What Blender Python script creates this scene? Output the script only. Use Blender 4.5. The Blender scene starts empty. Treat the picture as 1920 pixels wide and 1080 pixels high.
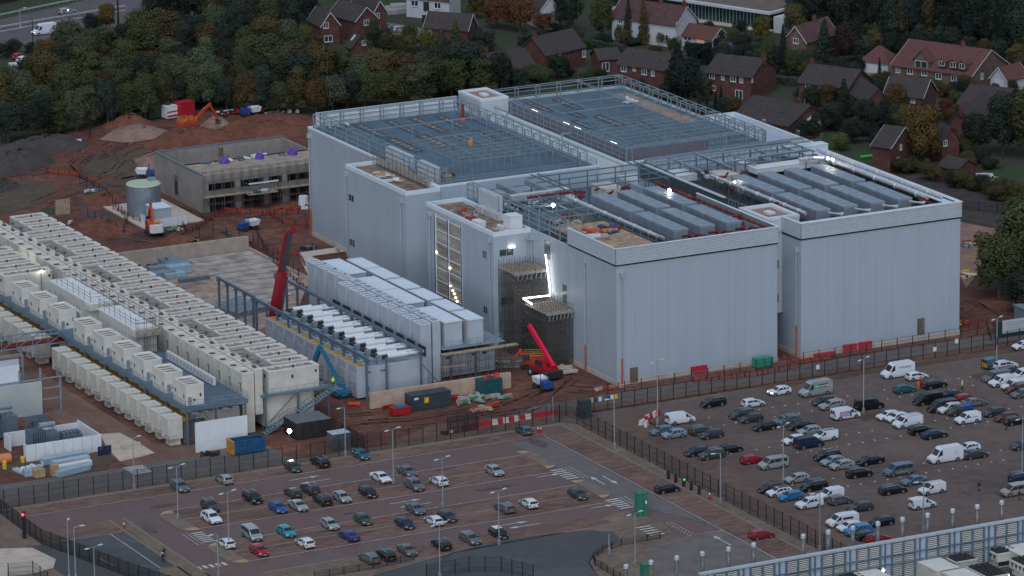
import bpy, math, random
from mathutils import Vector, Matrix
random.seed(7)
R = math.radians
# ---------------------------------------------------------------- camera, world, sun, exposure
CAM = Vector((-398.40179,-744.67800,237.73634))
RT = Vector((0.89032097,-0.45515858,-0.01261883))
UP = Vector((0.12535359,0.21836910,0.96778165))
FW = Vector((0.43773855,0.86321812,-0.25147453))
FPX = 9210.0
sc = bpy.context.scene
cd = bpy.data.cameras.new('camera'); cam = bpy.data.objects.new('camera', cd); sc.collection.objects.link(cam)
cam.matrix_world = Matrix(((RT.x, UP.x, -FW.x, CAM.x),(RT.y, UP.y, -FW.y, CAM.y),(RT.z, UP.z, -FW.z, CAM.z),(0,0,0,1)))
cd.sensor_width = 36; cd.lens = FPX / 1920 * 36; cd.clip_start = 1; cd.clip_end = 6000
sc.camera = cam
SUN_EL, SUN_AZ = R(9), R(215)       # dusk: the sun is almost down behind the clouds in the south-west of the site frame
w = bpy.data.worlds.new('World'); sc.world = w; w.use_nodes = True
nt = w.node_tree; bg = nt.nodes['Background']
sky = nt.nodes.new('ShaderNodeTexSky'); sky.sky_type = 'NISHITA'; sky.sun_disc = False
sky.sun_elevation = SUN_EL; sky.sun_rotation = SUN_AZ; sky.air_density = 1.0; sky.dust_density = 1.5; sky.ozone_density = 2.5
hs_ = nt.nodes.new('ShaderNodeHueSaturation'); hs_.inputs['Saturation'].default_value = 0.35      # thick even cloud: little colour left in the sky
tint = nt.nodes.new('ShaderNodeMix'); tint.data_type = 'RGBA'; tint.blend_type = 'MULTIPLY'; tint.inputs[0].default_value = 1; tint.inputs[7].default_value = (0.84,0.93,1.06,1)
nt.links.new(sky.outputs[0], hs_.inputs['Color']); nt.links.new(hs_.outputs[0], tint.inputs[6]); nt.links.new(tint.outputs[2], bg.inputs[0]); bg.inputs[1].default_value = 0.06
sl = bpy.data.lights.new('sun', 'SUN'); sl.energy = 0.9; sl.angle = R(50); sl.color = (0.84,0.92,1.0)
so = bpy.data.objects.new('sun', sl); sc.collection.objects.link(so)
so.rotation_euler = Vector((math.sin(SUN_AZ), math.cos(SUN_AZ), math.tan(R(58)))).to_track_quat('Z', 'Y').to_euler()
sc.view_settings.view_transform = 'Standard'; sc.view_settings.look = 'None'; sc.view_settings.gamma = 1
sc.view_settings.exposure = 1.1
sc.render.engine = 'CYCLES'

# ---------------------------------------------------------------- helpers
C = sc.collection
def at(px, py, z=0.0):
 """ground point (or point at height z) seen at photo pixel px,py (1920x1080)"""
 d = RT * (px - 960) / FPX - UP * (py - 540) / FPX + FW
 t = (z - CAM.z) / d.z
 p = CAM + d * t
 return (p.x, p.y)
def ray(px, py):
 return RT * (px - 960) / FPX - UP * (py - 540) / FPX + FW
ORG = {}
def setp(o, label=None, cat=None, group=None, kind=None):
 if label: o['label'] = label
 if cat: o['category'] = cat
 if group: o['group'] = group
 if kind: o['kind'] = kind
 return o
def thing(name, label, cat, loc=(0,0,0), rz=0.0, group=None):
 o = bpy.data.objects.new(name, None); C.objects.link(o)
 o.location = loc; o.rotation_euler = (0,0, rz); o.empty_display_size = 0.5
 setp(o, label, cat, group)
 ORG[o.name] = Vector(loc)
 return o
def copy_tree(o, parent=None):
 c = o.copy(); C.objects.link(c)
 if parent: c.parent = parent
 for ch in list(o.children): copy_tree(ch, c)
 return c
class MB:
 def __init__(s): s.v = []; s.f = []
 def add(s, vs, fs):
  n = len(s.v); s.v.extend(vs); s.f.extend([tuple(i + n for i in f) for f in fs]); return s
 def box(s, x0, x1, y0, y1, z0, z1):
  return s.add([(x0, y0, z0),(x1, y0, z0),(x1, y1, z0),(x0, y1, z0),(x0, y0, z1),(x1, y0, z1),(x1, y1, z1),(x0, y1, z1)],
      [(3,2,1,0),(4,5,6,7),(0,1,5,4),(1,2,6,5),(2,3,7,6),(3,0,4,7)])
 def bar(s, a, b, w=0.1, h=None, up=(0,0,1)):
  h = h or w; a = Vector(a); b = Vector(b); d = (b - a)
  if d.length < 1e-6: return s
  d.normalize(); u = Vector(up)
  if abs(d.dot(u)) > 0.98: u = Vector((1,0,0))
  sd = d.cross(u).normalized() * w / 2; uu = sd.cross(d).normalized() * h / 2
  vs = [p + i * sd + j * uu for p in (a, b) for i, j in ((-1,-1),(1,-1),(1,1),(-1,1))]
  return s.add([tuple(v) for v in vs], [(0,1,2,3),(7,6,5,4),(0,4,5,1),(1,5,6,2),(2,6,7,3),(3,7,4,0)])
 def cyl(s, a, b, r, r2=None, n=10, caps=True):
  r2 = r if r2 is None else r2; a = Vector(a); b = Vector(b); d = (b - a).normalized()
  u = Vector((0,0,1)) if abs(d.z) < 0.95 else Vector((1,0,0))
  s1 = d.cross(u).normalized(); s2 = d.cross(s1)
  vs = []
  for p, rr in ((a, r),(b, r2)):
   for k in range(n):
    t = 2 * math.pi * k / n; vs.append(tuple(p + s1 * math.cos(t) * rr + s2 * math.sin(t) * rr))
  fs = [(k, (k + 1) % n, n + (k + 1) % n, n + k) for k in range(n)]
  if caps: fs += [tuple(range(n - 1,-1,-1)), tuple(range(n, 2 * n))]
  return s.add(vs, fs)
 def tube(s, pts, r, n=8):
  for a, b in zip(pts, pts[1:]): s.cyl(a, b, r, n=n)
  return s
 def prism(s, poly, z0, z1):
  n = len(poly); vs = [(p[0], p[1], z0) for p in poly] + [(p[0], p[1], z1) for p in poly]
  return s.add(vs, [tuple(range(n - 1,-1,-1)), tuple(range(n, 2 * n))] + [(k, (k + 1) % n, n + (k + 1) % n, n + k) for k in range(n)])
 def poly(s, pts, z=None):
  vs = [(p[0], p[1], z if z is not None else p[2]) for p in pts]
  return s.add(vs, [tuple(range(len(vs)))])
 def rot(s, rz, ox=0, oy=0):
  c, sn = math.cos(rz), math.sin(rz)
  s.v = [(ox + (x - ox) * c - (y - oy) * sn, oy + (x - ox) * sn + (y - oy) * c, z) for x, y, z in s.v]; return s
 def mesh(s, name, org=Vector((0,0,0))):
  me = bpy.data.meshes.new(name)
  me.from_pydata([(v[0] - org[0], v[1] - org[1], v[2] - org[2]) for v in s.v], [], s.f); me.update()
  return me
def part(name, mb, m, parent=None, local=False, smooth=False, label=None):
 org = Vector((0,0,0))
 if parent is not None and not local: org = ORG.get(parent.name, Vector((0,0,0)))
 me = mb.mesh(name, org) if isinstance(mb, MB) else mb
 if isinstance(mb, MB): me.materials.append(m)
 if smooth:
  me.polygons.foreach_set('use_smooth', [True] * len(me.polygons))
 o = bpy.data.objects.new(name, me); C.objects.link(o)
 if parent is not None: o.parent = parent; ORG[o.name] = org
 if label: o['label'] = label
 return o
def partn(name, mb, n, m_, par):
 """each run of n vertices (one bar, one wheel) becomes a child of its own"""
 for k in range(0, len(mb.v), n):
  q = MB(); q.v = mb.v[k:k + n]; q.f = [tuple(i - k for i in f) for f in mb.f if k <= f[0] < k + n]; part(name, q, m_, par)
def shape(name, mb, m, label, cat, group=None, kind=None):
 """a top-level thing that is one mesh; its origin goes to its base centre"""
 xs = [v[0] for v in mb.v]; ys = [v[1] for v in mb.v]; zs = [v[2] for v in mb.v]
 org = Vector(((min(xs) + max(xs)) / 2,(min(ys) + max(ys)) / 2, min(zs)))
 o = bpy.data.objects.new(name, mb.mesh(name, org)); o.data.materials.append(m); o.location = org; C.objects.link(o)
 ORG[o.name] = org
 return setp(o, label, cat, group, kind)
def struct(name, mb, m, kind='structure'):
 o = bpy.data.objects.new(name, mb.mesh(name)); o.data.materials.append(m); C.objects.link(o); o['kind'] = kind
 return o
ORDN = ['leftmost', 'second', 'third', 'fourth', 'fifth', 'sixth', 'seventh', 'eighth', 'ninth', 'tenth', 'eleventh', 'twelfth', 'thirteenth', 'fourteenth',
  'fifteenth', 'sixteenth', 'seventeenth', 'eighteenth', 'nineteenth', 'twentieth'] + ['twenty-' + k for k in
  ('first', 'second', 'third', 'fourth', 'fifth', 'sixth', 'seventh', 'eighth', 'ninth')] + ['thirtieth'] + ['thirty-' + k for k in
  ('first', 'second', 'third', 'fourth', 'fifth', 'sixth', 'seventh', 'eighth', 'ninth')] + ['fortieth'] + ['forty-' + k for k in
  ('first', 'second', 'third', 'fourth', 'fifth', 'sixth', 'seventh', 'eighth', 'ninth')]
def nth(i): return ORDN[i]
def nleft(i): return 'leftmost' if i == 0 else ORDN[i] + ' from the left'
def nfront(i): return 'nearest' if i == 0 else ORDN[i] + ' nearest'

# ---------------------------------------------------------------- materials
MATS = {}
def mat(name, col, rough=0.8, metal=0.0, var=0.0, scale=1.0, col2=None, bump=0.0, det=4.0, emit=None, es=0.0, alpha=1.0, stretch=None, spec=0.5, fac=(0.35,0.65)):
 if name in MATS: return MATS[name]
 m = bpy.data.materials.new(name); m.use_nodes = True; t = m.node_tree; b = t.nodes['Principled BSDF']
 b.inputs['Base Color'].default_value = (*col, 1); b.inputs['Roughness'].default_value = rough; b.inputs['Metallic'].default_value = metal
 b.inputs['Specular IOR Level'].default_value = spec
 if emit: b.inputs['Emission Color'].default_value = (*emit, 1); b.inputs['Emission Strength'].default_value = es
 if var or col2:
  tc = t.nodes.new('ShaderNodeTexCoord'); src = tc.outputs['Object']
  if stretch:
   mp = t.nodes.new('ShaderNodeMapping'); mp.inputs['Scale'].default_value = stretch; t.links.new(src, mp.inputs[0]); src = mp.outputs[0]
  n = t.nodes.new('ShaderNodeTexNoise'); n.inputs['Scale'].default_value = scale; n.inputs['Detail'].default_value = det; n.inputs['Roughness'].default_value = 0.65
  t.links.new(src, n.inputs['Vector'])
  r = t.nodes.new('ShaderNodeValToRGB'); r.color_ramp.elements[0].position = fac[0]; r.color_ramp.elements[1].position = fac[1]
  c1 = tuple(max(0, c * (1 - var)) for c in col); c2 = col2 or tuple(min(1, c * (1 + var)) for c in col)
  r.color_ramp.elements[0].color = (*c1,1); r.color_ramp.elements[1].color = (*c2,1)
  t.links.new(n.outputs['Fac'], r.inputs[0]); t.links.new(r.outputs[0], b.inputs['Base Color'])
  if bump:
   bp = t.nodes.new('ShaderNodeBump'); bp.inputs['Strength'].default_value = bump; bp.inputs['Distance'].default_value = 0.3
   t.links.new(n.outputs['Fac'], bp.inputs['Height']); t.links.new(bp.outputs[0], b.inputs['Normal'])
 if alpha < 1:
  tr = t.nodes.new('ShaderNodeBsdfTransparent'); mx = t.nodes.new('ShaderNodeMixShader'); mx.inputs[0].default_value = alpha
  t.links.new(tr.outputs[0], mx.inputs[1]); t.links.new(b.outputs[0], mx.inputs[2]); t.links.new(mx.outputs[0], t.nodes['Material Output'].inputs[0])
 MATS[name] = m; return m
def ground_mat(name, stops, s1, s2, rough=0.95, bump=0.4, mixs=0.5, stretch=None, wet=False):
 """two scales of noise blended through a multi-stop colour ramp"""
 if name in MATS: return MATS[name]
 m = bpy.data.materials.new(name); m.use_nodes = True; t = m.node_tree; b = t.nodes['Principled BSDF']
 b.inputs['Roughness'].default_value = rough
 tc = t.nodes.new('ShaderNodeTexCoord'); src = tc.outputs['Object']
 if stretch:
  mp = t.nodes.new('ShaderNodeMapping'); mp.inputs['Scale'].default_value = stretch; t.links.new(src, mp.inputs[0]); src = mp.outputs[0]
 ns = []
 for s, d in ((s1,5),(s2,6)):
  n = t.nodes.new('ShaderNodeTexNoise'); n.inputs['Scale'].default_value = s; n.inputs['Detail'].default_value = d; n.inputs['Roughness'].default_value = 0.7
  t.links.new(src, n.inputs['Vector']); ns.append(n)
 mx = t.nodes.new('ShaderNodeMix'); mx.data_type = 'FLOAT'; mx.inputs[0].default_value = mixs
 t.links.new(ns[0].outputs['Fac'], mx.inputs[2]); t.links.new(ns[1].outputs['Fac'], mx.inputs[3])
 r = t.nodes.new('ShaderNodeValToRGB'); el = r.color_ramp.elements
 el[0].position = stops[0][0]; el[0].color = (*stops[0][1], 1); el[1].position = stops[-1][0]; el[1].color = (*stops[-1][1], 1)
 for p, c in stops[1:-1]: e = el.new(p); e.color = (*c, 1)
 t.links.new(mx.outputs[0], r.inputs[0]); t.links.new(r.outputs[0], b.inputs['Base Color'])
 if bump:
  bp = t.nodes.new('ShaderNodeBump'); bp.inputs['Strength'].default_value = bump; bp.inputs['Distance'].default_value = 0.4
  t.links.new(mx.outputs[0], bp.inputs['Height']); t.links.new(bp.outputs[0], b.inputs['Normal'])
 if wet:
  rr = t.nodes.new('ShaderNodeMapRange'); rr.inputs[1].default_value = 0.42; rr.inputs[2].default_value = 0.6; rr.inputs[3].default_value = 0.45; rr.inputs[4].default_value = 0.95
  t.links.new(ns[0].outputs['Fac'], rr.inputs[0]); t.links.new(rr.outputs[0], b.inputs['Roughness'])
 MATS[name] = m; return m
def brick_mat(name, c1, c2, mortar, bw=0.5, bh=0.2, roof=False):
 if name in MATS: return MATS[name]
 m = bpy.data.materials.new(name); m.use_nodes = True; t = m.node_tree; b = t.nodes['Principled BSDF']; b.inputs['Roughness'].default_value = 0.9
 tc = t.nodes.new('ShaderNodeTexCoord')
 sp = t.nodes.new('ShaderNodeSeparateXYZ'); t.links.new(tc.outputs['Object'], sp.inputs[0])
 ad = t.nodes.new('ShaderNodeMath'); ad.operation = 'ADD'; t.links.new(sp.outputs[0], ad.inputs[0]); t.links.new(sp.outputs[1], ad.inputs[1])
 cb = t.nodes.new('ShaderNodeCombineXYZ'); t.links.new(ad.outputs[0], cb.inputs[0]); t.links.new(sp.outputs[2], cb.inputs[1])
 br = t.nodes.new('ShaderNodeTexBrick'); br.inputs['Color1'].default_value = (*c1,1); br.inputs['Color2'].default_value = (*c2,1); br.inputs['Mortar'].default_value = (*mortar, 1)
 br.inputs['Scale'].default_value = 1; br.inputs['Brick Width'].default_value = bw; br.inputs['Row Height'].default_value = bh; br.inputs['Mortar Size'].default_value = 0.02
 t.links.new(cb.outputs[0], br.inputs['Vector'])
 n = t.nodes.new('ShaderNodeTexNoise'); n.inputs['Scale'].default_value = 0.8; n.inputs['Detail'].default_value = 5; t.links.new(tc.outputs['Object'], n.inputs['Vector'])
 mr = t.nodes.new('ShaderNodeMapRange'); mr.inputs[1].default_value = 0.3; mr.inputs[2].default_value = 0.7; mr.inputs[3].default_value = 0.7; mr.inputs[4].default_value = 1.25; t.links.new(n.outputs['Fac'], mr.inputs[0])
 mu = t.nodes.new('ShaderNodeMix'); mu.data_type = 'RGBA'; mu.blend_type = 'MULTIPLY'; mu.inputs[0].default_value = 1
 t.links.new(br.outputs['Color'], mu.inputs[6]); t.links.new(mr.outputs[0], mu.inputs[7]); t.links.new(mu.outputs[2], b.inputs['Base Color'])
 MATS[name] = m; return m
CLAD = mat('cladding_grey', (0.365,0.425,0.505),0.45,0.1, var=0.045, scale=0.3, det=6, stretch=(1,1,.15), spec=0.6)
CLADW = mat('cladding_pale', (0.46,0.50,0.53),0.5,0.0, var=0.04, scale=0.1)
TRIM = mat('trim_white', (0.58,0.64,0.71),0.45, var=0.05, scale=0.5)
JOINT = mat('panel_joint_grey', (0.31,0.35,0.40),0.6, var=0.05, scale=1)
STEEL = mat('galvanised_steel', (0.22,0.285,0.335),0.5,0.2, var=0.15, scale=1.5)
STEELD = mat('painted_blue_grey_steel', (0.12,0.175,0.235),0.5,0.3, var=0.15, scale=1.5)
DECK = mat('roof_membrane_blue_grey', (0.075,0.125,0.175),0.6,0.0, var=0.22, scale=0.25, det=8)
PLY = mat('plywood_boards', (0.34,0.24,0.17),0.9, var=0.35, scale=0.8)
DARK = mat('dark_opening', (0.02,0.022,0.026),0.8, var=0.3, scale=1)
GLASS = mat('window_glass', (0.03,0.045,0.055),0.08,0.0, var=0.4, scale=0.7, spec=0.8)
WHITE = mat('white_paint', (0.62,0.65,0.70),0.4, var=0.05, scale=1)
LOUV = mat('louvre_metal', (0.44,0.49,0.55),0.4,0.2, var=0.06, scale=1)
CHILL = mat('chiller_blue_grey', (0.225,0.26,0.315),0.5,0.1, var=0.12, scale=0.6)
CHILLT = mat('chiller_top_blue_grey', (0.235,0.295,0.37),0.5,0.2, var=0.15, scale=0.6)
REDP = mat('red_pipe_paint', (0.15,0.018,0.022),0.5, var=0.2, scale=2)
SILV = mat('silver_pipe_lagging', (0.70,0.72,0.75),0.3,0.6, var=0.1, scale=1)
CREAM = mat('cream_plant_housing', (0.52,0.50,0.46),0.6, var=0.12, scale=0.5, det=6)
CREAMT = mat('cream_plant_roof', (0.62,0.60,0.575),0.6, var=0.08, scale=0.6)
RECESS = mat('stained_recess', (0.17,0.13,0.125),0.9, col2=(0.40,0.33,0.29), scale=1.2)
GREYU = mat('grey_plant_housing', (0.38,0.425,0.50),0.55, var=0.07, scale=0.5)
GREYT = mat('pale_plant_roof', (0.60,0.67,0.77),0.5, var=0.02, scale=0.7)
YEL = mat('yellow_intake', (0.40,0.24,0.04),0.8, var=0.3, scale=2)
CONC = mat('concrete', (0.40,0.35,0.31),0.9, var=0.2, scale=0.6, det=7)
CONCL = mat('pale_concrete', (0.46,0.385,0.34),0.9, var=0.15, scale=0.5, det=7)
BLACK = mat('black_rubber', (0.02,0.02,0.022),0.8, var=0.2, scale=3)
ORANGE = mat('orange_paint', (0.42,0.05,0.016),0.5, var=0.15, scale=2)
REDV = mat('red_paint', (0.33,0.015,0.022),0.4, var=0.12, scale=2)
TEAL = mat('teal_paint', (0.015,0.15,0.25),0.45, var=0.12, scale=2)
BLUEP = mat('blue_paint', (0.015,0.06,0.24),0.5, var=0.15, scale=2)
YELP = mat('yellow_paint', (0.65,0.42,0.03),0.5, var=0.1, scale=2)
GREENP = mat('green_paint', (0.03,0.17,0.11),0.6, var=0.15, scale=1)
SCAF = mat('scaffold_tube', (0.17,0.165,0.165),0.5,0.4, var=0.2, scale=3)
BOARD = mat('scaffold_boards', (0.32,0.245,0.175),0.9, var=0.3, scale=1.5)
FENCE = mat('fence_dark', (0.012,0.015,0.018),0.6, var=0.2, scale=3)
MESHF = mat('fence_mesh', (0.015,0.018,0.022),0.7, alpha=0.24)
MESHD = mat('dense_fence_mesh', (0.015,0.018,0.022),0.7, alpha=0.62)
NETR = mat('orange_barrier_mesh', (0.5,0.05,0.02),0.8, alpha=0.35)
NETG = mat('debris_net', (0.07,0.065,0.06),0.8, alpha=0.22)
GALV = mat('lamp_post_grey', (0.38,0.42,0.47),0.4,0.5, var=0.1, scale=1)
# ---------------------------------------------------------------- the ground and its surfaces
def px(*pts, z=0.0): return [at(a, b, z) for a, b in pts]
G_UNDER = ground_mat('undergrowth', [(0.3,(0.012,0.018,0.010)),(0.5,(0.028,0.036,0.018)),(0.72,(0.055,0.050,0.028))], 0.03,0.4, bump=0.5)
G_EARTH = ground_mat('red_brown_earth', [(0.38,(0.040,0.018,0.014)),(0.46,(0.085,0.031,0.022)),(0.54,(0.132,0.047,0.031)),(0.64,(0.195,0.092,0.067))], 0.05,0.45, bump=0.8)
G_EARTH2 = ground_mat('compacted_brown_earth', [(0.32,(0.085,0.050,0.040)),(0.5,(0.150,0.085,0.064)),(0.70,(0.225,0.150,0.120))], 0.06,0.5, bump=0.5, stretch=(1,0.35,1))
G_GRASS = ground_mat('lawn_grass', [(0.3,(0.016,0.032,0.012)),(0.5,(0.024,0.048,0.016)),(0.7,(0.045,0.060,0.024))], 0.1,1.2, bump=0.3)
G_DULL = ground_mat('rough_grass', [(0.38,(0.045,0.032,0.022)),(0.5,(0.080,0.056,0.038)),(0.64,(0.115,0.078,0.055))], 0.08,0.6, bump=0.5)
G_LANE = ground_mat('red_grey_asphalt', [(0.36,(0.094,0.060,0.059)),(0.5,(0.130,0.083,0.081)),(0.66,(0.160,0.109,0.104))], 0.05,1.5, bump=0.1, wet=True)
G_BAY = ground_mat('brick_red_bay_paving', [(0.36,(0.076,0.044,0.038)),(0.46,(0.120,0.070,0.060)),(0.55,(0.165,0.100,0.086)),(0.67,(0.205,0.138,0.120))], 0.10,0.8, bump=0.2, stretch=(0.5,1.3,1))
G_DARK = ground_mat('dark_asphalt', [(0.3,(0.040,0.042,0.047)),(0.5,(0.060,0.062,0.068)),(0.72,(0.082,0.082,0.086))], 0.05,1.0, bump=0.1, wet=True)
G_GREY = ground_mat('worn_grey_asphalt', [(0.3,(0.075,0.068,0.068)),(0.5,(0.118,0.104,0.102)),(0.72,(0.168,0.145,0.135))], 0.05,0.8, bump=0.15)
G_GRAV = ground_mat('gravel_lot', [(0.36,(0.062,0.047,0.045)),(0.46,(0.094,0.070,0.066)),(0.56,(0.125,0.092,0.084)),(0.68,(0.165,0.112,0.098))], 0.045,0.6, bump=0.3, mixs=0.4)
G_PATH = ground_mat('brown_verge', [(0.36,(0.095,0.068,0.056)),(0.5,(0.155,0.112,0.090)),(0.66,(0.215,0.165,0.135))], 0.08,0.8, bump=0.3)
G_SLAB = ground_mat('stained_concrete_slab', [(0.36,(0.16,0.10,0.082)),(0.45,(0.26,0.18,0.15)),(0.55,(0.36,0.275,0.235)),(0.66,(0.46,0.38,0.335))], 0.09,0.6, bump=0.2)
KERB = mat('kerb_concrete', (0.20,0.175,0.16),0.9, var=0.15, scale=1)
MARK = mat('road_marking_white', (0.46,0.46,0.47),0.8, var=0.2, scale=1.5)
struct('ground', MB().poly([(-2500,-900),(2500,-900),(2500,3500),(-2500,3500)], 0.0), G_UNDER)
L1, L2, L3, L4 = 0.03,0.06,0.09,0.12
# building site earth
struct('site_earth', MB().poly(px((-60,300),(60,268),(180,232),(290,212),(420,204),(560,214),(640,232)) + [(60,175),(96,150),(96,-13.2),(-12,-13.2),(-150,-13.2),(-260,60)], L1), G_EARTH)
struct('earth_track', MB().poly(px((1798,416),(1870,430),(1850,490),(1812,540),(1800,520)), L2), mat('pale_red_track', (.22,.13,.105),.9, var=.25, scale=.2, det=7))
struct('dark_tilled_ground', MB().poly(px((1680,320),(1960,385),(1960,445),(1798,412)), L2), mat('dark_tilled_earth', (.045,.035,.036),.95, var=.3, scale=.3, bump=.6))
struct('rough_grass_patch', MB().poly(px((168,300),(196,284),(228,282),(256,276),(280,288),(290,302),(270,318),(262,330),(232,336),(200,330),(172,332),(150,316)), L2), G_DULL)
struct('rough_grass_bank', MB().poly(px((-60,352),(60,336),(110,352),(80,380),(20,400),(-60,410)), L2), G_DULL)
struct('dark_track', MB().poly(px((140,350),(250,330),(300,375),(330,440),(220,455),(150,400)), L2), mat('wet_dark_earth', (0.075,0.035,0.028),0.7, var=0.4, scale=0.3, bump=0.6))
m = MB(); q_ = MB()
for i, pl in enumerate((((0,340),(90,326),(150,334),(190,352),(215,372)),((60,400),(130,372),(190,352),(235,330),(262,300),(300,286)),((190,300),(250,268),(330,262),(420,250)),((180,290),(150,320),(180,350),(250,365)),((300,420),(360,400),(420,420),(520,405)),((240,260),(330,250),(430,240),(540,236)),((330,460),(420,440),(500,470),(560,520)),
  ((640,800),(760,790),(900,770)),((660,812),(820,800),(1000,770)),((1010,745),(1060,735),(1130,740)),((980,780),(1040,752),(1080,715)),((1800,590),(1840,570),(1870,590)),((200,440),(290,455),(340,430)))):
 for off in (0,1.9,5.5,7.2):
  P_ = [at(a + random.uniform(-3,3), b) for a, b in pl]
  for a, b in zip(P_, P_[1:]):
   n = max(2, int(math.dist(a, b) / 3))
   for k in range(n):
    if random.random() < .4: continue
    x0, y0, x1, y1 = (a[0] + (b[0] - a[0]) * k / n, a[1] + (b[1] - a[1]) * k / n + off, a[0] + (b[0] - a[0]) * (k + 1.2) / n, a[1] + (b[1] - a[1]) * (k + 1.2) / n + off)
    (m if random.random() < .7 else q_).bar((x0, y0,.1),(x1, y1,.1), random.uniform(.2,.55),.06)
struct('wheel_ruts', m, mat('rut_dark_mud', (.056,.025,.019),.7, var=.3, scale=.8)); struct('dried_ridges', q_, mat('dry_ridge_mud', (.15,.072,.052),.95, var=.3, scale=.8))
struct('grass_scrap', MB().poly(px((75,392),(110,388),(112,402),(80,404)), L3), G_GRASS)
# site roads and yards
struct('site_road', MB().poly([(-190,-14.6),(-70,-14.6),(-70,-3.5),(-100,-3.5),(-190,0)], L2), G_GREY)
struct('plant_yard', MB().poly([(-96,-3.5),(-71,-3.5),(-71,6),(-86.6,6),(-86.6,110),(-96,110)], L2), G_EARTH2)
struct('concrete_apron', MB().poly(px((188,815),(225,812),(262,832),(290,850),(262,858),(225,866),(200,840)), L3), CONCL)
struct('site_verge', MB().poly(px((0,868),(205,850),(215,862),(200,880),(120,897),(30,890),(0,880)), L3), G_DULL)
struct('service_road', MB().poly([(-28,-11),(96,-8.6),(96,-3.2),(-20,-4.5),(-28,-8)], L2), G_GREY)
struct('red_site_track', MB().poly([(-53,-14),(-20,-14),(-12,-12.4),(96,-12.2),(96,-10.6),(-14,-9),(-40,-6)], L3), G_EARTH2)
struct('concrete_slab', MB().poly([(-53,55),(-28,76),(-15,98),(-15,123.6),(-52,123.6)], L2), G_SLAB)
struct('loading_slab', MB().poly([(-16,96),(-7.8,96),(-7.8,113),(-0.3,113),(-0.3,117),(-9,117)], L3 + 0.05), CONCL)
# slab joints: long raised strips cast on the slab
m = MB()
for k in range(11):
 y = 84 + k * 3.6
 x1 = -16.5 if y > 97 else -16.5 - (97 - y) * 0.75
 m.box(x1 - 14 - (k % 3), x1, y, y + 3.3, L2,0.13)
struct('slab_strips', m, mat('slab_strip_concrete', (0.33,0.285,0.27),0.9, var=0.4, scale=0.3, det=7))
m = MB()
for k in range(12):
 y = 83.85 + k * 3.6; x1 = -16.5 if y > 97 else -16.5 - (97 - y) * 0.75; m.box(x1 - 15, x1 + .4, y - .14, y + .1, L2,.11)
struct('slab_joints', m, mat('slab_joint_dark', (.07,.05,.045),.9, var=.2, scale=1))
# staff car park
struct('car_park_verge', MB().poly([(-134,-13.5),(-16.7,-13.5),(-16.7,-122),(-134,-122)], .045), G_PATH)
struct('car_park_lanes', MB().poly([(-124.6,-17),(-20.4,-17),(-20.4,-110),(-40,-110),(-32,-75),(-57,-76.5),(-86,-90),(-124.6,-90)], L2), G_LANE)
m = MB()
m.box(-123,-24.5,-21.9,-17.2, L2, L3)
m.box(-99.6,-34.6,-41.8,-30.6, L2, L3)
m.box(-99.6,-34.6,-61.6,-50.6, L2, L3)
m.box(-25.6,-20.6,-110,-22, L2, L3)
m.box(-124.5,-110.4,-37.2,-30.3, L2, L3)
struct('parking_bays', m, G_BAY)
struct('brown_verge', MB().poly([(-101,-68.4),(-84.3,-68.2),(-80,-74.2),(-34.6,-67.6),(-32.4,-72),(-34,-74.9),(-42,-76.3),(-60,-77),(-72,-80.5),(-84,-86),(-92,-92),(-103,-98)], L3), G_PATH)
struct('row_bays_south', MB().poly([(-84,-68.2),(-39.6,-67.6),(-39.6,-72.4),(-80.5,-74)], L4), G_BAY)
struct('dark_yard', MB().poly([(-128,-37.4),(-110.7,-37.4),(-110.7,-90),(-128,-90)], L3), G_DARK)
struct('yard_footpath', MB().box(-110.5,-108.2,-90,-30.6,0.02,0.14), G_PATH)
struct('concrete_pad', MB().poly(px((0,1030),(60,1028),(105,1050),(100,1066),(60,1078),(-10,1085)), L4), CONCL)
struct('lower_footpath', MB().poly(px((300,1066),(352,1062),(420,1090),(290,1090)), L4 + 0.03), G_PATH)
# the curved access road and its island
arc = px((700,1080),(800,1052),(880,1030),(960,1012),(1040,1002),(1110,996),(1150,1000),(1160,1008))
inn = px((1150,1022),(1128,1034),(1112,1044),(1106,1056),(1112,1068),(1130,1085),(1120,1120),(660,1120))
struct('access_road', MB().poly(arc + inn, L4 + 0.03), G_DARK)
struct('south_yard', MB().poly(px((1205,1032),(1302,1008),(1360,994),(1480,1060),(1520,1090),(1260,1120)), L4 - 0.03), mat('worn_asphalt_patch', (0.135,0.115,0.118),0.85, var=0.2, scale=0.3, det=7))
struct('lane_patch', MB().poly([(-33.2,-23),(-26.4,-23),(-26.4,-80),(-33.2,-62)], L3 + 0.01), mat('newer_grey_asphalt', (0.125,0.112,0.118),0.8, var=0.14, scale=0.4, det=7))
struct('south_island', MB().poly(px((1150,1022),(1235,1003),(1300,1008),(1205,1032),(1162,1036),(1180,1062),(1230,1100),(1140,1100),(1112,1068),(1106,1056),(1112,1044),(1128,1034)),0.16), G_PATH)
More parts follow.
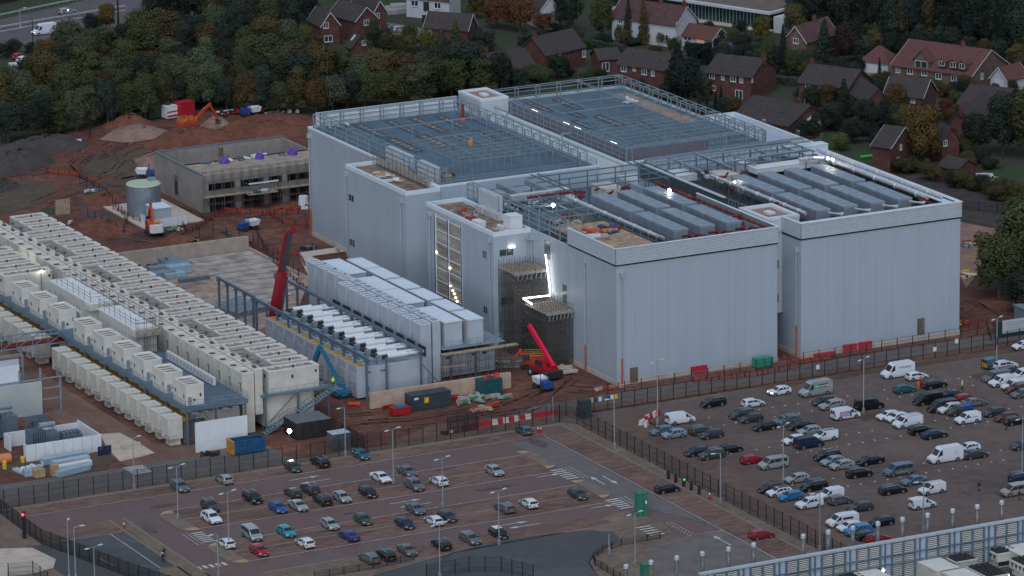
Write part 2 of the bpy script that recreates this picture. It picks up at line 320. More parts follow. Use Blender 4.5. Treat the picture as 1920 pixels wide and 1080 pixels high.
# gravel car park
struct('gravel_lot', MB().poly([(-16.8,-13.4),(90,-13.0),(200,-16),(200,-160),(-16.8,-160)], L2), G_GRAV)
struct('lot_track', MB().poly([(-16.6,-16),(-6,-16),(-8.5,-110),(-16.6,-110)], L3), ground_mat('reddish_track', [(0.36,(0.072,0.048,0.043)),(0.5,(0.115,0.073,0.062)),(0.66,(0.165,0.110,0.092))], 0.06,0.6, bump=0.3))
struct('fence_verge', MB().poly([(22,-14.6),(30,-15.5),(60,-15.6),(75,-15.8),(90,-16.5),(90,-13.4),(22,-13.4)], L3), G_DULL)
struct('grass_tufts', MB().poly(px((1600,780),(1640,772),(1655,782),(1620,792)), L3).poly(px((1820,705),(1858,696),(1862,706),(1832,712)), L3).poly(px((1440,900),(1490,905),(1496,918),(1460,915)), L3).poly(px((1862,925),(1900,915),(1915,925),(1880,935)), L3).poly(px((1218,795),(1245,784),(1252,792),(1230,800)), L3), G_DULL)
m = MB()
for i in range(26):
 for j in range(3):
  x = -6 + i * 2.55; y0 = -26 - j * 21
  for y in (y0, y0 - 5.2):
   if at(1232,800)[1] and random.random() > 0.12:
    jx, jy = random.uniform(-.12,.12), random.uniform(-.12,.12)
    m.box(x - .13 + jx, x + .13 + jx, y - .2 + jy, y + .2 + jy, L2, L3 + random.uniform(0,.05))
struct('bay_markers', m, MARK)
# kerbs (real steps)
m = MB()
def kerb(x0, y0, x1, y1, w=0.3, h=0.15): m.bar((x0, y0, h / 2),(x1, y1, h / 2), w, h)
for seg in ((-124.6,-17.05,-20.3,-17.05),(-20.3,-17.05,-20.3,-112),(-99.6,-36.2,-34.8,-36.2),(-99.6,-56.0,-34.8,-56.0),
   (-110.7,-37.3,-124.6,-37.3),(-110.7,-37.3,-110.7,-90),(-108.1,-30.5,-108.1,-90),(-110.6,-30.5,-110.6,-37.3),
   (-84.3,-68.1,-100,-68.4),(-84.3,-68.1,-80.5,-74.3),(-80.5,-74.3,-39.6,-72.5)): kerb(*seg)
k = arc[:7]
for a, b in zip(k, k[1:]): kerb(a[0], a[1], b[0], b[1])
for a, b in zip(inn[:6], inn[1:6]): kerb(a[0], a[1], b[0], b[1])
k = px((1150,1022),(1235,1003),(1300,1008),(1205,1032),(1162,1036),(1180,1062),(1230,1100))
for a, b in zip(k[2:], k[3:]): kerb(a[0], a[1], b[0], b[1])
struct('kerbs', m, KERB)
# paved islands at the row ends
TACT = mat('buff_tactile_paving', (0.36,0.26,0.14),0.9, var=0.12, scale=2)
ISL = mat('island_paving', (0.17,0.13,0.11),0.9, var=0.2, scale=0.8)
def island(xa, xb, y0, y1, side):
 r = abs(xb - xa)
 pts = []
 n = 7
 xs, xo = (xa, xb)
 for k in range(n): t = math.pi / 2 * k / (n - 1); pts.append((xs + (xo - xs) * math.sin(t), y1 - r * (1 - math.cos(t))))
 for k in range(n): t = math.pi / 2 * k / (n - 1); pts.append((xs + (xo - xs) * math.cos(t), y0 + r * (1 - math.sin(t))))
 if side < 0: pts = pts[::-1]
 a = MB().prism(pts, 0.03,0.17)
 struct('paved_island', a, ISL)
 t = MB()
 t.prism([(p[0] * 0.94 + xs * 0.06, p[1]) for p in (pts if side > 0 else pts[::-1]) if p[1] > y1 - 1.5] + [(xs, y1 - 1.5)], 0.17,0.185)
 t.prism([(p[0] * 0.94 + xs * 0.06, p[1]) for p in (pts if side > 0 else pts[::-1]) if p[1] < y0 + 1.5] + [(xs, y0 + 1.5)], 0.17,0.185)
 struct('tactile_paving', t, TACT)
island(-99.7,-102.6,-42.6,-30.4,-1); island(-99.7,-102.6,-62.2,-50.2,-1)
island(-34.6,-32.2,-39.8,-28.2,1); island(-34.6,-32.2,-59.2,-48.0,1)
# painted markings
m = MB(); Z0, Z1 = L4, L4 + 0.012
def stripe(x0, y0, x1, y1, w=0.12): m.bar((x0, y0, Z1),(x1, y1, Z1), w, 0.014)
def zebra(x0, x1, y0, y1, n, along='y'):
 for k in range(n):
  if along == 'y':
   y = y0 + (y1 - y0) * (k + .5) / n; m.box(x0, x1, y - .22, y + .22, Z0, Z1)
  else:
   x = x0 + (x1 - x0) * (k + .5) / n; m.box(x - .3, x + .3, y0, y1, Z0, Z1)
zebra(-101.9,-99.8,-49.6,-43.4,6); zebra(-34.8,-32.4,-47.3,-40.6,6); zebra(-34.8,-32.4,-66.4,-60.2,6); zebra(-37.6,-35.0,-83.0,-75.9,6)
zebra(-109.6,-103,-61.9,-60.3,6, 'x'); zebra(-119,-110.9,-73.2,-71.6,7, 'x'); zebra(-97,-93.5,-8.6,-3.8,6)
for x, y0, y1 in ((-31.8,-47.4,-40.2),(-31.8,-66.4,-59.8),(-32,-84.6,-76),(-103.2,-50,-43)):
 for k in range(9):
  y = y0 + (y1 - y0) * k / 9; stripe(x, y, x, y + .4,.2); stripe(x + .8, y, x + .8, y + .4,.2)
for k in range(9): stripe(-31.3 + k * .6,-84.4,-31 + k * .6,-84.4,.18)
stripe(-113.3,-37.6,-113.3,-90,0.14)
for y in (-21.9,-30.5,-42.0,-50.5,-61.8): stripe(-99.6 if y < -25 else -122.8, y, -34.8, y, .1)
stripe(-26.0,-22,-26.0,-110,.1)
def arrow(x, y, dx, dy, L=4.2):
 ex, ey = x + dx * L, y + dy * L; stripe(x, y, ex, ey, .22)
 nx, ny = -dy, dx
 m.add([(ex + dx * 1.6, ey + dy * 1.6, Z1 + .004),(ex + nx * .55 - dx * .1, ey + ny * .55 - dy * .1, Z1 + .004),(ex - nx * .55 - dx * .1, ey - ny * .55 - dy * .1, Z1 + .004)], [(0,1,2)])
arrow(-75.6,-24.6,1,0); arrow(-69.0,-27.2,-1,0)
arrow(-66.6,-45.0,1,0); arrow(-60.4,-47.6,-1,0); arrow(-57,-64.6,1,0); arrow(-50,-66.6,-1,0)
arrow(-38.5,-43.4,1,0,3); arrow(-39,-63.4,1,0,3)
arrow(-30.6,-52.6,0,1,3.6); arrow(-28.6,-48.2,0,-1,3.6); arrow(-28.8,-92,0,1,4.2)
for a, b in zip(px((186,1048),(760,1075)), px((214,1062),(760,1075))): stripe(a[0], a[1], b[0], b[1], .12)
for q in (((960,1040),(985,1036)),((942,1058),(968,1042)),((1095,1022),(1130,1013)),((1052,1042),(1078,1028)),((880,1046),(955,1034)),((860,1060),(930,1048))):
 a, b = px(*q); stripe(a[0], a[1], b[0], b[1], .16)
struct('road_markings', m, MARK)
# dark patches on the asphalt
STN = mat('damp_patch', (0.080,0.058,0.057),0.5, var=0.3, scale=0.8)
def blob(cx, cy, rx, ry, z, seed):
 rnd = random.Random(seed); n = 14
 return [(cx + rx * math.cos(2 * math.pi * k / n) * rnd.uniform(.55,1.1), cy + ry * math.sin(2 * math.pi * k / n) * rnd.uniform(.55,1.1)) for k in range(n)]
m = MB()
for i, (a, b, rx, ry) in enumerate(((310,948,3,.8),(282,992,1.0,3.2),(262,1000,1.6,1.4),(930,915,4.0,.9),(660,962,2.2,.5),(530,888,3,.5),(1010,832,1.4,3.4),(835,880,3,.6),(1185,965,2,.7),(700,905,3,.5),(590,1000,3,.6))):
 c = at(a, b); m.poly(blob(c[0], c[1], rx, ry, 0, i), L3 + 0.045)
struct('damp_patches', m, STN)
# roads beyond the woods and the lawns of the houses
struct('dual_carriageway', MB().poly(px((-80,52),(0,36),(120,10),(215,-14),(330,-30),(330,20),(240,48),(160,66),(60,82),(-80,100)), L2), mat('main_road_asphalt', (.095,.08,.088),.8, var=.15, scale=.2, det=7))
struct('road_verge', MB().poly(px((-80,42),(0,25),(120,2),(200,-18),(212,-13),(120,10),(0,37),(-80,54)), L3), G_GRASS)
struct('road_verge_near', MB().poly(px((-80,100),(60,82),(160,66),(165,74),(60,96),(-80,118)), L2), G_GRASS)
m = MB()
for a, b in (((-60,71),(60,49)),((62,49),(235,20)),((0,84),(20,80))):
 p, q = px(a, b); m.bar((p[0], p[1], L3 + .05),(q[0], q[1], L3 + .05),.5,.02)
struct('carriageway_lines', m, MARK)
struct('lawns', MB().poly(px((690,0),(790,-10),(800,12),(730,30),(690,24)), L2).poly(px((1290,28),(1410,42),(1420,62),(1300,48)), L2)
  .poly(px((1820,88),(1940,84),(1940,130),(1870,128)), L2).poly(px((1510,262),(1560,250),(1588,264),(1570,296),(1530,290)), L2).poly(px((1450,145),(1500,142),(1500,165),(1440,160)), L2)
  .poly(px((1590,285),(1650,275),(1650,310),(1610,315)), L2).poly(px((1840,325),(1920,310),(1940,360),(1860,350)), L2), G_GRASS)
struct('driveways', MB().poly(px((700,40),(780,50),(830,70),(780,90),(700,60)), L3).poly(px((1262,88),(1330,95),(1310,108),(1260,100)), L3).poly(px((1608,138),(1640,138),(1650,150),(1612,150)), L3)
  .poly(px((1500,252),(1545,250),(1540,262),(1500,268)), L3), mat('block_paving', (0.16,0.12,0.11),0.9, var=0.2, scale=0.8))
struct('modern_building_lawn', MB().poly(px((1440,30),(1480,30),(1480,50),(1440,50)), L3), G_GRASS)
# ---------------------------------------------------------------- the data halls
def joints_x(m, x0, x1, y, z0, z1, step=3.45, first=1.2, sgn=-1):
 x = x0 + first; k = 0
 while x < x1 - 0.4:
  m.box(x - .05, x + .05, min(y, y + sgn * .012), max(y, y + sgn * .012), z0, z1); x += step * (1 if k % 5 != 4 else 1.55); k += 1
def joints_y(m, x, y0, y1, z0, z1, step=3.45, first=1.2):
 y = y0 + first
 while y < y1 - 0.4: m.box(x - .012, x, y - .05, y + .05, z0, z1); y += step
def downpipe(par, x, y, z0, z1, nx, ny, red=3.0):
 m = MB(); px_, py_ = x + nx * .3, y + ny * .3
 m.cyl((px_, py_, z0 + red),(px_, py_, z1),.11, n=8); m.box(px_ - .35, px_ + .35, py_ - .3, py_ + .3, z1, z1 + .9)
 o = part('downpipe', m, JOINT, par)
 if red: part('downpipe_guard', MB().cyl((px_, py_, z0),(px_, py_, z0 + red),.16, n=8), mat('rust_red_guard', (0.36,0.07,0.045),0.7, var=0.2, scale=1), o)
def parapet(m, x0, x1, y0, y1, z, h=0.5, t=0.45, o=0.06):
 """raised rim round a roof, as four butted bars"""
 m.box(x0 - o, x1 + o, y0 - o, y0 + t, z, z + h); m.box(x0 - o, x1 + o, y1 - t, y1 + o, z, z + h)
 m.box(x0 - o, x0 + t, y0 + t, y1 - t, z, z + h); m.box(x1 - t, x1 + o, y0 + t, y1 - t, z, z + h)
def louvre_screen(par, segs, z0, z1, n=9):
 """horizontal blades on a backing, segs=(x0,y0,x1,y1,nx,ny)"""
 b = MB(); bl = MB()
 for x0, y0, x1, y1, nx, ny in segs:
  h = (z1 - z0) / n
  if ny:
   b.box(x0, x1, min(y0, y0 - ny * .12), max(y0, y0 - ny * .12), z0, z1)
   for k in range(n): z = z0 + h * k; y = y0; bl.add([(x0, y, z),(x1, y, z),(x1, y + ny * .16, z + h * .25),(x0, y + ny * .16, z + h * .25),(x0, y, z + h * .95),(x1, y, z + h * .95)], [(0,1,2,3),(3,2,5,4)] if ny < 0 else [(3,2,1,0),(4,5,2,3)])
  else:
   b.box(min(x0, x0 - nx * .12), max(x0, x0 - nx * .12), y0, y1, z0, z1)
   for k in range(n): z = z0 + h * k; x = x0; bl.add([(x, y1, z),(x, y0, z),(x + nx * .16, y0, z + h * .25),(x + nx * .16, y1, z + h * .25),(x, y1, z + h * .95),(x, y0, z + h * .95)], [(0,1,2,3),(3,2,5,4)])
 o = part('louvre_screen', b, mat('louvre_gap_grey', (.22,.25,.29),.7, var=.05, scale=1), par); part('louvre_blades', bl, LOUV, o)
 return o
def window(par, x0, x1, y0, y1, z0, z1, nx, ny, glass=GLASS, lit=None):
 """framed window on an axis-aligned wall; frame proud of the wall, pane just behind it"""
 f = MB(); t = .12
 if ny:
  ya, yb = min(y0, y0 + ny * .08), max(y0, y0 + ny * .08)
  f.box(x0 - t, x1 + t, ya, yb, z0 - t, z0); f.box(x0 - t, x1 + t, ya, yb, z1, z1 + t); f.box(x0 - t, x0, ya, yb, z0, z1); f.box(x1, x1 + t, ya, yb, z0, z1)
  f.box((x0 + x1) / 2 - .04,(x0 + x1) / 2 + .04, ya, yb, z0, z1)
  p = MB().box(x0, x1, y0 + ny * .015, y0 + ny * .03, z0, z1)
 else:
  xa, xb = min(x0, x0 + nx * .08), max(x0, x0 + nx * .08)
  f.box(xa, xb, y0 - t, y1 + t, z0 - t, z0); f.box(xa, xb, y0 - t, y1 + t, z1, z1 + t); f.box(xa, xb, y0 - t, y0, z0, z1); f.box(xa, xb, y1, y1 + t, z0, z1)
  f.box(xa, xb, (y0 + y1) / 2 - .04,(y0 + y1) / 2 + .04, z0, z1)
  p = MB().box(min(x0 + nx * .015, x0 + nx * .03), max(x0 + nx * .015, x0 + nx * .03), y0, y1, z0, z1)
 o = part('window', f, JOINT, par); part('pane', p, glass, o); return o
def frame_grid(par, xs, ys, z0, z1, name='roof_steel', posts=True, w=.14, m_=None):
 m = MB()
 for y in ys: m.bar((xs[0], y, z1),(xs[-1], y, z1), w, w)
 for x in xs: m.bar((x, ys[0], z1 - w),(x, ys[-1], z1 - w), w, w)
 if posts:
  for x in xs:
   for y in ys: m.bar((x, y, z0),(x, y, z1 - w), w, w)
 return part(name, m, m_ or STEEL, par)
def guard(par, pts, z, h=1.1, step=2.5, name='guard_rail', m_=None, rails=(0.55,1.1), w=.07):
 m = MB()
 for a, b in zip(pts, pts[1:]):
  d = math.hypot(b[0] - a[0], b[1] - a[1]); n = max(1, round(d / step))
  for k in range(n + 1): t = k / n; x, y = a[0] + (b[0] - a[0]) * t, a[1] + (b[1] - a[1]) * t; m.bar((x, y, z),(x, y, z + h), w)
  for r in rails: m.bar((a[0], a[1], z + r * h / 1.1),(b[0], b[1], z + r * h / 1.1), w)
 return part(name, m, m_ or STEEL, par)
def bay_frames(par, axis, c, a, b, z, h, step, w=.2, depth=2.0, inner=1):
 """steel plant-screen frame along a roof edge: posts, raking stays and three rails"""
 m = MB(); n = round((b - a) / step)
 for k in range(n + 1):
  t = a + (b - a) * k / n
  P = (lambda u, zz: (c + inner * u, t, zz)) if axis == 'y' else (lambda u, zz: (t, c + inner * u, zz))
  m.bar(P(0, z), P(0, z + h), w, w); m.bar(P(depth, z), P(depth, z + h), w * .8, w * .8); m.bar(P(0, z + h - .1), P(depth, z + h - .1), w * .7, w * .7)
 for r in (h - .05, h * .62, h * .3):
  if axis == 'y': m.bar((c, a, z + r),(c, b, z + r), w * .7, w * .7)
  else: m.bar((a, c, z + r),(b, c, z + r), w * .7, w * .7)
 r = h - .05
 if axis == 'y': m.bar((c + inner * depth, a, z + r),(c + inner * depth, b, z + r), w * .7, w * .7)
 else: m.bar((a, c + inner * depth, z + r),(b, c + inner * depth, z + r), w * .7, w * .7)
 return part('plant_screen_frame', m, STEEL, par)
def openings(par, lst, z):
 """roof openings: a rim with a boarded well showing inside"""
 r = MB(); b = MB()
 for x0, x1, y0, y1 in lst:
  for q in ((x0, x1, y0, y0 + .2),(x0, x1, y1 - .2, y1),(x0, x0 + .2, y0 + .2, y1 - .2),(x1 - .2, x1, y0 + .2, y1 - .2)): r.box(*q, z, z + .35)
  n = max(2, round((y1 - y0) / 2.2))
  for k in range(n):
   ya = y0 + .3 + (y1 - y0 - .6) * k / n; yb = ya + (y1 - y0 - .6) / n - .25
   b.box(x0 + .3, x1 - .3, ya, yb, z, z + .06)
  for k in range(1, n): ya = y0 + .3 + (y1 - y0 - .6) * k / n; r.box(x0 + .2, x1 - .2, ya - .2, ya - .05, z, z + .25)
 o = part('roof_opening_rims', r, STEELD, par); part('boarded_wells', b, mat('boarded_well_brown', (0.30,0.20,0.145),0.9, var=0.5, scale=1.2), o)
def hall(label, x0, x1, y0, y1, z, loc):
 t = thing('data_hall', label, 'building', (loc[0], loc[1], 0))
 part('wall', MB().box(x0, x1, y0, y1,0, z - .06), CLAD, t)
 return t
# ---- front left hall
h1 = hall('pale grey data hall at the front left with side scaffolding and six roof chillers', 0,33,0,61,21.0,(16,30))
part('roof_deck', MB().box(0,33,0,61,20.95,21.0), DECK, h1)
part('plinth', MB().box(-.08,33.08,-.08,61,0,.9), CONCL, h1)
part('panel_joints', (lambda m: (joints_x(m, 0,33,0,.9,21.2, first=3.7), joints_y(m, 0,0,33,.9,21.2), m)[-1])(MB()), JOINT, h1)
rim = MB(); rim.box(-.01,33.01,-.01,.35,20.94,22.05); rim.box(-.01,.35,.35,61,20.94,21.9); rim.box(32.65,33.01,.35,61,20.94,22.05); rim.box(.35,32.65,60.6,61.02,20.94,21.9)
part('parapet', rim, CLAD, h1)
part('painted_shadow_gap', MB().box(-.1,33.1,-.1,18,22.03,22.36), DARK, h1)  # dark band proud of the wall; its colour paints the shade under the screen
louvre_screen(h1, [(-.12,-.15,33.12,-.15,0,-1),(-.15,-.15,-.15,18.2,-1,0),(33.15,-.15,33.15,30,1,0)], 22.3,25.2)
part('coping', (lambda m: (m.box(-.3,33.3,-.34,.1,25.2,25.32), m.box(-.34,.06,.1,18.2,25.2,25.32), m.box(32.9,33.3,.1,30,25.2,25.32), m)[-1])(MB()), TRIM, h1)
for x, y, nx, ny in ((0,11.5,-1,0),(.9,0,0,-1)): downpipe(h1, x, y, 0,20.0 if ny else 20.2, nx, ny, 5.0)
downpipe(h1,0,32.2,12,20,-1,0,0)
part('door', MB().box(2.6,4.2,-.1,-.02,.2,3.0), mat('dull_brown_door', (0.12,0.09,0.07),0.8, var=0.3, scale=1), h1)
for z0 in (10.8,17.6): part('door', MB().box(-.06,-.02,25.4 if z0 > 12 else 19,27.6 if z0 > 12 else 20.6, z0, z0 + 3.4), mat('grey_glass_door', (0.10,0.13,0.14),0.2, var=0.3, scale=1), h1)
part('stair_block_wall', MB().box(-7.6,0,33.2,61,0,21.2), CLAD, h1)
part('stair_block_parapet', (lambda m: (parapet(m, -7.6,0,33.2,61,21.2,.8), m)[-1])(MB()), TRIM, h1)
part('stair_block_deck', MB().box(-7.1,-.4,33.7,60.5,21.2,21.3), mat('earthy_roof_deck', (0.20,0.14,0.115),0.9, var=0.4, scale=.5), h1)
part('stair_block_joints', (lambda m: (joints_y(m, -7.6,33.2,45,.5,21.2), joints_x(m, -7.6,0,33.2,.5,21.2, first=2.6), m)[-1])(MB()), JOINT, h1)
# unfinished glazed bay in the west wall of the stair block
b = MB().box(-7.64,-7.6,46.2,57.2,0,20.6); gb = part('unclad_bay', b, mat('sheeted_unclad_wall', (0.30,0.27,0.24),0.7, var=0.45, scale=.35, stretch=(1,.3,3)), h1)
m = MB()
for y in (46.3,51.7,57.1): m.box(-7.8,-7.64, y - .18, y + .18,0,20.6)
for k in range(9): m.box(-7.78,-7.64,46.4,57,.5 + k * 2.45,.65 + k * 2.45)
part('bay_rails', m, TRIM, gb)
m = MB()
for y in (46.15,51.7,57.25): m.box(-7.86,-7.8, y - .1, y + .1,0,20.6)
part('bay_columns', m, DARK, gb)
bm = MB()
for i, (y, z) in enumerate(((50.8,8.0),(50.0,7.3),(49.4,6.8),(48.8,6.2),(48.2,5.6),(51.0,11.4),(56.6,13.2))): bm.cyl((-7.75, y, z),(-7.75, y + .3, z),.13, n=6)
part('work_lights', bm, mat('work_light_glow', (1,.9,.7),1, emit=(1,.86,.6), es=5), gb)
for z in (6.0,16.5):
 window(h1,-7.6,0,36.0,37.6, z, z + 1.3,-1,0)
window(h1,-6.4,-3.6,33.2,0,17.4,18.6,0,-1); window(h1,-6.2,-3.4,33.2,0,8.2,9.6,0,-1)
bm = MB().cyl((-4.4,32.9,18.95),(-3.4,32.9,18.95),.09, n=6)
part('wall_lamp', bm, mat('cold_lamp_glow', (1,1,.9),1, emit=(1,.97,.85), es=9), h1)
for y, z in ((34.3,20),(59.2,19.6)): downpipe(h1,-7.6, y, 0, z, -1,0,0)
downpipe(h1,-2.1 + 1.2,33.2,12,20,0,-1,0)
# ---- front right hall
h2 = hall('pale grey data hall at the front right with two rows of four roof chillers', 37.7,71.5,-.5,61,21.0,(54,30))
part('roof_deck', MB().box(37.7,71.5,-.5,61,20.95,21.0), DECK, h2)
part('plinth', MB().box(37.62,71.58,-.58,61,0,.9), CONCL, h2)
part('panel_joints', (lambda m: (joints_x(m, 37.7,71.5,-.5,.9,21.4, first=5.6), m)[-1])(MB()), JOINT, h2)
rim = MB(); rim.box(37.69,71.51,-.51,-.1,20.94,22.25); rim.box(37.69,38.1,-.1,61,20.94,22.0); rim.box(71.1,71.51,-.1,61,20.94,22.25); rim.box(38.1,71.1,60.6,61.02,20.94,21.9)
part('parapet', rim, CLAD, h2)
part('painted_shadow_gap', MB().box(37.6,71.6,-.6,49,22.22,22.54), DARK, h2)  # same dark band here, shade under the louvres put into its colour
louvre_screen(h2, [(37.58,-.65,71.62,-.65,0,-1),(37.55,-.65,37.55,6.0,-1,0),(71.65,-.65,71.65,49.4,1,0)], 22.5,25.3)
part('coping', (lambda m: (m.box(37.4,71.8,-.84,-.1,25.3,25.42), m.box(37.36,37.9,-.1,6,25.3,25.42), m.box(70.9,71.84,-.1,49.4,25.3,25.42), m)[-1])(MB()), TRIM, h2)
part('pale_roof_border', (lambda m: (m.box(38.1,71,-.1,1.8,24.9,25.0), m.box(69.2,71,1.8,49,24.9,25.0), m)[-1])(MB()), TRIM, h2)
part('door', MB().box(62.4,63.9,-.62,-.52,1.2,4.3), mat('dull_brown_door', (0.12,0.09,0.07),0.8, var=0.3, scale=1), h2)
downpipe(h2,37.7,.8,0,19.8,-1,0,6.0)
# ---- back left hall
h3 = hall('tall pale grey data hall at the back left with long openings in its roof', -.4,34.2,70.4,129.6,22.0,(17,100))
part('roof_deck', MB().box(-.4,34.2,70.4,129.6,21.95,22.0), DECK, h3)
part('panel_joints', (lambda m: (joints_y(m, -.4,97,129.6,.9,22.0), joints_x(m, -.4,34,70.4,10,21.6), m)[-1])(MB()), JOINT, h3)
rim = MB(); parapet(rim, -.4,34.2,70.4,129.6,21.94,.36); part('parapet', rim, TRIM, h3)
part('plinth', MB().box(-.48,34,97,129.68,0,.9), CONCL, h3)
for y in (128.6,103.5,97.4): downpipe(h3,-.4, y, 0,20.2,-1,0,5.5)
part('stair_block_wall', MB().box(-7.6,-.4,69.9,96.6,0,21.3), CLAD, h3)
part('stair_block_parapet', (lambda m: (parapet(m, -7.6,-.4,69.9,96.6,21.3,.8), m)[-1])(MB()), TRIM, h3)
part('stair_block_deck', MB().box(-7.1,-.6,70.4,96.1,21.3,21.4), mat('earthy_roof_deck', (0,0,0)), h3)
part('stair_block_joints', (lambda m: (joints_y(m, -7.6,69.9,96.6,.5,21.2), m)[-1])(MB()), JOINT, h3)
for z in (6.3,15.2): window(h3,-7.6,0,93.0,95.4, z, z + 1.3,-1,0)
downpipe(h3,-7.6,71.6,0,19.6,-1,0,0); downpipe(h3,-7.6,96.0,0,19.9,-1,0,4)
bay_frames(h3, 'y', .4,71.5,128.6,22.0,3.0,5.2, inner=1, depth=1.5)
bay_frames(h3, 'x', 128.8,2,33,22.0,3.0,4.6, inner=-1, depth=1.6)
bay_frames(h3, 'y', 30.6,71.5,126,22.0,3.0,4.0, inner=1, depth=1.5)
part('back_cladding_screen', MB().box(1.2,32.6,129.0,129.3,22.4,25.0), TRIM, h3)
openings(h3, [(8.4,10.4,114,127),(8.4,10.6,99,112),(15.2,17.0,114,127),(15.0,17.2,98,112),(20.6,22.6,112,127),(20.6,22.6,98,109),(26.0,27.8,100,110),(26.0,27.8,114,126)], 22.0)
frame_grid(h3, [7,9.5,12,15,18,21,24,27], [76,79,82,84.5,87,90,94,97], 22.0,25.0, w=.085)
frame_grid(h3, [4.5,13,22,29.5], [109.5], 22.0,25.0, w=.16)
frame_grid(h3, [12.4,12.9,20,20.5], [76,98], 22.0,24.9, w=.09, posts=False)
guard(h3, [(-.2,70.8),(33.8,70.8),(33.8,126)], 22.3,1.1,2.4)
louvre_screen(h3, [(.5,84.9,.5,95.2,-1,0),(.5,73.8,.5,81.2,-1,0)], 21.6,25.0,10)
part('louvre_box', (lambda m: (m.box(.65,1.6,84.9,95.2,21.9,25.0), m.box(.65,1.6,73.8,81.2,21.9,25.0), m)[-1])(MB()), LOUV, h3)
m = MB(); m.box(-1.9,-.7,73,96,22.6,22.75)
part('scaffold_walkway', m, BOARD, h3)
guard(h3, [(-2.0,73),(-2.0,96)], 21.4,3.2,1.8, name='scaffold_poles', m_=SCAF, rails=(.6,.95))
# ---- back right hall
h4 = hall('back right data hall under a dense grid of roof steel with a boarded strip', 39.0,72.2,69.6,132,22.0,(56,100))
part('roof_deck', MB().box(39,72.2,69.6,132,21.95,22.0), DECK, h4)
rim = MB(); parapet(rim, 39,72.2,69.6,132,21.94,.4); part('parapet', rim, TRIM, h4)
part('boarded_roof_strip', MB().box(66.4,70.4,96,126,22.0,22.08), mat('bare_board_deck', (0.29,0.205,0.155),0.9, var=0.25, scale=.4), h4)
bay_frames(h4, 'y', 71.2,71,130,22.0,3.0,4.0, inner=-1, depth=1.4)
bay_frames(h4, 'x', 130.8,42,71,22.0,3.0,4.6, inner=-1, depth=1.5)
bay_frames(h4, 'y', 39.9,70,119,22.0,3.0,2.9, inner=1, depth=1.2)
bay_frames(h4, 'x', 70.2,40,71,22.0,3.0,4.4, inner=1, depth=1.2)
openings(h4, [(47.4,49.2,118,128),(53.8,55.4,117,128),(47.6,49.4,100,108),(53.6,55.6,99,110),(50.8,52.4,110,116),(58,59.8,94,102)], 22.0)
frame_grid(h4, [43,46,50.7,52.2,56,60.5,61.2,66], [72,75,78,81,84,87,90,95.5], 22.0,25.0, w=.09)
frame_grid(h4, [44,50.7,60.5,66], [104,112,119], 22.0,25.0, w=.13)
frame_grid(h4, [60.5,61.2], [96,130], 22.0,25.0, w=.12, posts=False)
frame_grid(h4, [63,68,71], [74,78,81,84,88], 22.0,24.6, w=.1)
part('mesh_screen', (lambda m: (m.box(39.86,39.9,70.4,118,22.3,24.6), m.box(40,58,70.0,70.04,22.3,24.6), m)[-1])(MB()), mat('reddish_mesh_screen', (0.18,0.10,0.11),0.8, alpha=.26), h4)
m = MB()
for k in (.6,4,5.1,8.2): y = 72 + k * 4.4; m.bar((40.3, y, 24.95),(40.3, y + 2.6,24.95),.08,.05)
part('strip_lights', m, mat('strip_light_glow', (1,1,1),1, emit=(1,.97,.92), es=1.2), h4)
part('east_wing_wall', MB().box(72.2,80,62.2,98.4,0,21.2), CLAD, h4)
part('east_wing_parapet', (lambda m: (parapet(m, 72.2,80,62.2,98.4,21.2,1.1), m)[-1])(MB()), TRIM, h4)
part('east_wing_lower_roof', MB().box(71.6,79.6,30,62.1,0,21.0), CLADW, h4)
# ---- link and towers between the halls
lk = thing('link_tower', 'narrow pale stair tower joining the two front halls, three small windows over an open passage', 'stair tower', (36,10,0))
part('wall', (lambda m: (m.box(33.02,37.68,6.4,17.2,7.2,24.2), m.box(33.02,34.4,9.4,17.2,0,7.2), m)[-1])(MB()), CLADW, lk)
part('upper_wall', MB().box(34.4,41.3,6.38,16.4,22.6,24.6), TRIM, lk)
part('parapet', (lambda m: (parapet(m, 34.4,41.3,6.38,16.4,24.6,.6,.8), m)[-1])(MB()), TRIM, lk)
part('roof_deck', MB().box(35.2,40.5,7.2,15.6,24.6,24.7), mat('tan_roof_deck', (0.27,0.18,0.14),0.9, var=.2, scale=.6), lk)
part('roof_hatch', MB().box(37.2,38.6,10.4,12.4,24.7,25.1), TRIM, lk)
GW = mat('green_tinted_glass', (0.03,0.10,0.075),0.1, var=.6, scale=1.2)
for z in (9.2,15.6,21.6): window(lk, 34.4,36.9,6.4,0, z, z + 1.5,0,-1, GW)
tw = thing('roof_tower', 'square pale stair head with tan roof and hatch between the back halls', 'stair tower', (38,126,0))
part('wall', MB().box(34.3,40.6,121.6,131.5,0,25), CLADW, tw)
part('parapet', (lambda m: (parapet(m, 34.3,40.6,121.6,131.5,25,.5,.8), m)[-1])(MB()), TRIM, tw)
part('roof_deck', MB().box(35.1,39.8,122.4,130.7,25,25.1), mat('tan_roof_deck', (0,0,0)), tw)
part('roof_hatch', MB().box(36.8,38.2,125.4,127.4,25.1,25.5), TRIM, tw)
ld = thing('link_building', 'lower pale wall strip filling the gap between the two back halls', 'building', (36.6,95,0))
part('wall', (lambda m: (m.box(34.25,38.95,70.6,121.5,0,21.7), m.box(.2,33,61.05,70.3,0,17), m.box(33.05,37.65,45,70.3,0,19), m.box(37.7,71.5,61.05,69.5,0,20), m)[-1])(MB()), CLADW, ld)
part('handrail_pipe', MB().tube([(37.5,121.4,23.6),(37.5,116,23.6),(37,115.4,22),(36.2,115,21.9)], .18), STEEL, ld)
part('handrail_pipe', MB().tube([(39.2,92,23.8),(37.2,92,23.8),(36.6,90.4,22.6),(36.6,89,21.9)], .18), STEEL, ld)
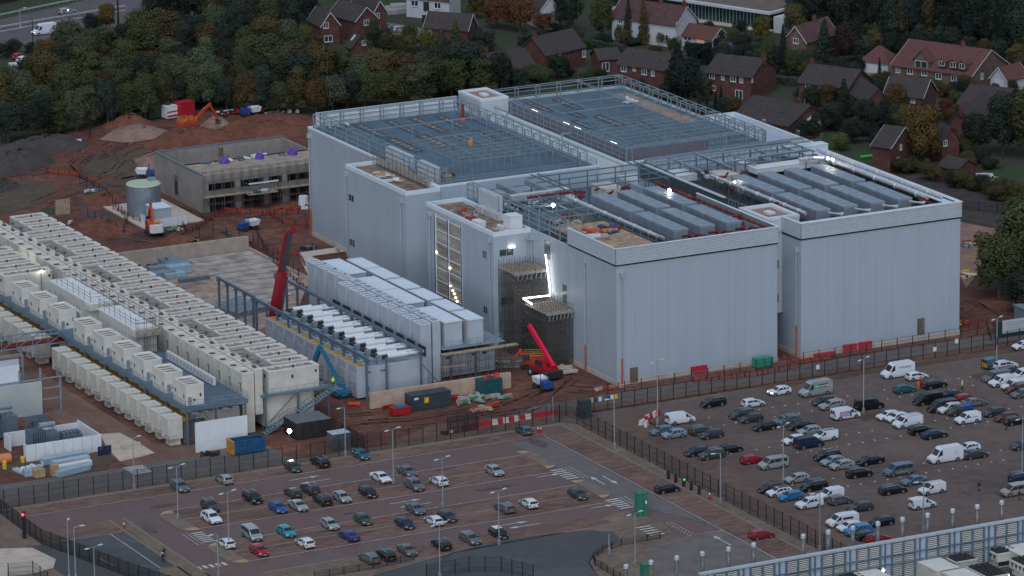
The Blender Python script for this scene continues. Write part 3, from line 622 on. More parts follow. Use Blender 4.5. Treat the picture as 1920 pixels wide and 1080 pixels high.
# ---- chillers
def make_chiller(label, L=15.0):
 t = thing('chiller', label, 'chiller', (0,0,0))
 part('casing', MB().box(-1.5,1.5,0, L, .9,3.55), CHILL, t, True)
 m = MB().box(-1.55,1.55,-.05, L + .05,3.55,4.0)
 for k in range(1,7): y = L * k / 7; m.box(-1.5,1.5, y - .05, y + .05,4.0,4.04)
 part('fan_deck', m, CHILLT, t, True)
 m = MB()
 for k in range(int(L / .5)): y = .2 + k * .5; m.box(-1.52,-1.5, y, y + .12,1.0,2.3); m.box(-1.52,-1.5, y + .12, y + .22,2.9,3.05)
 m.box(-1.54,-1.5,0, L, 2.42,2.5)
 part('side_grilles', m, mat('chiller_dark_slot', (0.145,0.17,0.205),0.7, var=.2, scale=1), t, True)
 part('lower_coil', MB().box(-1.515,-1.505,.05, L - .05,.95,2.4), mat('coil_purple_grey', (.20,.205,.26),.6, var=.1, scale=1), t, True)
 f = MB(); f.box(-1.4,1.4,.1, L - .1,.25,.9)
 for k in range(5): y = .4 + k * (L - .8) / 4; f.box(-1.45,-1.2, y - .1, y + .1,0,.9); f.box(1.2,1.45, y - .1, y + .1,0,.9)
 part('base_frame', f, mat('chiller_base_dark', (0.10,0.115,0.14),0.8, var=.2, scale=1), t, True)
 return t
ch0 = None; rowname = ('nearer', 'farther')
for hi, (cols, hn) in enumerate((((17.4,22.9,28.4), 'front left'),((47.2,53.0,58.8,64.6), 'front right'))):
 for r, y in enumerate((7.7,24.4)):
  for c, x in enumerate(cols):
   lab = 'rooftop chiller, %s in the %s row on the %s hall' % (nleft(c), rowname[r], hn)
   if ch0 is None: ch0 = make_chiller(lab); o = ch0
   else: o = copy_tree(ch0)
   o.location = (x, y, 21.05); o['label'] = lab; o['group'] = 'chillers on the front halls'
# ---- pipework and ducts on the front halls
def pipe_run(name, label, pts, r, m_, z=None, flanges=0, cat='pipe'):
 m = MB().tube(pts, r, 9)
 t = thing(name, label, cat, (pts[0][0], pts[0][1], pts[0][2] - r))
 part('pipe', m, m_, t, smooth=False)
 if flanges:
  f = MB()
  for a, b in zip(pts, pts[1:]):
   A, B = Vector(a), Vector(b); n = max(1, int((B - A).length / flanges)); d = (B - A).normalized()
   for k in range(n): q = A + d * (k + .5) * (B - A).length / n; f.cyl(tuple(q - d * .08), tuple(q + d * .08), r * 1.45, n=9)
  partn('flange', f, 18, m_, t)
 s = MB()
 for a, b in zip(pts, pts[1:]):
  A, B = Vector(a), Vector(b); n = max(1, int((B - A).length / 4))
  for k in range(n): q = A + (B - A) * (k + .5) / n; s.bar((q.x, q.y, 21),(q.x, q.y, q.z - r),.14)
 partn('support', s, 8, STEELD, t)
 return t
pipe_run('lagged_pipe', 'silver lagged pipe along the left side of the front left chillers', [(12.2,7,24.6),(12.2,41,24.6)], .34, SILV, flanges=5)
pipe_run('lagged_pipe', 'thin silver pipe beside the thicker one left of the chillers', [(13.1,6,24.3),(13.1,41,24.3),(14.2,43,24.3)], .2, SILV)
pipe_run('red_pipe', 'red pipe lying along the front louvre screen of the front left hall', [(2,.8,25.0),(32,.8,25.0)], .14, REDP, flanges=3)
pipe_run('red_pipe', 'red pipe with many flanges right of the front left chillers', [(32,1.6,24.7),(31.8,44,24.7)], .2, REDP, flanges=2)
pipe_run('red_pipe', 'red pipe header crossing behind the left row of chillers', [(6,46,24.3),(16,45.5,24.4),(17,44,24.4)], .26, REDP, flanges=1.5)
pipe_run('lagged_pipe', 'fat silver pipe along the left side of the front right chillers', [(43.6,8,24.7),(43.6,43,24.7)], .36, SILV, flanges=5)
pipe_run('red_pipe', 'red pipe and flanges left of the front right chillers', [(44.6,18,24.3),(44.6,42,24.3)], .24, REDP, flanges=2)
pipe_run('lagged_pipe', 'fattest silver pipe along the far right edge of the front right hall', [(68.4,6,25.1),(68.4,43,25.1),(66.6,44.4,25.1),(63.6,44.6,25.1)], .42, SILV, flanges=7)
pipe_run('lagged_pipe', 'second silver pipe inside the right hand parapet of the front right hall', [(70.2,4,25.5),(70.2,49,25.5)], .3, SILV, flanges=9)
pipe_run('red_pipe', 'short red pipe cluster in the far right corner of the front right hall', [(67.6,3,24.6),(67.6,7.5,24.6),(69.2,9,24.8)], .24, REDP, flanges=.9)
for i, x in enumerate((47.2,53.0,58.8,64.6)):
 m = MB().tube([(x + .6,7,24.6),(x + .6,2.2,25.2)], .2,8).tube([(x + 1.3,7,24.2),(x + 1.3,3.0,25.2)], .2,8)
 shape('white_pipe_pair', m, SILV, 'short silver pipe pair before the %s chiller of the front right hall' % (nth(i) if i else 'first'), 'pipe', 'silver pipes at the chiller ends')
for i, x in enumerate((17.4,22.9,28.4)):
 m = MB().tube([(x + 1.0,7.3,23.2),(x + 1.0,4.6,24.0),(x + 1.0,3.2,24.9),(x + 1.8,1.8,24.9)], .22,8).tube([(x + .2,7.3,23.8),(x + .2,4.4,24.6),(x - .6,2.0,24.9)], .22,8)
 for q in ((x + 1.0,4.6,24.0),(x + .2,4.4,24.6)): m.cyl((q[0], q[1] - .15, q[2]),(q[0], q[1] + .15, q[2]),.42, n=10)
 shape('red_pipe_cluster', m, REDP, 'knot of red pipes before the %s chiller of the front left hall' % (nth(i) if i else 'first'), 'pipe', 'red pipes at the chiller ends')
for i, (x, y) in enumerate(((15.4,43.2),(20.6,43.4),(25.6,43.6),(31.6,30),(31.2,42),(44.8,40),(43.9,16.8),(31.8,12))):
 m = MB()
 rnd = random.Random(i)
 for k in range(5):
  a = (x + rnd.uniform(-1,1), y + rnd.uniform(-1.2,1.2),23 + rnd.uniform(0,2)); b = (a[0] + rnd.uniform(-1.2,1.2), a[1] + rnd.uniform(-1.4,1.4), a[2] + rnd.uniform(-.6,.8))
  m.cyl(a, b, .22, n=7); m.cyl(a, (a[0], a[1], a[2] + .35),.36, n=8)
 wh = ['behind the leftmost far chiller', 'behind the second far chiller', 'behind the third far chiller', 'beside the gap between the front halls', 'at the far end of the gap between halls', 'left of the front right chillers', 'behind the link tower', 'beside the rightmost near chiller'][i]
 shape('valve_cluster', m, REDP, 'cluster of red valves and elbows ' + wh, 'valves', 'red valve clusters')
# steel frames, galleries and ducts of the front roofs
pr_ = thing('pipe_rack', 'blue grey steel pipe rack with rails over the chillers of the front left hall', 'steel frame', (8,40,21))
frame_grid(pr_, [1.2,4.4,8.0,11.6], [28,33,38,43.5,48], 21,24.6, w=.16)
bay_frames(pr_, 'y', .6,18.4,60,21.9,3.0,4.2, inner=1, depth=1.2)
m = MB()
for k in range(7): m.bar((.8 + k * .0,20 + k * 5.6,24.7),(12,20 + k * 5.6,24.7),.14) if k > 1 else None
for x in (14.0,34.6): m.bar((x, 44,24.9),(x, 60,24.9),.22); m.bar((x + 1.4,44,24.9),(x + 1.4,60,24.9),.22)
for y in (46,50,54,58): m.bar((12, y, 24.8),(36, y, 24.8),.2)
for x in (13,19,25,31,36):
 for y in (46,54,58): m.bar((x, y, 21),(x, y, 24.8),.18)
part('cross_beams', m, STEELD, pr_)
pr2 = thing('pipe_rack', 'long blue grey steel pipe rack crossing behind the chillers of the front right hall', 'steel frame', (55,55,21))
frame_grid(pr2, [38.6,44,50,56,62,68,71], [48.5,52,56,60.4], 21,24.6, w=.18, m_=STEELD)
m = MB()
for y in (59.4,60.4,57.2): m.bar((38.6, y, 24.9),(74, y + 1,24.9),.3,.3)
for x in (43.4,49.6,55): m.bar((x, 46,24.9),(x, 60,24.9),.28,.28)
m.tube([(50,51,24.8),(58,51,24.8),(59,52,24.8),(70,52.4,24.8)], .2,8)
part('cable_trays', m, STEEL, pr2)
guard(pr2, [(37.4,18.4),(37.4,60),(70,60)], 22.0,2.6,1.2, rails=(.1,.55,1.1), w=.08, name='mesh_gallery_posts')
part('gallery_screen', MB().box(37.3,37.34,26,60,21.6,24.4), mat('gallery_mesh_dark', (0.07,0.10,0.11),.7, alpha=.75), pr2)
part('gallery_coping', MB().box(37.1,37.7,27,58,24.4,24.6), TRIM, pr2)
for i, (x0, x1, y0, y1, z0, z1, mt, lab) in enumerate((
 (54.4,70.8,44.8,48.0,23.2,24.2, WHITE, 'long white insulated duct lying behind the front right chillers'),
 (68.6,77.6,57.4,60.0,22.4,24.0, TRIM, 'pale duct casing at the far right corner of the roofs'),
 (22.4,26.2,45.8,51.4,21.1,23.8, CREAM, 'pale olive plant box behind the front left chillers'),
 (46.6,50.4,44.4,49.4,21.1,23.8, CREAM, 'pale olive plant box behind the leftmost front right chillers'),
 (16.4,18.4,51.6,54.0,21.1,23.2, WHITE, 'small white plant box beside the blue pumps on the roof'),
 (-3.4,-.9,34.6,37.4,21.3,24.1, WHITE, 'white double cabinet standing on the brown roof of the front stair block'),
 (-6.9,-5.4,40.6,43.4,21.3,22.2, WHITE, 'low white box near the edge of the front stair block roof'),
 (40.4,44.6,50.4,55.6,21.1,23.3, WHITE, 'white flat topped plant box inside the rack beside the gallery'),
 (56.4,58.8,53.4,57.6,21.1,23.2, WHITE, 'white plant box amid red pipes behind the long white duct'),
 (62.4,64.8,53.2,58.0,21.1,23.0, STEEL, 'grey plant box amid pipes behind the long white duct'))):
 m = MB().box(x0, x1, y0, y1, z0, z1); m.box(x0 - .06, x1 + .06, y0 - .06, y1 + .06, z1, z1 + .1)
 k = x0 + 1.2
 shape('plant_box' if 'duct' not in lab else 'duct', m, mt, lab, 'duct' if 'duct' in lab else 'plant unit')
def duct(lab, pts, w, h, m_):
 m = MB()
 for a, b in zip(pts, pts[1:]): m.bar(a, b, w, h)
 for a, b in zip(pts, pts[1:]):
  A, B = Vector(a), Vector(b); n = int((B - A).length / 1.5)
  for k in range(1, n): q = A + (B - A) * k / n; d = (B - A).normalized() * .05; m.bar(tuple(q - d), tuple(q + d), w + .12, h + .12)
 return shape('duct', m, m_, lab, 'duct')
duct('silver air duct with two legs over the front left hall roof', [(3.2,47.6,24.2),(13.4,47.6,24.2)], 1.4,1.1, SILV)
duct('silver duct arm reaching back beside the louvre panel', [(6,48.5,24.3),(6,57.8,24.3)], 1.2,.9, STEEL)
duct('second silver duct arm reaching back over the front left roof', [(12,48.5,24.3),(12,57.8,24.3)], 1.2,.9, STEEL)
duct('square section galvanised duct lying on the front stair block roof', [(-1.2,52.2,22.0),(-1.2,42.8,22.0)], 1.3,1.2, SILV)
t = thing('louvre_panel', 'white free standing louvre panel on the front stair block edge', 'louvre', (0,50,21))
louvre_screen(t, [(-.3,45.5,-.3,53.6,-1,0)], 22.2,25.4,10); part('louvre_casing', MB().box(-.15,.6,45.5,53.6,22.0,25.4), LOUV, t)
# gap floor and things lying on the roofs
f1 = thing('roof_walkway', 'boarded plywood floor inside the louvre screen of the front left hall', 'floor', (7,14,21))
part('boards', MB().box(.5,10.4,.6,24,23.8,24.0), PLY, f1); part('well_edge', MB().box(.6,5,25,33,21.0,21.12), DARK, f1)
guard(f1, [(10.6,1.6),(10.6,40)], 23.9,1.4,3, rails=(.3,1.05), name='railing')
part('screen_sheet', MB().box(11.0,11.04,3,40,21.1,23.8), mat('grey_green_sheet', (0.12,0.15,0.155),.6, var=.2, scale=.4), f1)
def pile(lab, cx, cy, z, n, spread, mats, seed, cat='materials', size=(.5,1.6)):
 rnd = random.Random(seed); t = thing('material_pile', lab, cat, (cx, cy, z))
 for mi, mt in enumerate(mats):
  m = MB()
  for k in range(n):
   x, y = cx + rnd.uniform(-1,1) * spread[0], cy + rnd.uniform(-1,1) * spread[1]; a = rnd.uniform(-.5,.5) + (math.pi / 2 if rnd.random() < .4 else 0)
   L = rnd.uniform(*size); w = rnd.uniform(.15,.5) * min(1, L); h = rnd.uniform(.1,.6); zz = z + rnd.uniform(0,.25)
   q = MB().box(x - L, x + L, y - w, y + w, zz, zz + h).rot(a, x, y); m.add(q.v, q.f)
  part('stack', m, mt, t)
 return t
pile('heap of blue and red cased tools on the boarded roof floor', 8.2,17,24.0,6,(1.2,2.6), [BLUEP, REDP, PLY], 1)
pile('orange sacks and grey offcuts on the boarded roof floor', 3.6,14.5,24.0,7,(1.2,2.6), [ORANGE, CONC, TRIM], 2)
pile('orange crates and offcuts on the brown front stair block roof', -4.6,50,21.3,8,(1.6,3.6), [ORANGE, TEAL, CONC], 3, size=(.2,.7))
pile('grey offcuts by the edge of the brown front stair block roof', -4.6,36.6,21.3,6,(.9,1.6), [TRIM, CONC], 4, size=(.3,.9))
pile('sheets and offcuts on the brown roof of the back stair block', -4.6,84,21.4,6,(1.4,4), [TRIM, CONC, PLY], 5, size=(.4,1.4))
pile('blue pumps on a stand behind the front left chillers', 14.6,56,21.6,5,(2.0,.8), [TEAL, STEEL], 6, size=(.3,.9))
pile('white wrapped packs on the far edge of the back left roof', 6,126.4,22.3,3,(3.2,.6), [WHITE], 7, size=(.4,1))
pile('dark pallet stack on the blue grey roof of the back left hall', 5.2,77,22.1,5,(1.0,.5), [DARK, PLY], 8, size=(.6,1))
pile('white sheets on the boarded strip of the back right hall', 66.8,119,22.1,4,(1,3), [WHITE], 9, size=(.8,1.8))
pile('red valves amid pipes behind the long white duct', 60,54.4,21.4,12,(4.2,3.2), [REDP, STEELD], 10, size=(.3,1.6))
pile('red valves and grey pipes by the far right corner of the roofs', 68.6,53.6,21.4,9,(2.4,2.6), [REDP, STEEL], 11, size=(.3,1.6))
pile('blue grey plant parts inside the gallery of the front right hall', 50,55,21.2,9,(4.6,3), [STEEL, TRIM, DARK], 12, size=(.4,1.8))
pile('mixed pipe lengths behind the louvre panel of the front left hall', 8,53,21.2,12,(5,4), [STEEL, DARK, TRIM], 13, size=(.4,2))
pile('mixed pipe lengths on the deck behind the lit mast', 10.4,35,21.2,9,(3,4), [STEEL, CONCL, REDP], 14, size=(.4,2))
m = MB().cyl((20.4,98.4,22.9),(20.4,98.4,23.7),.55,.3, n=9); m.cyl((20.4,98.4,22.1),(20.4,98.4,22.9),.45,.55, n=9)
shape('orange_bag', m, mat('orange_bag', (0.65,.28,.06),.8, var=.2, scale=2), 'orange sack hanging in the middle of the back left roof', 'bag')
m = MB().cyl((30.0,121,22.0),(30.0,121,22.5),1.1,.8, n=8); m.bar((30,121,22.5),(30,121,25.2),.4)
shape('red_hoist', m, REDV, 'red and white hoist mast by the stair head on the back left roof', 'hoist')
# ---------------------------------------------------------------- cream generator plant on the left
PT = 4.57
def louvred_cooler(label, L, n):
 t = thing('dry_cooler', label, 'dry cooler', (0,0,0))
 part('casing', MB().box(0, L, 0,2.95,0,3.75), CREAM, t, True)
 rim = MB(); parapet(rim, 0, L, 0,2.95,3.75,.25,.28,.04); part('rim', rim, CREAMT, t, True)
 part('recess', MB().box(.3, L - .3,.3,2.65,3.76,3.82), CREAMT, t, True)
 m = MB(); rnd = random.Random(n + int(L * 10)); k = rnd.choice((3,4,5)) if L < 8 else rnd.choice((5,6,7)); x = .6
 for i in range(k):
  w = (L - 1.2) / k; c = (x + w / 2,1.47); rx = w * .49; ry = 1.15
  m.poly([(c[0] + rx * math.copysign(abs(math.cos(a)) ** .6, math.cos(a)), c[1] + ry * math.copysign(abs(math.sin(a)) ** .6, math.sin(a))) for a in [2 * math.pi * j / 14 for j in range(14)]], 3.84); x += w
 part('fan_openings', m, RECESS, t, True)
 m = MB(); m.box(-.04,0,1.2,1.9,2.6,3.1); m.box(L * .45, L * .45 + .4,-.04,0,2.2,2.8); m.box(L * .92, L * .92 + .35,-.04,0,2.7,3.2); m.cyl((L * .5,.15,4.05),(L * .5,.15,4.5),.16, n=6)
 part('fittings', m, DARK, t, True)
 return t
cl = thing('equipment_platform', 'blue grey steel platform with stairs carrying the row of cream dry coolers', 'platform', (-60,60,0))
part('deck', MB().box(-67.2,-54.2,4.2,138,6.15,6.4), STEELD, cl)
m = MB()
for y in [4.6 + k * PT * 2 for k in range(15)]:
 for x in (-66.6,-60.4,-54.6): m.bar((x, y, 0),(x, y, 6.15),.32)
m.bar((-66,4.6,1.5),(-60.8,4.6,6),.14); partn('column', m, 8, STEELD, cl)
guard(cl, [(-67,4.3),(-54.3,4.3),(-54.3,12)], 6.4,1.1,1.6, w=.06)
part('cream_lower_wall', MB().box(-66.4,-57,5.4,138,.6,6.1), CREAM, cl)
m = MB()  # stair flight
for k in range(24):
 q = k / 23; x = -67.6 + 12.6 * q; z = .3 + 6.0 * q if not (.38 < q < .5) else .3 + 6.0 * .42
 m.box(x - .2, x + .25,2.2,3.5, z - .06, z)
part('stair_treads', m, STEEL, cl)
m = MB()
for y in (2.15,3.55):
 m.bar((-67.8, y, .1),(-62.6, y, 2.7),.12,.3); m.bar((-62.6, y, 2.7),(-61.4, y, 2.7),.12,.3); m.bar((-61.4, y, 2.7),(-54.8, y, 6.3),.12,.3)
 m.bar((-67.8, y, 1.2),(-62.6, y, 3.8),.07); m.bar((-62.6, y, 3.8),(-61.4, y, 3.8),.07); m.bar((-61.4, y, 3.8),(-54.8, y, 7.4),.07)
 for k in range(9): q = k / 8; x = -67.6 + q * 12.6; z = (.2 + (x + 67.8) * .5) if x < -62.6 else (2.7 if x < -61.4 else 2.7 + (x + 61.4) * .545); m.bar((x, y, z),(x, y, z + 1.1),.06)
m.box(-55.2,-52.8,2.1,6,6.2,6.35)
part('stair_stringers', m, STEELD, cl)
protos = {}; cnt = 0
for i in range(29):
 lng = i % 5 in (0,4) if i else True
 key = ('L' if lng else 'S') + str(i % 3)
 L = 9.6 if lng else 6.9
 lab = 'cream dry cooler with stained fan openings, %s along the long platform' % nfront(i)
 if key not in protos: protos[key] = louvred_cooler(lab, L, i % 3); o = protos[key]
 else: o = copy_tree(protos[key])
 o.location = (-55.9 - L, 5.5 + i * 4.5,6.42); o['label'] = lab; o['group'] = 'dry coolers on the long platform'
# pipes between the coolers and the column row
m = MB()
for i in range(28):
 y = 9.4 + i * 4.5
 if i % 5 in (0,1,2,3):
  for z in (7.2,8.2,9.2,10.0): m.cyl((-67.6, y - .3, z),(-62.6, y - .3, z),.07, n=5)
t = thing('pipe_bundle', 'thin dark pipes bridging the gap between the cream coolers and the cream stacks', 'pipes', (-65,60,7)); part('pipes', m, SCAF, t)['kind'] = 'stuff'
# exhaust column row, pairs
def exhaust_pair(label):
 t = thing('exhaust_housing', label, 'exhaust housing', (0,0,0))
 part('casing', MB().box(0,2.2,0,3.7,0,10.6), CREAM, t, True)
 part('rear_casing', MB().box(2.45,3.9,.2,3.5,3.0,10.9), CREAM, t, True)
 rim = MB(); parapet(rim, 0,2.2,0,3.7,10.6,.25,.2,.03); parapet(rim, 2.45,3.9,.2,3.5,10.9,.25,.2,.03); part('rim', rim, CREAMT, t, True)
 part('cowl', MB().cyl((3.2,2.2,10.95),(3.2,2.0,11.2),.45,.38, n=10).box(.6,1.6,1.2,2.0,10.62,10.7), mat('sooty_cowl', (.11,.06,.05),.9, var=.4, scale=2), t, True)
 m = MB(); m.bar((-.1,.6,7.5),(-.1,.6,9.0),.09); m.bar((-.1,.6,9.0),(-.45,.6,9.0),.09); part('wall_light_arm', m, DARK, t, True)
 return t
e0 = None
for i in range(28):
 y = 5.2 + i * 4.55
 lab = 'tall cream exhaust housing with a sooty cowl, %s in its row' % nfront(i)
 if e0 is None: e0 = exhaust_pair(lab); o = e0
 else: o = copy_tree(e0)
 o.location = (-70.6, y, 0.02); o['label'] = lab; o['group'] = 'cream exhaust housings'
# west platform
pw = thing('equipment_platform', 'long blue grey deck on steel posts carrying white cube housings and condensers', 'platform', (-77,60,0))
part('deck', MB().box(-82.4,-71.0,2.4,128,6.8,7.05), DECK, pw)
part('edge_beam', MB().box(-82.75,-82.4,2.1,128,6.35,7.1).box(-82.4,-70.9,2.1,2.4,6.35,7.1), STEELD, pw)
m = MB()
for k in range(14):
 y = 2.6 + k * PT * 2
 for x in (-82.2,-76.8,-71.3): m.bar((x, y, 0),(x, y, 6.35),.3)
m.bar((-82.2,2.6,5.8),(-77,2.6,2.4),.14); m.bar((-76.4,2.6,2.2),(-79.8,2.6,6.6),.3,.1)
partn('column', m, 8, STEELD, pw)
guard(pw, [(-70.9,12),(-70.9,2.2),(-82.6,2.2),(-82.6,128)], 7.1,1.1,2.3, w=.055)
part('inner_wall', MB().box(-81.0,-71.6,4.4,128,.4,5.2), CREAM, pw)
m = MB()
for k in range(26): x = -81 + (k % 5) * 1.9; m.cyl((x, 3.4 + (k // 5) * .6,5.6),(x + 1.2,3.4 + (k // 5) * .6,5.6),.28, n=7)
part('under_deck_pipes', m, SILV, pw)
def cube(label):
 t = thing('fan_housing', label, 'fan housing', (0,0,0))
 part('casing', MB().box(0,3.4,0,5.4,0,3.55), mat('white_plant_housing', (.58,.57,.54),.6, var=.08, scale=.6), t, True)
 rim = MB(); parapet(rim, 0,3.4,0,5.4,3.55,.2,.2,.04); part('rim', rim, CREAMT, t, True)
 m = MB()
 for k in range(3): m.box(.5,2.9,.8 + k * 1.45,1.55 + k * 1.45,3.56,3.6)
 part('top_slots', m, RECESS, t, True)
 m = MB(); m.box(-.03,0,.6,1.0,1.2,1.9); m.box(-.03,0,4.2,4.6,1.6,2.2); m.box(1.4,1.8,-.03,0,.7,1.1); m.box(2.6,2.9,-.03,0,1.4,2.0); part('hatches', m, DARK, t, True)
 m = MB(); m.box(.4,.9,-.35,-.05,0,1.6); part('cabinet', m, STEEL, t, True)
 return t
c0 = None; ys = [3.2,12.3,21.4,30.5,39.6,48.7,61.0,70.1,79.2]
for i, y in enumerate(ys):
 lab = 'white cube shaped fan housing on the near edge of the deck, %s' % nfront(i)
 if c0 is None: c0 = cube(lab); o = c0
 else: o = copy_tree(c0)
 o.location = (-82.1, y, 7.07); o['label'] = lab; o['group'] = 'white fan housings'
for i, (y0, y1, lab) in enumerate(((38.8,56.0, 'long white roofed switch room with scaffold poles over it, nearer of two'),(60.2,79.4, 'long white roofed switch room with scaffold poles over it, farther of two'))):
 t = thing('switch_room', lab, 'plant room', (-74.5,(y0 + y1) / 2,7.05))
 part('wall', MB().box(-76.3,-72.3, y0, y1,7.08,11.3), mat('white_plant_housing', (0,0,0)), t)
 part('roof', MB().box(-76.5,-72.1, y0 - .2, y1 + .2,11.3,11.6), mat('bright_white_roof', (.66,.67,.70),.6, var=.06, scale=.6), t)
 part('roof_hood', MB().box(-76.7,-71.9, y0 - .6, y0 + 2,10.2,11.25), CREAM, t)
 part('door', MB().box(-74.9,-73.4, y0 - .06, y0 - .01,7.1,10.0), mat('beige_door', (.42,.38,.33),.8, var=.1, scale=1), t)
 m = MB()
 for k in range(4): m.cyl((-76.36, y0 + 5 + k * 1.4,9.5),(-76.3, y0 + 5 + k * 1.4,9.5),.35, n=10)
 part('wall_vents', m, GREYU, t)
 part('side_box', MB().box(-76.9,-76.3, y0 + 3.6, y0 + 10.2,7.3,9.0), CREAM, t)
 s = thing('scaffold', 'thin scaffold handrail poles standing on the roof of the %s white switch room' % ('nearer', 'farther')[i], 'scaffold', (-74.5,(y0 + y1) / 2,11.6))
 guard(s, [(-76.2, y0),(-76.2, y1),(-72.4, y1),(-72.4, y0),(-76.2, y0)], 11.62,2.2,2.6, m_=SCAF, rails=(.5,.8), w=.06, name='poles')
 if i == 0:
  m = MB()
  for x in (-76.6,-75.0,-73.4,-72.0):
   for y in (y0 - 1.9, y0 - .9): m.bar((x, y, 7.1),(x, y, 14),.06)
  for z in (8.6,10.2,11.8,13): m.bar((-76.8, y0 - 1.9, z),(-71.8, y0 - 1.9, z),.06); m.bar((-76.8, y0 - .9, z),(-71.8, y0 - .9, z),.06)
  part('tower_poles', m, SCAF, s); part('boards', MB().box(-76.8,-72, y0 - 2, y0 - .8,11.4,11.5), PLY, s)
k0 = None
for i in range(14):
 lab = 'white air conditioning condenser standing on the blue deck, %s in its row' % nfront(i)
 if k0 is None:
  k0 = thing('condenser_unit', lab, 'condenser', (0,0,0)); part('casing', MB().box(0,.55,0,1.15,.12,1.55), CREAMT, k0, True)
  part('fan_grille', MB().cyl((-.02,.58,.85),(0,.58,.85),.4, n=12), GREYU, k0, True); part('feet', MB().box(.05,.5,.1,.25,0,.12).box(.05,.5,.9,1.05,0,.12), DARK, k0, True); o = k0
 else: o = copy_tree(k0)
 o.location = (-73.0,12.4 + i * 1.5,7.07); o['label'] = lab; o['group'] = 'condenser units on the blue deck'
# farther coolers standing on the west platform at the left edge of the picture
for i in range(5):
 o = copy_tree(protos['L%d' % (i % 2)] if ('L%d' % (i % 2)) in protos else protos['L0']); o.location = (-82 - (.5 if i else 0),88.4 + i * 4.6,7.1)
 o['label'] = 'cream dry cooler behind the white cube housings at the left edge, %s' % nfront(i); o['group'] = 'coolers at the left edge'
# low tanks along the yard with yellow intakes behind them
l0 = None; i = 0
tys = [3.6 + k * PT for k in range(12)] + [64 + k * PT for k in range(8)]
for i, y in enumerate(tys):
 lab = 'cream generator enclosure with a narrow base, %s in the yard row' % nfront(i)
 if l0 is None:
  l0 = thing('generator_enclosure', lab, 'generator', (0,0,0))
  part('casing', MB().box(0,2.7,0,2.9,1.3,5.0), CREAM, l0, True); rim = MB(); parapet(rim, 0,2.7,0,2.9,5.0,.15,.2,.03); part('rim', rim, CREAMT, l0, True)
  part('base', MB().box(.5,2.5,.5,2.4,.1,1.3), CREAMT, l0, True)
  m = MB()
  for q in ((-.1,-.3),(-.1,1.2)): m.bar((*q, 0),(*q, 2.0),.05)
  for z in (.9,1.4,2.0): m.bar((-.1,-.3, z),(-.1,1.2, z),.05); m.bar((-.1,-.3, z),(1.4,-.3, z),.05)
  part('ladder_rail', m, SCAF, l0, True)
  part('intake', MB().box(2.9,4.5,.2,3.6,4.2,4.7), YEL, l0, True); part('rear_casing', MB().box(2.9,7,.1,3.7,.2,4.15), mat('dark_generator_body', (.09,.085,.08),.8, var=.3, scale=1), l0, True)
  m = MB().cyl((4.9,1.8,4.2),(4.9,1.8,5.6),.3, n=7).box(4.4,5.5,.6,1.4,4.2,5.2); part('filters', m, STEEL, l0, True); o = l0
 else: o = copy_tree(l0)
 o.location = (-85.4, y, 0.06); o['label'] = lab; o['group'] = 'generator enclosures along the yard'
shape('white_screen_wall', MB().box(-82.6,-72.9,-1.75,-1.5,0.1,5.4), WHITE, 'tall plain white screen wall at the near end of the cream plant', 'wall')
# pipe bridge
tb = thing('pipe_bridge', 'grey steel truss bridge carrying red pipes into the cream plant', 'pipe bridge', (-92,61,0))
m = MB()
for y in (59.4,62.2):
 for z in (5.2,7.0): m.bar((-130, y, z),(-82.9, y, z),.2)
 for k in range(16): x = -130 + k * 3.0; m.bar((x, y, 5.2),(x, y, 7.0),.12); m.bar((x, y, 5.2),(x + 3, y, 7.0),.1)
for k in range(17): x = -130 + k * 3.0; m.bar((x, 59.4,7.0),(x, 62.2,7.0),.12); m.bar((x, 59.4,7),(min(x + 3,-83),62.2,7.0),.08)
for x in (-120,-98): m.bar((x, 59.4,0),(x, 59.4,5.2),.3); m.bar((x, 62.2,0),(x, 62.2,5.2),.3)
part('truss', m, STEEL, tb)
m = MB()
for y in (60.0,60.7,61.4): m.cyl((-130, y, 5.5),(-80.5, y, 5.5),.24, n=8)
part('pipes', m, REDP, tb)
# half clad building at the left edge
hb = thing('half_clad_building', 'half clad grey building with open steel frame at the left edge', 'building', (-104,40,0))
part('wall', MB().box(-140,-96.4,34.0,34.3,0,6.0), mat('sage_cladding', (.40,.45,.45),.5, var=.05, scale=.3), hb)
part('inner_wall', MB().box(-140,-98.4,39.5,39.8,0,9.0).box(-104.6,-100,35.2,35.4,6.0,9.2), mat('white_lining', (.62,.66,.76),.6, var=.06, scale=.4), hb)
m = MB()
for x in (-92.6,-96.3,-100.2,-106): m.bar((x, 34.8,0),(x, 34.8,6.2 if x > -93 else 8.2),.28)
for z in (2.4,4.4,6.2): m.bar((-106,34.8, z),(-92.6,34.8, z),.2)
for z in (6.4,8.0): m.bar((-140,38.8, z),(-98,38.8, z),.2)
for x in (-98,-104,-110): m.bar((x, 38.8,0),(x, 38.8,10),.26)
for z in (9.8,10.0): m.bar((-140,39.0, z),(-98,39.0, z),.25)
part('steel_frame', m, STEEL, hb)
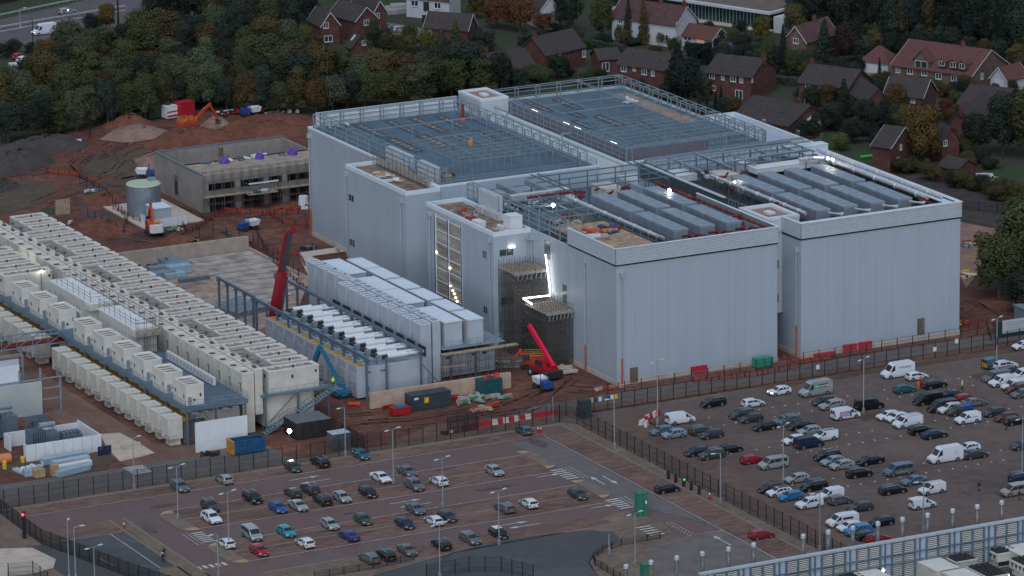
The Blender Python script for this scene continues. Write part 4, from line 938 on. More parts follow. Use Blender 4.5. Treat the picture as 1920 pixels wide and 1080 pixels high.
# transformers
pn = thing('transformer_compound', 'white panelled walls round a transformer yard', 'wall', (-103,13,0))
m = MB(); m.box(-110,-96.2,7.4,7.65,0,3.0); m.box(-96.45,-96.2,7.65,17.8,0,3.0); m.box(-110,-96.45,17.55,17.8,0,2.6); m.box(-110,-109.75,15,17.55,0,2.6); m.box(-110,-109.75,7.65,8.6,0,3.0)
part('wall', m, WHITE, pn)
m = MB()
for k in range(1,8): m.box(-110 + k * 1.72 - .03,-110 + k * 1.72 + .03,7.38,7.4,0,3.0)
part('panel_joints', m, JOINT, pn)
def transformer(label, x, y, s=1.0):
 t = thing('transformer', label, 'transformer', (x, y, 0))
 part('tank', MB().box(x - 1.8 * s, x + 1.8 * s, y - 1.2 * s, y + 1.2 * s, .3,3.4 * s), STEELD, t)
 m = MB()
 for k in range(7): m.box(x - 3.4 * s + k * .42 * s, x - 3.2 * s + k * .42 * s, y - 1.6 * s, y + 1.6 * s, .6,4.0 * s)
 part('radiator', m, STEELD, t)
 part('conservator', MB().cyl((x - 1.4 * s, y, 4.7 * s),(x + 1.4 * s, y, 4.7 * s),.5 * s, n=12).bar((x - 1, y, 3.4 * s),(x - 1, y, 4.3 * s),.15).bar((x + 1, y, 3.4 * s),(x + 1, y, 4.3 * s),.15), STEEL, t)
 m = MB()
 for k in range(3): m.cyl((x - .9 + k * .9, y - .8,3.4 * s),(x - .9 + k * .9, y - 1.1,4.3 * s),.12,.06, n=7)
 part('bushings', m, mat('porcelain', (.25,.13,.09),.4, var=.1, scale=2), t)
transformer('grey transformer with radiator fins inside the white walled yard', -104.2,12.2,1.0)
transformer('larger grey transformer with a drum tank at the left edge', -107.6,24,1.15)
t = thing('switchgear', 'dark grey switchgear and coolers in the right half of the white walled yard', 'switchgear', (-100,12,0))
m = MB(); m.box(-101.6,-98,11.4,13.6,0,2.4)
for k in range(5): m.box(-101.5 + k * .7,-101 + k * .7,11.6,13.4,2.4,2.9)
part('cabinets', m, STEELD, t)
t = thing('switchgear', 'small blue grey busbar frame behind the white walled yard', 'switchgear', (-100.5,25,0))
m = MB(); m.box(-102,-100.6,24,25.6,0,1.8)
for x in (-103.6,-101.5,-99.4): m.bar((x, 24,0),(x, 24,2.8),.15)
for z in (2.2,2.8): m.bar((-103.6,24, z),(-99.4,24, z),.2,.5)
part('frame', m, STEELD, t)
# ---------------------------------------------------------------- grey modular plant in the middle
g0 = None
for i in range(9):
 lab = 'pale grey generator container with a yellow intake top, %s of the middle plant' % nfront(i)
 if g0 is None:
  g0 = thing('generator_container', lab, 'generator', (0,0,0))
  part('casing', MB().box(0,13.9,0,3.3,.3,5.7), GREYU, g0, True)
  part('front_return', MB().box(-.06,0,.5,2.8,.9,4.6), mat('grey_return_panel', (.42,.45,.50),.6, var=.06, scale=.6), g0, True)
  part('intake', MB().box(.15,2.0,.2,3.1,5.72,5.9), YEL, g0, True)
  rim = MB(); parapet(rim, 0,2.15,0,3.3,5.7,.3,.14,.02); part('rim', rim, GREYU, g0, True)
  m = MB(); m.box(2.8,4.0,.6,2.4,5.72,6.9); m.box(4.3,5.2,.4,1.2,5.72,7.3); m.box(3.2,4.6,2.6,3.3,5.72,6.4); part('filter_boxes', m, STEEL, g0, True)
  m = MB()
  for y, dx in ((.9,0),(2.5,-1.2)):
   m.cyl((6.4 + dx, y, 6.9),(10.2 + dx, y, 6.9),.62, n=12); m.cyl((10.2 + dx, y, 6.9),(13.6, y, 6.9),.32, n=10)
  part('silencer', m, WHITE, g0, True, smooth=False)
  m = MB()
  for y, dx in ((.9,0),(2.5,-1.2)): m.cyl((5.3 + dx, y, 6.9),(6.4 + dx, y, 6.9),.4, n=8); m.box(13.6,13.85, y - .6, y + .6,6.1,7.8)
  part('flexible_joints', m, BLACK, g0, True)
  m = MB(); m.box(1.6,2.8,-.02,0,4.6,4.95); m.box(4.6,5.6,-.02,0,4.6,4.95); m.box(1.9,2.4,-.02,0,1.2,2.2); part('louvres', m, mat('brownish_grille', (.16,.13,.13),.8, var=.2, scale=2), g0, True)
  m = MB()
  for z in (1.2,2.1,3.0): m.bar((-.6,-.2, z),(-.6,1.6, z),.08)
  for y in (-.2,1.6): m.bar((-.6, y, 0),(-.6, y, 3.2),.08)
  part('access_ladder', m, SCAF, g0, True); o = g0
 else: o = copy_tree(g0)
 o.location = (-44.4,14.6 + i * 4.5,0.05); o['label'] = lab; o['group'] = 'generator containers of the middle plant'
s0 = None
for i in range(12):
 dbl = i < 8
 lab = 'tall pale grey exhaust stack with a %s grilled top, %s in the row' % ('double' if dbl else 'single', nfront(i))
 if i in (0,8):
  s0 = thing('exhaust_stack', lab, 'exhaust stack', (0,0,0))
  part('casing', MB().box(0,2.1,0,3.1,.05,11.0), GREYU, s0, True)
  m = MB()
  for y in (.25,1.65): m.box(.25,1.85, y, y + 1.15,11.02,11.06)
  tp = [m]
  rim = MB(); parapet(rim, 0,2.1,0,3.1,11.0,.16,.14,.02); rim.box(.14,1.96,1.48,1.6,11.0,11.16)
  if dbl:
   part('rear_casing', MB().box(2.5,4.1,.2,3.2,.05,11.2), GREYU, s0, True); parapet(rim, 2.5,4.1,.2,3.2,11.2,.16,.14,.02)
   for y in (.45,1.8): m.box(2.7,3.9, y, y + 1.1,11.22,11.26)
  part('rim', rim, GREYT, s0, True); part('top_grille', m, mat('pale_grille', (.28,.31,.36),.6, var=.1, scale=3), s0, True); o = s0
 else: o = copy_tree(s0)
 o.location = (-30.0 + (.0 if dbl else 1.9),18.2 + i * 4.5 - (0 if dbl else .2),0.02); o['label'] = lab; o['group'] = 'grey exhaust stacks'
def big_unit(lab, x0, x1, y0, y1, z0=6.3, z1=10.7, vents=True):
 t = thing('plant_room', lab, 'plant room', ((x0 + x1) / 2,(y0 + y1) / 2, z0))
 part('casing', MB().box(x0, x1, y0, y1, z0, z1 - .05), GREYU, t)
 m = MB().box(x0 - .1, x1 + .1, y0 - .1, y1 + .1, z1 - .05, z1 + .12)
 n = int((y1 - y0) / 1.6)
 for k in range(1, n): m.box(x0, x1, y0 + k * (y1 - y0) / n - .12, y0 + k * (y1 - y0) / n + .12, z1 + .12, z1 + .2)
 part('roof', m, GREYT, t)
 if vents:
  m = MB()
  for j in range(2):
   for k in range(4): y = y0 + (y1 - y0) * (.12 + .48 * j) + k * .55; m.box(x0 - .03, x0, y, y + .35, z1 - 1.5, z1 - .55)
  part('side_vents', m, DARK if vents == 1 else ORANGE if vents == 3 else mat('rust_stain', (.45,.28,.16),.9, var=.3, scale=2), t)
for i, (y0, y1) in enumerate(((18.4,30.0),(33.8,44.4),(45.0,55.0),(58.6,70.2))):
 big_unit('large pale grey rooftop plant room with ribbed roof, %s of the four wide ones' % nfront(i),-25.1,-21.6, y0, y1, vents=0)
for i, (y0, y1) in enumerate(((17.9,24.6),(25.7,33.2),(34.4,42.4),(43.6,51.2),(52.3,60.2),(61.0,68.9))):
 big_unit('narrower pale grey plant room with side vents, %s of the six by the hall' % nfront(i),-20.6,-17.6, y0, y1, vents=2 if i < 2 else 1)
dk = thing('equipment_platform', 'galvanised deck with guard rail carrying the grey plant rooms', 'platform', (-20,45,0))
part('deck', MB().box(-26.0,-13.6,17.4,74,6.0,6.25), STEEL, dk)
m = MB()
for y in (18.4,27,36,45,54,63,72):
 for x in (-24,-19,-13.9): m.bar((x, y, 0),(x, y, 6.0),.3)
partn('column', m, 8, STEELD, dk)
guard(dk, [(-26,17.5),(-13.7,17.5),(-13.7,60)], 6.25,1.1,1.8, w=.06)
t = thing('plant_cabin', 'pale grey ground floor cabins with grilles under the grey plant rooms', 'plant room', (-20,40,0))
part('casing', MB().box(-25.9,-14.4,19.6,72,.3,4.6), GREYU, t)
m = MB()
for x in (-24.4,-19.2,-17.0): m.box(x, x + .9,19.56,19.6,3.6,4.0)
m.box(-18.6,-18.1,19.56,19.6,1.2,1.9); part('grilles', m, DARK, t)
s = thing('scaffold', 'scaffold with a boarded edge below the deck of the grey plant rooms', 'scaffold', (-19,18,0))
m = MB()
for k in range(9):
 x = -26.4 + k * 1.8
 for y in (16.4,17.4): m.bar((x, y, 0),(x, y, 5.6),.08)
for z in (1.8,3.4,5.0):
 for y in (16.4,17.4): m.bar((-26.6, y, z),(-11.6, y, z),.08)
for k in range(14): m.bar((-26 + k, 16.4,4.2),(-25.4 + k, 16.4,5.3),.06)
part('poles', m, SCAF, s); part('boards', MB().box(-26.6,-11.4,16.2,17.3,5.3,5.5).box(-26.6,-22,16.3,17.2,3.0,3.1), BOARD, s)
# steel gantry frames
def gantry(lab, x, y0, y1, z, step=4.8, brace=True):
 t = thing('steel_gantry', lab, 'steel frame', (x, (y0 + y1) / 2,0))
 m = MB(); m.bar((x, y0, z),(x, y1, z),.42,.5)
 n = round((y1 - y0) / step)
 for k in range(n + 1): y = y0 + .6 + k * (y1 - y0 - 1.2) / n; m.bar((x, y, 0),(x, y, z - .25),.36); m.box(x - .4, x + .4, y - .3, y + .3, z - .6, z - .25)
 if brace: m.bar((x, y0 + .6,5.5),(x + 4.5, y0 + .6,.3),.16)
 part('frame', m, STEELD, t)
gantry('long blue grey steel beam on posts above the yellow intakes', -43.2,12.4,61,7.9, brace=False)
gantry('long blue grey steel beam on posts crossing in front of the tall stacks', -32.4,12.6,76,7.9)
gantry('short blue grey steel beam on four posts by the concrete slab', -42.4,63,80,7.6, brace=False)
m = MB()
for x in (-38,-36.5,-34.8): m.bar((x, 13.0,0),(x, 13.0,6.6),.3)
shape('steel_post', MB().bar((-39.1,13.4,0),(-39.1,13.4,7.4),.36).bar((-43.2,13.2,7.2),(-32.4,13.2,7.2),.12), STEELD, 'single steel post in front of the nearest generator container', 'post')
# precast walls
w1 = shape('concrete_wall', MB().box(-44.8,-17.0,8.3,8.75,0,2.9), mat('buff_precast_concrete', (.44,.32,.25),.9, var=.14, scale=.7, det=6), 'long buff precast wall in front of the middle plant', 'wall')
m = MB()
for k in range(1,16): x = -44.8 + k * 1.8; m.box(x - .04, x + .04,8.27,8.3,0,2.86)
part('panel_joints', m, JOINT, w1)
w1 = shape('concrete_wall', MB().box(-54,-16.6,123.7,124.2,0,3.0).box(-16.6,-16.1,100,124.2,0,.6), mat('grey_buff_precast', (.36,.30,.26),.9, var=.15, scale=.6, det=6), 'long grey precast wall along the far side of the concrete slab', 'wall')
# unfinished blockwork shed
bk = mat('concrete_blockwork', (.235,.215,.205),.9, var=.12, scale=.35, det=3)
xa, xb, ya, yb = -12.0,17.4,157.4,182.0
sh = thing('blockwork_building', 'unfinished grey blockwork building with open window bays and a boarded roof', 'building', (10,170,0))
m = MB(); m.box(xa, xa + .4, ya, yb, 0,7.9); m.box(xa + .4, xb, yb - .4, yb, 0,7.9); m.box(xb - .4, xb, ya, yb - .4,0,7.9)
m.box(xa + .4, xb - .4, ya, ya + .4,5.9,7.6); m.box(xa + .4, xb - .4, ya, ya + .4,3.5,4.3)
for x in (xa + .4,-4.4,2.0,6.2,12.4): m.box(x, x + 1.4, ya, ya + .4,0,3.5); m.box(x, x + 1.2, ya, ya + .4,4.3,5.9)
part('wall', m, bk, sh)
part('floor_slabs', MB().box(xa + .45, xb - .45, ya + .5, yb - .5,3.4,3.6), CONC, sh)
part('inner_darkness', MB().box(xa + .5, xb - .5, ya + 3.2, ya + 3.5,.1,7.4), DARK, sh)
part('roof_boards', MB().box(xa + .45, xb - .45, ya + .05, ya + 10.6,7.6,7.75), mat('tan_screed', (.30,.25,.205),.9, var=.2, scale=.4), sh)
part('gutter', (lambda m: (m.box(xa + .45, xb - .45, ya + 10.6, ya + 12.4,7.3,7.5), m.box(xa + .45, xb - .45, ya + 10.9, ya + 11.1,7.5,7.9), m)[-1])(MB()), DARK, sh)
part('coping', (lambda m: (m.box(xa - .05, xa + .45, ya, yb + .05,7.9,8.15), m.box(xa + .45, xb, yb - .45, yb + .05,7.9,8.15), m)[-1])(MB()), STEELD, sh)
m = MB()
for k in range(3): m.box(xa + 5 + k * 8, xa + 6.4 + k * 8, yb - .6, yb - .4,3,7.9)
partn('pilaster', m, 8, bk, sh)
part('boarded_opening', MB().box(1.6,3.6, yb - .46, yb - .41,5.4,7.3), mat('dull_brown_door', (0,0,0)), sh)
part('window', MB().box(xa - .05, xa - .01,169.6,171.4,1.2,4.2), GLASS, sh); part('window_head', MB().box(xa - .05, xa - .01,169.6,171.4,4.3,5.4), mat('slate_blue_panel', (.08,.12,.17),.6, var=.1, scale=1), sh)
sc_ = thing('scaffold', 'scaffold with loading bays along the front of the blockwork building', 'scaffold', (8,155,0))
m = MB()
for k in range(14):
 x = xa + .2 + k * 2.1
 for y in (ya - 1.6, ya - .4): m.bar((x, y, 0),(x, y, 8.9),.09)
for z in (1.9,3.5,4.6,6.6,8.6):
 for y in (ya - 1.6, ya - .4): m.bar((xa, y, z),(xb - 2, y, z),.08)
part('poles', m, SCAF, sc_)
part('boards', MB().box(xa, xb - 2, ya - 1.7, ya - .3,3.4,3.55).box(-3,3.6, ya - 3.8, ya - 1.7,3.4,3.55).box(13,17, ya - 3.8, ya - 1.7,3.8,3.95), BOARD, sc_)
guard(sc_, [(-3, ya - 1.8),(-3, ya - 3.8),(3.6, ya - 3.8),(3.6, ya - 1.8)], 3.55,2.2,2, m_=SCAF, name='loading_bay_poles', w=.08)
part('loading_bay_header', MB().box(-3,3.6, ya - 3.9, ya - 3.6,5.7,5.95), TRIM, sc_)
pile('blue and white bags on the loading bay of the blockwork building', .2, ya - 2.8,3.6,4,(1.8,.6), [TEAL, WHITE], 31, size=(.3,.8))
pile('red and white barriers in front of the blockwork building', 12, ya - 6,.1,8,(9,2), [REDV, WHITE, ORANGE], 32, size=(.3,1.0))
m = MB().cyl((8.6, ya - 5,.3),(8.6, ya - 5,2.2),1.1,1.0, n=10); shape('white_tank', m, WHITE, 'round white tank in front of the blockwork building', 'tank')
PURP = mat('purple_sheet', (.11,.04,.34),.6, var=.2, scale=2)
for i, x in enumerate((-3.0,5.0,12.6)):
 m = MB(); c = (x, ya + 8.6)
 m.cyl((c[0], c[1], 7.76),(c[0], c[1], 8.6),1.0,.9, n=9); m.cyl((c[0], c[1], 8.6),(c[0], c[1], 8.9),.9,.35, n=9)
 for a in (0,2,4): m.cyl((c[0] + .6 * math.cos(a), c[1] + .6 * math.sin(a),8.5),(c[0] + .8 * math.cos(a), c[1] + .8 * math.sin(a),9.4),.14,.05, n=5)
 shape('bulk_bag', m, PURP, 'purple bulk bag on the blockwork building roof, %s of three' % nleft(i), 'bag', 'purple bags on the blockwork roof')
pile('white sheets and grey boxes beside the purple bags on the blockwork roof', 3, ya + 9.6,7.78,12,(11,.7), [WHITE, STEELD], 33, size=(.3,1.2))
# round tank
TX, TY = at(268.5,343.5,6.7)
tk = thing('water_tank', 'large round galvanised water tank with a pale green lid', 'tank', (TX, TY, 0))
part('shell', MB().cyl((TX, TY, .3),(TX, TY, 6.6),3.5, n=48), mat('tank_steel', (.30,.37,.44),.35,.6, var=.1, scale=.6), tk, smooth=False)
part('lid', MB().cyl((TX, TY, 6.6),(TX, TY, 6.8),3.6,3.4, n=48), mat('pale_green_lid', (.40,.46,.36),.7, var=.06, scale=.5), tk)
part('hatch', MB().box(TX + 1.6, TX + 3, TY + .6, TY + 1.8,6.75,7.4), STEEL, tk)
part('base_slab', MB().box(-28,-14.6,150.5,172,.05,.35), CONCL, tk)
HX, HY = at(290,391,3.8); HX1 = at(321,387,3.8)[0]; HY1 = at(272,382.5,3.8)[1]
t = thing('pump_house', 'low grey flat roofed pump house beside the round tank', 'shed', (HX, HY, 0))
part('wall', MB().box(HX, HX1, HY, HY1,.35,3.6), GREYU, t); part('roof', MB().box(HX - .1, HX1 + .1, HY - .1, HY1 + .1,3.6,3.8), GREYT, t)
t = thing('hoarding', 'low white hoarding panels on the slab in front of the pump house', 'barrier', (-18,151.5,0))
m = MB()
for k in range(4): m.box(HX - 1.6 + k * 1.9, HX + .2 + k * 1.9, HY - 2.6, HY - 2.5,.35,2.2)
for k in range(3): m.box(HX - 1.7, HX - 1.6, HY - 2.5 + k * 2, HY - .6 + k * 2,.35,2.2)
part('panels', m, WHITE, t)
# ---------------------------------------------------------------- cars and vans
def paint(n, c, rough=.28, metal=.3):
 m = mat('paint_' + n, c, rough, metal, spec=.6)
 m.node_tree.nodes['Principled BSDF'].inputs['Coat Weight'].default_value = .35; m.node_tree.nodes['Principled BSDF'].inputs['Coat Roughness'].default_value = .12
 return m
PAINT = {'white': paint('white', (.62,.65,.72),.35,0), 'silver': paint('silver', (.42,.45,.48),.3,.5), 'grey': paint('grey', (.13,.145,.165)), 'dark grey': paint('dark_grey', (.05,.058,.068)),
   'black': paint('black', (.012,.013,.017),.22), 'navy': paint('navy', (.015,.03,.075)), 'blue': paint('blue', (.02,.10,.36)), 'bright blue': paint('bright_blue', (.02,.20,.50)),
   'royal blue': paint('royal_blue', (.02,.035,.25)), 'turquoise': paint('turquoise', (.02,.33,.42)), 'teal': paint('teal', (.012,.12,.17)), 'petrol': paint('petrol', (.05,.12,.17)), 'red': paint('red', (.42,.012,.03)),
   'maroon': paint('maroon', (.13,.018,.022)), 'blue grey': paint('blue_grey', (.12,.18,.25)), 'pale blue': paint('pale_blue', (.25,.33,.42)), 'champagne': paint('champagne', (.40,.36,.32)),
   'green grey': paint('green_grey', (.06,.08,.07)), 'grey green': paint('grey_green', (.17,.20,.21))}
TYRE = BLACK
RIM = mat('alloy_rim', (.32,.33,.35),.35,.6)
HLAMP = mat('headlamp_glass', (.55,.58,.62),.1,.2)
HLON = mat('headlamp_lit', (1,.95,.85),.4, emit=(1,.92,.8), es=3.0)
TLAMP = mat('tail_lamp_red', (.30,.012,.015),.25)
TLON = mat('tail_lamp_lit', (.8,.02,.02),.3, emit=(1,.03,.05), es=1.6)
PLATE_W = mat('plate_white', (.55,.55,.5),.6); PLATE_Y = mat('plate_yellow', (.45,.34,.06),.6)
CGL = mat('car_glass', (.022,.032,.040),.06,0, spec=.9)
KIND = {
 'hatchback': dict(W=1.78, wb=(-1.28,1.28), st=[(-2.08,.62,.66,0),(-2.05,.92,.98,0),(-1.72,.95,1.37,1),(-.55,.95,1.48,1),(.32,.93,1.40,1),(1.05,.92,.98,0),(1.80,.78,.82,0),(2.08,.55,.60,0)], win=(-1.6,.75)),
 'suv': dict(W=1.88, wb=(-1.33,1.36), st=[(-2.25,.72,.76,0),(-2.22,1.05,1.10,0),(-1.95,1.10,1.56,1),(-.6,1.09,1.68,1),(.35,1.07,1.58,1),(1.12,1.05,1.11,0),(1.95,.94,.98,0),(2.25,.66,.72,0)], win=(-1.8,.8)),
 'estate': dict(W=1.84, wb=(-1.38,1.42), st=[(-2.38,.65,.68,0),(-2.35,.96,1.0,0),(-2.1,.98,1.38,1),(-.5,.97,1.48,1),(.35,.95,1.40,1),(1.15,.93,.99,0),(2.05,.80,.84,0),(2.36,.56,.6,0)], win=(-2.0,.8)),
 'saloon': dict(W=1.82, wb=(-1.38,1.42), st=[(-2.34,.62,.66,0),(-2.31,.95,1.0,0),(-1.72,.98,1.04,0),(-.98,.96,1.37,1),(-.25,.95,1.44,1),(.42,.94,1.37,1),(1.2,.92,.98,0),(2.08,.78,.82,0),(2.36,.55,.6,0)], win=(-1.25,.8)),
 'small van': dict(W=1.84, wb=(-1.38,1.38), st=[(-2.24,.55,.6,0),(-2.23,1.05,1.80,1),(-.6,1.06,1.86,1),(.45,1.05,1.76,1),(1.2,1.04,1.10,0),(2.0,.88,.92,0),(2.25,.6,.65,0)], win=(.12,.85), nr=1),
 'van': dict(W=1.96, wb=(-1.6,1.62), st=[(-2.6,.55,.6,0),(-2.59,1.15,1.93,1),(-.4,1.15,1.99,1),(.95,1.14,1.90,1),(1.75,1.12,1.2,0),(2.4,.95,1.0,0),(2.62,.65,.7,0)], win=(.6,1.45), nr=1),
 'minibus': dict(W=1.94, wb=(-1.5,1.55), st=[(-2.5,.55,.6,0),(-2.48,1.12,1.88,1),(-.4,1.12,1.96,1),(.9,1.12,1.88,1),(1.7,1.10,1.16,0),(2.3,.92,.96,0),(2.5,.65,.7,0)], win=(-2.3,1.4)),
 'large van': dict(W=2.05, wb=(-1.85,1.95), st=[(-3.0,.6,.65,0),(-2.98,1.3,2.55,1),(-2.7,1.3,2.68,1),(1.1,1.3,2.62,1),(1.45,1.28,2.35,1),(2.2,1.22,1.32,0),(2.85,1.0,1.05,0),(3.05,.7,.75,0)], win=(1.0,1.95), nr=1),
}
def kind_meshes(k):
 d = KIND[k]; W = d['W'] / 2; st = d['st']
 box = 'van' in k or k == 'minibus'
 def ring(s):
  x, zs, zt, cab = s; wt = W * ((.90 if box else .76) if cab else .90); zb = .24 if abs(x) < max(abs(st[0][0]), abs(st[-1][0])) * .97 else .34
  e = .93 if (s is st[0] or s is st[-1]) else 1.0
  r = [(W * .93 * e, zb),(W * e, min(.55, zs * .8)),(W * .985 * e, zs),(wt * e, zt)]
  return [(x, y, z) for y, z in r] + [(x, -y, z) for y, z in reversed(r)]
 b = MB(); rings = [ring(s) for s in st]
 for r in rings: b.v.extend(r)
 n = 8
 for i in range(len(rings) - 1):
  for j in range(n):
   b.f.append((i * n + j, i * n + (j + 1) % n, (i + 1) * n + (j + 1) % n, (i + 1) * n + j))
 b.f.append(tuple(range(n))[::-1]); L = (len(rings) - 1) * n; b.f.append(tuple(range(L, L + n)))
 cab = [i for i, s in enumerate(st) if s[3]]
 def side(x, t, sg):
  xs = [s[0] for s in st]
  for i in range(len(st) - 1):
   if xs[i] <= x <= xs[i + 1]:
    q = (x - xs[i]) / (xs[i + 1] - xs[i]); A, B = rings[i], rings[i + 1]
    p2 = Vector(A[2]).lerp(Vector(B[2]), q); p3 = Vector(A[3]).lerp(Vector(B[3]), q); p = p2.lerp(p3, t); return (p.x, sg * (p.y + .014), p.z)
 sw = []
 x0, x1 = d['win']; nsp = 1 if (x1 - x0) < 1.2 else (3 if x1 - x0 > 3 else 2)
 for sg in (1,-1):
  m = MB()
  for k2 in range(nsp):
   a = x0 + (x1 - x0) * k2 / nsp + .05; c = x0 + (x1 - x0) * (k2 + 1) / nsp - .03
   ta = .84; tc = .84
   xt = st[cab[-1]][0]; xr = st[cab[0]][0]
   at_, ct_ = max(a, xr + .06), min(c, xt + .02)
   if at_ >= ct_: at_ = ct_ - .05
   m.add([side(a, .10, sg), side(c, .10, sg), side(ct_, tc, sg), side(at_, ta, sg)], [(0,1,2,3) if sg < 0 else (3,2,1,0)])
  sw.append(m)
 A, B = st[cab[-1]], st[cab[-1] + 1]; wt = rings[cab[-1]][3][1]
 def scr(A, B, wa, wb, sg):
  xa, za = A[0], A[2]; xb, zb = B[0], B[2]; nx, nz = (za - zb), abs(xb - xa); l = math.hypot(nx, nz); nx, nz = sg * nx / l * .018, nz / l * .018
  p = lambda q, w, s: (xa + (xb - xa) * q + nx, s * w, za + (zb - za) * q + nz)
  return MB().add([p(.08, wa * .92,1), p(.08, wa * .92,-1), p(.93, wb * .90,-1), p(.93, wb * .90,1)], [(0,1,2,3) if sg > 0 else (3,2,1,0)])
 ws = scr(A, B, wt, W * .9,1)
 A, B = st[cab[0]], st[cab[0] - 1]
 if d.get('nr'):
  x = A[0] - .03; rw = MB().box(x - .01, x, -W * .62,-.05,1.2 if k != 'large van' else 1.5, A[2] - .2).box(x - .01, x, .05, W * .62,1.2 if k != 'large van' else 1.5, A[2] - .2)
 else: rw = scr(A, B, rings[cab[0]][3][1], W * .9,-1)
 F, Rr = st[-1][0], st[0][0]
 zh = st[-2][1] * .80; zt = st[1][1] * .86
 hl = [MB().add([(F - .02, s * W * .92, zh - .09),(F + .015, s * W * .55, zh - .09),(F - .06, s * W * .55, zh + .10),(F - .20, s * W * .99, zh + .12),(F - .28, s * W * 1.005, zh)], [(0,1,2,3,4)] if s > 0 else [(4,3,2,1,0)]) for s in (1,-1)]
 tl = [MB().box(Rr - .03, Rr + .06, min(s * W * .7, s * W * .95), max(s * W * .7, s * W * .95), zt - .16, zt + (.12 if not box else .4)) for s in (1,-1)]
 low = MB().box(F - .3, F + .02, -W * .86, W * .86,.26,.44).box(Rr - .02, Rr + .3, -W * .86, W * .86,.26,.42).box(F - .06, F + .025, -W * .45, W * .45,.46,.62)
 pf = MB().box(F + .02, F + .04,-.26,.26,.36,.47); prr = MB().box(Rr - .05, Rr - .03,-.26,.26,.62,.73)
 wr = .33 if not box else .35
 wh = MB().cyl((0,-.11,0),(0,.11,0), wr, n=16); ri = MB().cyl((0,-.125,0),(0,.125,0), wr * .62, n=10)
 arch = MB()
 for xw in d['wb']:
  for s in (1,-1): arch.cyl((xw, s * W * .80, wr),(xw, s * (W + .008), wr), wr + .07, n=18)
 rails = MB()
 if k in ('suv', 'estate'):
  for s in (1,-1): rails.bar((-1.7, s * W * .70, st[3][2] + .05),(.3, s * W * .70, st[3][2] - .0),.05)
 mir = MB()
 for s in (1,-1): mir.box(A[0] if False else st[cab[-1] + 1][0] - .38, st[cab[-1] + 1][0] - .22, min(s * W, s * (W + .2)), max(s * W, s * (W + .2)), st[cab[-1]][1] + .02, st[cab[-1]][1] + .2)
 M = lambda nm, mb, mt: (lambda me: (me.materials.append(mt), me)[-1])(mb.mesh(nm))
 return dict(body=M('body', b, PAINT['grey']), side=[M('side_window', x, CGL) for x in sw], ws=M('windscreen', ws, CGL), rw=M('rear_window', rw, CGL), hl=[M('headlight', x, HLAMP) for x in hl],
    tl=[M('tail_light', x, TLAMP) for x in tl], low=M('bumper_trim', low, BLACK), pf=M('number_plate', pf, PLATE_W), pr=M('number_plate', prr, PLATE_Y), wh=M('wheel', wh, TYRE), ri=M('rim', ri, RIM),
    arch=M('wheel_arch', arch, BLACK), rails=M('roof_rails', rails, SILV) if rails.v else None, mir=M('mirrors', mir, BLACK), wr=wr, wb=d['wb'], W=W, roof=st[3][2])
KM = {}
def car(kind, colour, px_, py_, ang, label, group=None, zc=.72, roof=None, lit=False, xy=None, cat=None):
 if kind not in KM: KM[kind] = kind_meshes(kind)
 k = KM[kind]; x, y = xy or at(px_, py_, zc + (.4 if 'van' in kind else 0))
 t = thing('parked_' + ('van' if 'van' in kind else 'minibus' if kind == 'minibus' else 'car'), label, cat or ('van' if 'van' in kind else 'minibus' if kind == 'minibus' else 'car'),(x, y, 0.065), R(ang), group)
 def sub(name, me, par=t, loc=(0,0,0)):
  o = bpy.data.objects.new(name, me); C.objects.link(o); o.parent = par; o.location = loc; return o
 def over(o, m_): o.material_slots[0].link = 'OBJECT'; o.material_slots[0].material = m_
 b = sub('body', k['body']); over(b, PAINT[colour])
 for s in k['side']: sub('side_window', s)
 sub('windscreen', k['ws']); sub('rear_window', k['rw'])
 for h in k['hl']:
  o = sub('headlight', h)
  if lit: over(o, HLON)
 for h in k['tl']: sub('tail_light', h)
 sub('bumper_trim', k['low']); sub('number_plate', k['pf']); sub('number_plate', k['pr']); sub('wheel_arch', k['arch']); sub('mirrors', k['mir'])
 if k['rails']: sub('roof_rails', k['rails'])
 for xw in k['wb']:
  for s in (1,-1):
   wo = sub('wheel', k['wh'], t, (xw, s * (k['W'] - .10), k['wr'])); sub('rim', k['ri'], wo)
 if roof:
  r = MB().box(-1.5,.2, -k['W'] * .7, k['W'] * .7, k['roof'] - .005, k['roof'] + .02); part('roof_panel', r, PAINT[roof], t, True)
 return t
F_, B_, L_, R_ = -90,90,180,0
def fleet(rows):
 """rows: (place phrase, x0, y0, k, [(x, y, kind, colour, heading, extra)]) - the label counts from the left within its place"""
 rnd = random.Random(3)
 out = []
 for place, ox, oy, k, lst in rows:
  items = sorted(lst, key=lambda c: ox + c[0] / k)
  for i, c in enumerate(items):
   ex = c[5] if len(c) > 5 else ''
   face = {F_: 'nose toward the camera', B_: 'tail toward the camera', L_: 'nose to the left', R_: 'nose to the right'}[c[4]]
   lab = '%s %s, %s %s' % (c[3], c[2], nleft(i), place)
   if ex.startswith('roof:'): roof = ex[5:]; lab = '%s %s with %s roof %s' % (c[3], c[2], roof, place)
   else: roof = None
   lit = 'lit' in ex
   o = car(c[2], c[3], ox + c[0] / k, oy + c[1] / k, c[4] + rnd.uniform(-2.5,2.5) + (c[6] if len(c) > 6 else 0), lab, 'cars ' + place, roof=roof, lit=lit)
   out.append(((round(ox + c[0] / k), round(oy + c[1] / k)), o))
 return dict(out)
K = 3.375
H, S, E, N, V, VS, VL, MBU = 'hatchback', 'suv', 'estate', 'saloon', 'van', 'small van', 'large van', 'minibus'
def cv(ox, oy, lst): return [((ox + a[0] / K),(oy + a[1] / K)) + tuple(a[1 + 1:]) for a in lst]
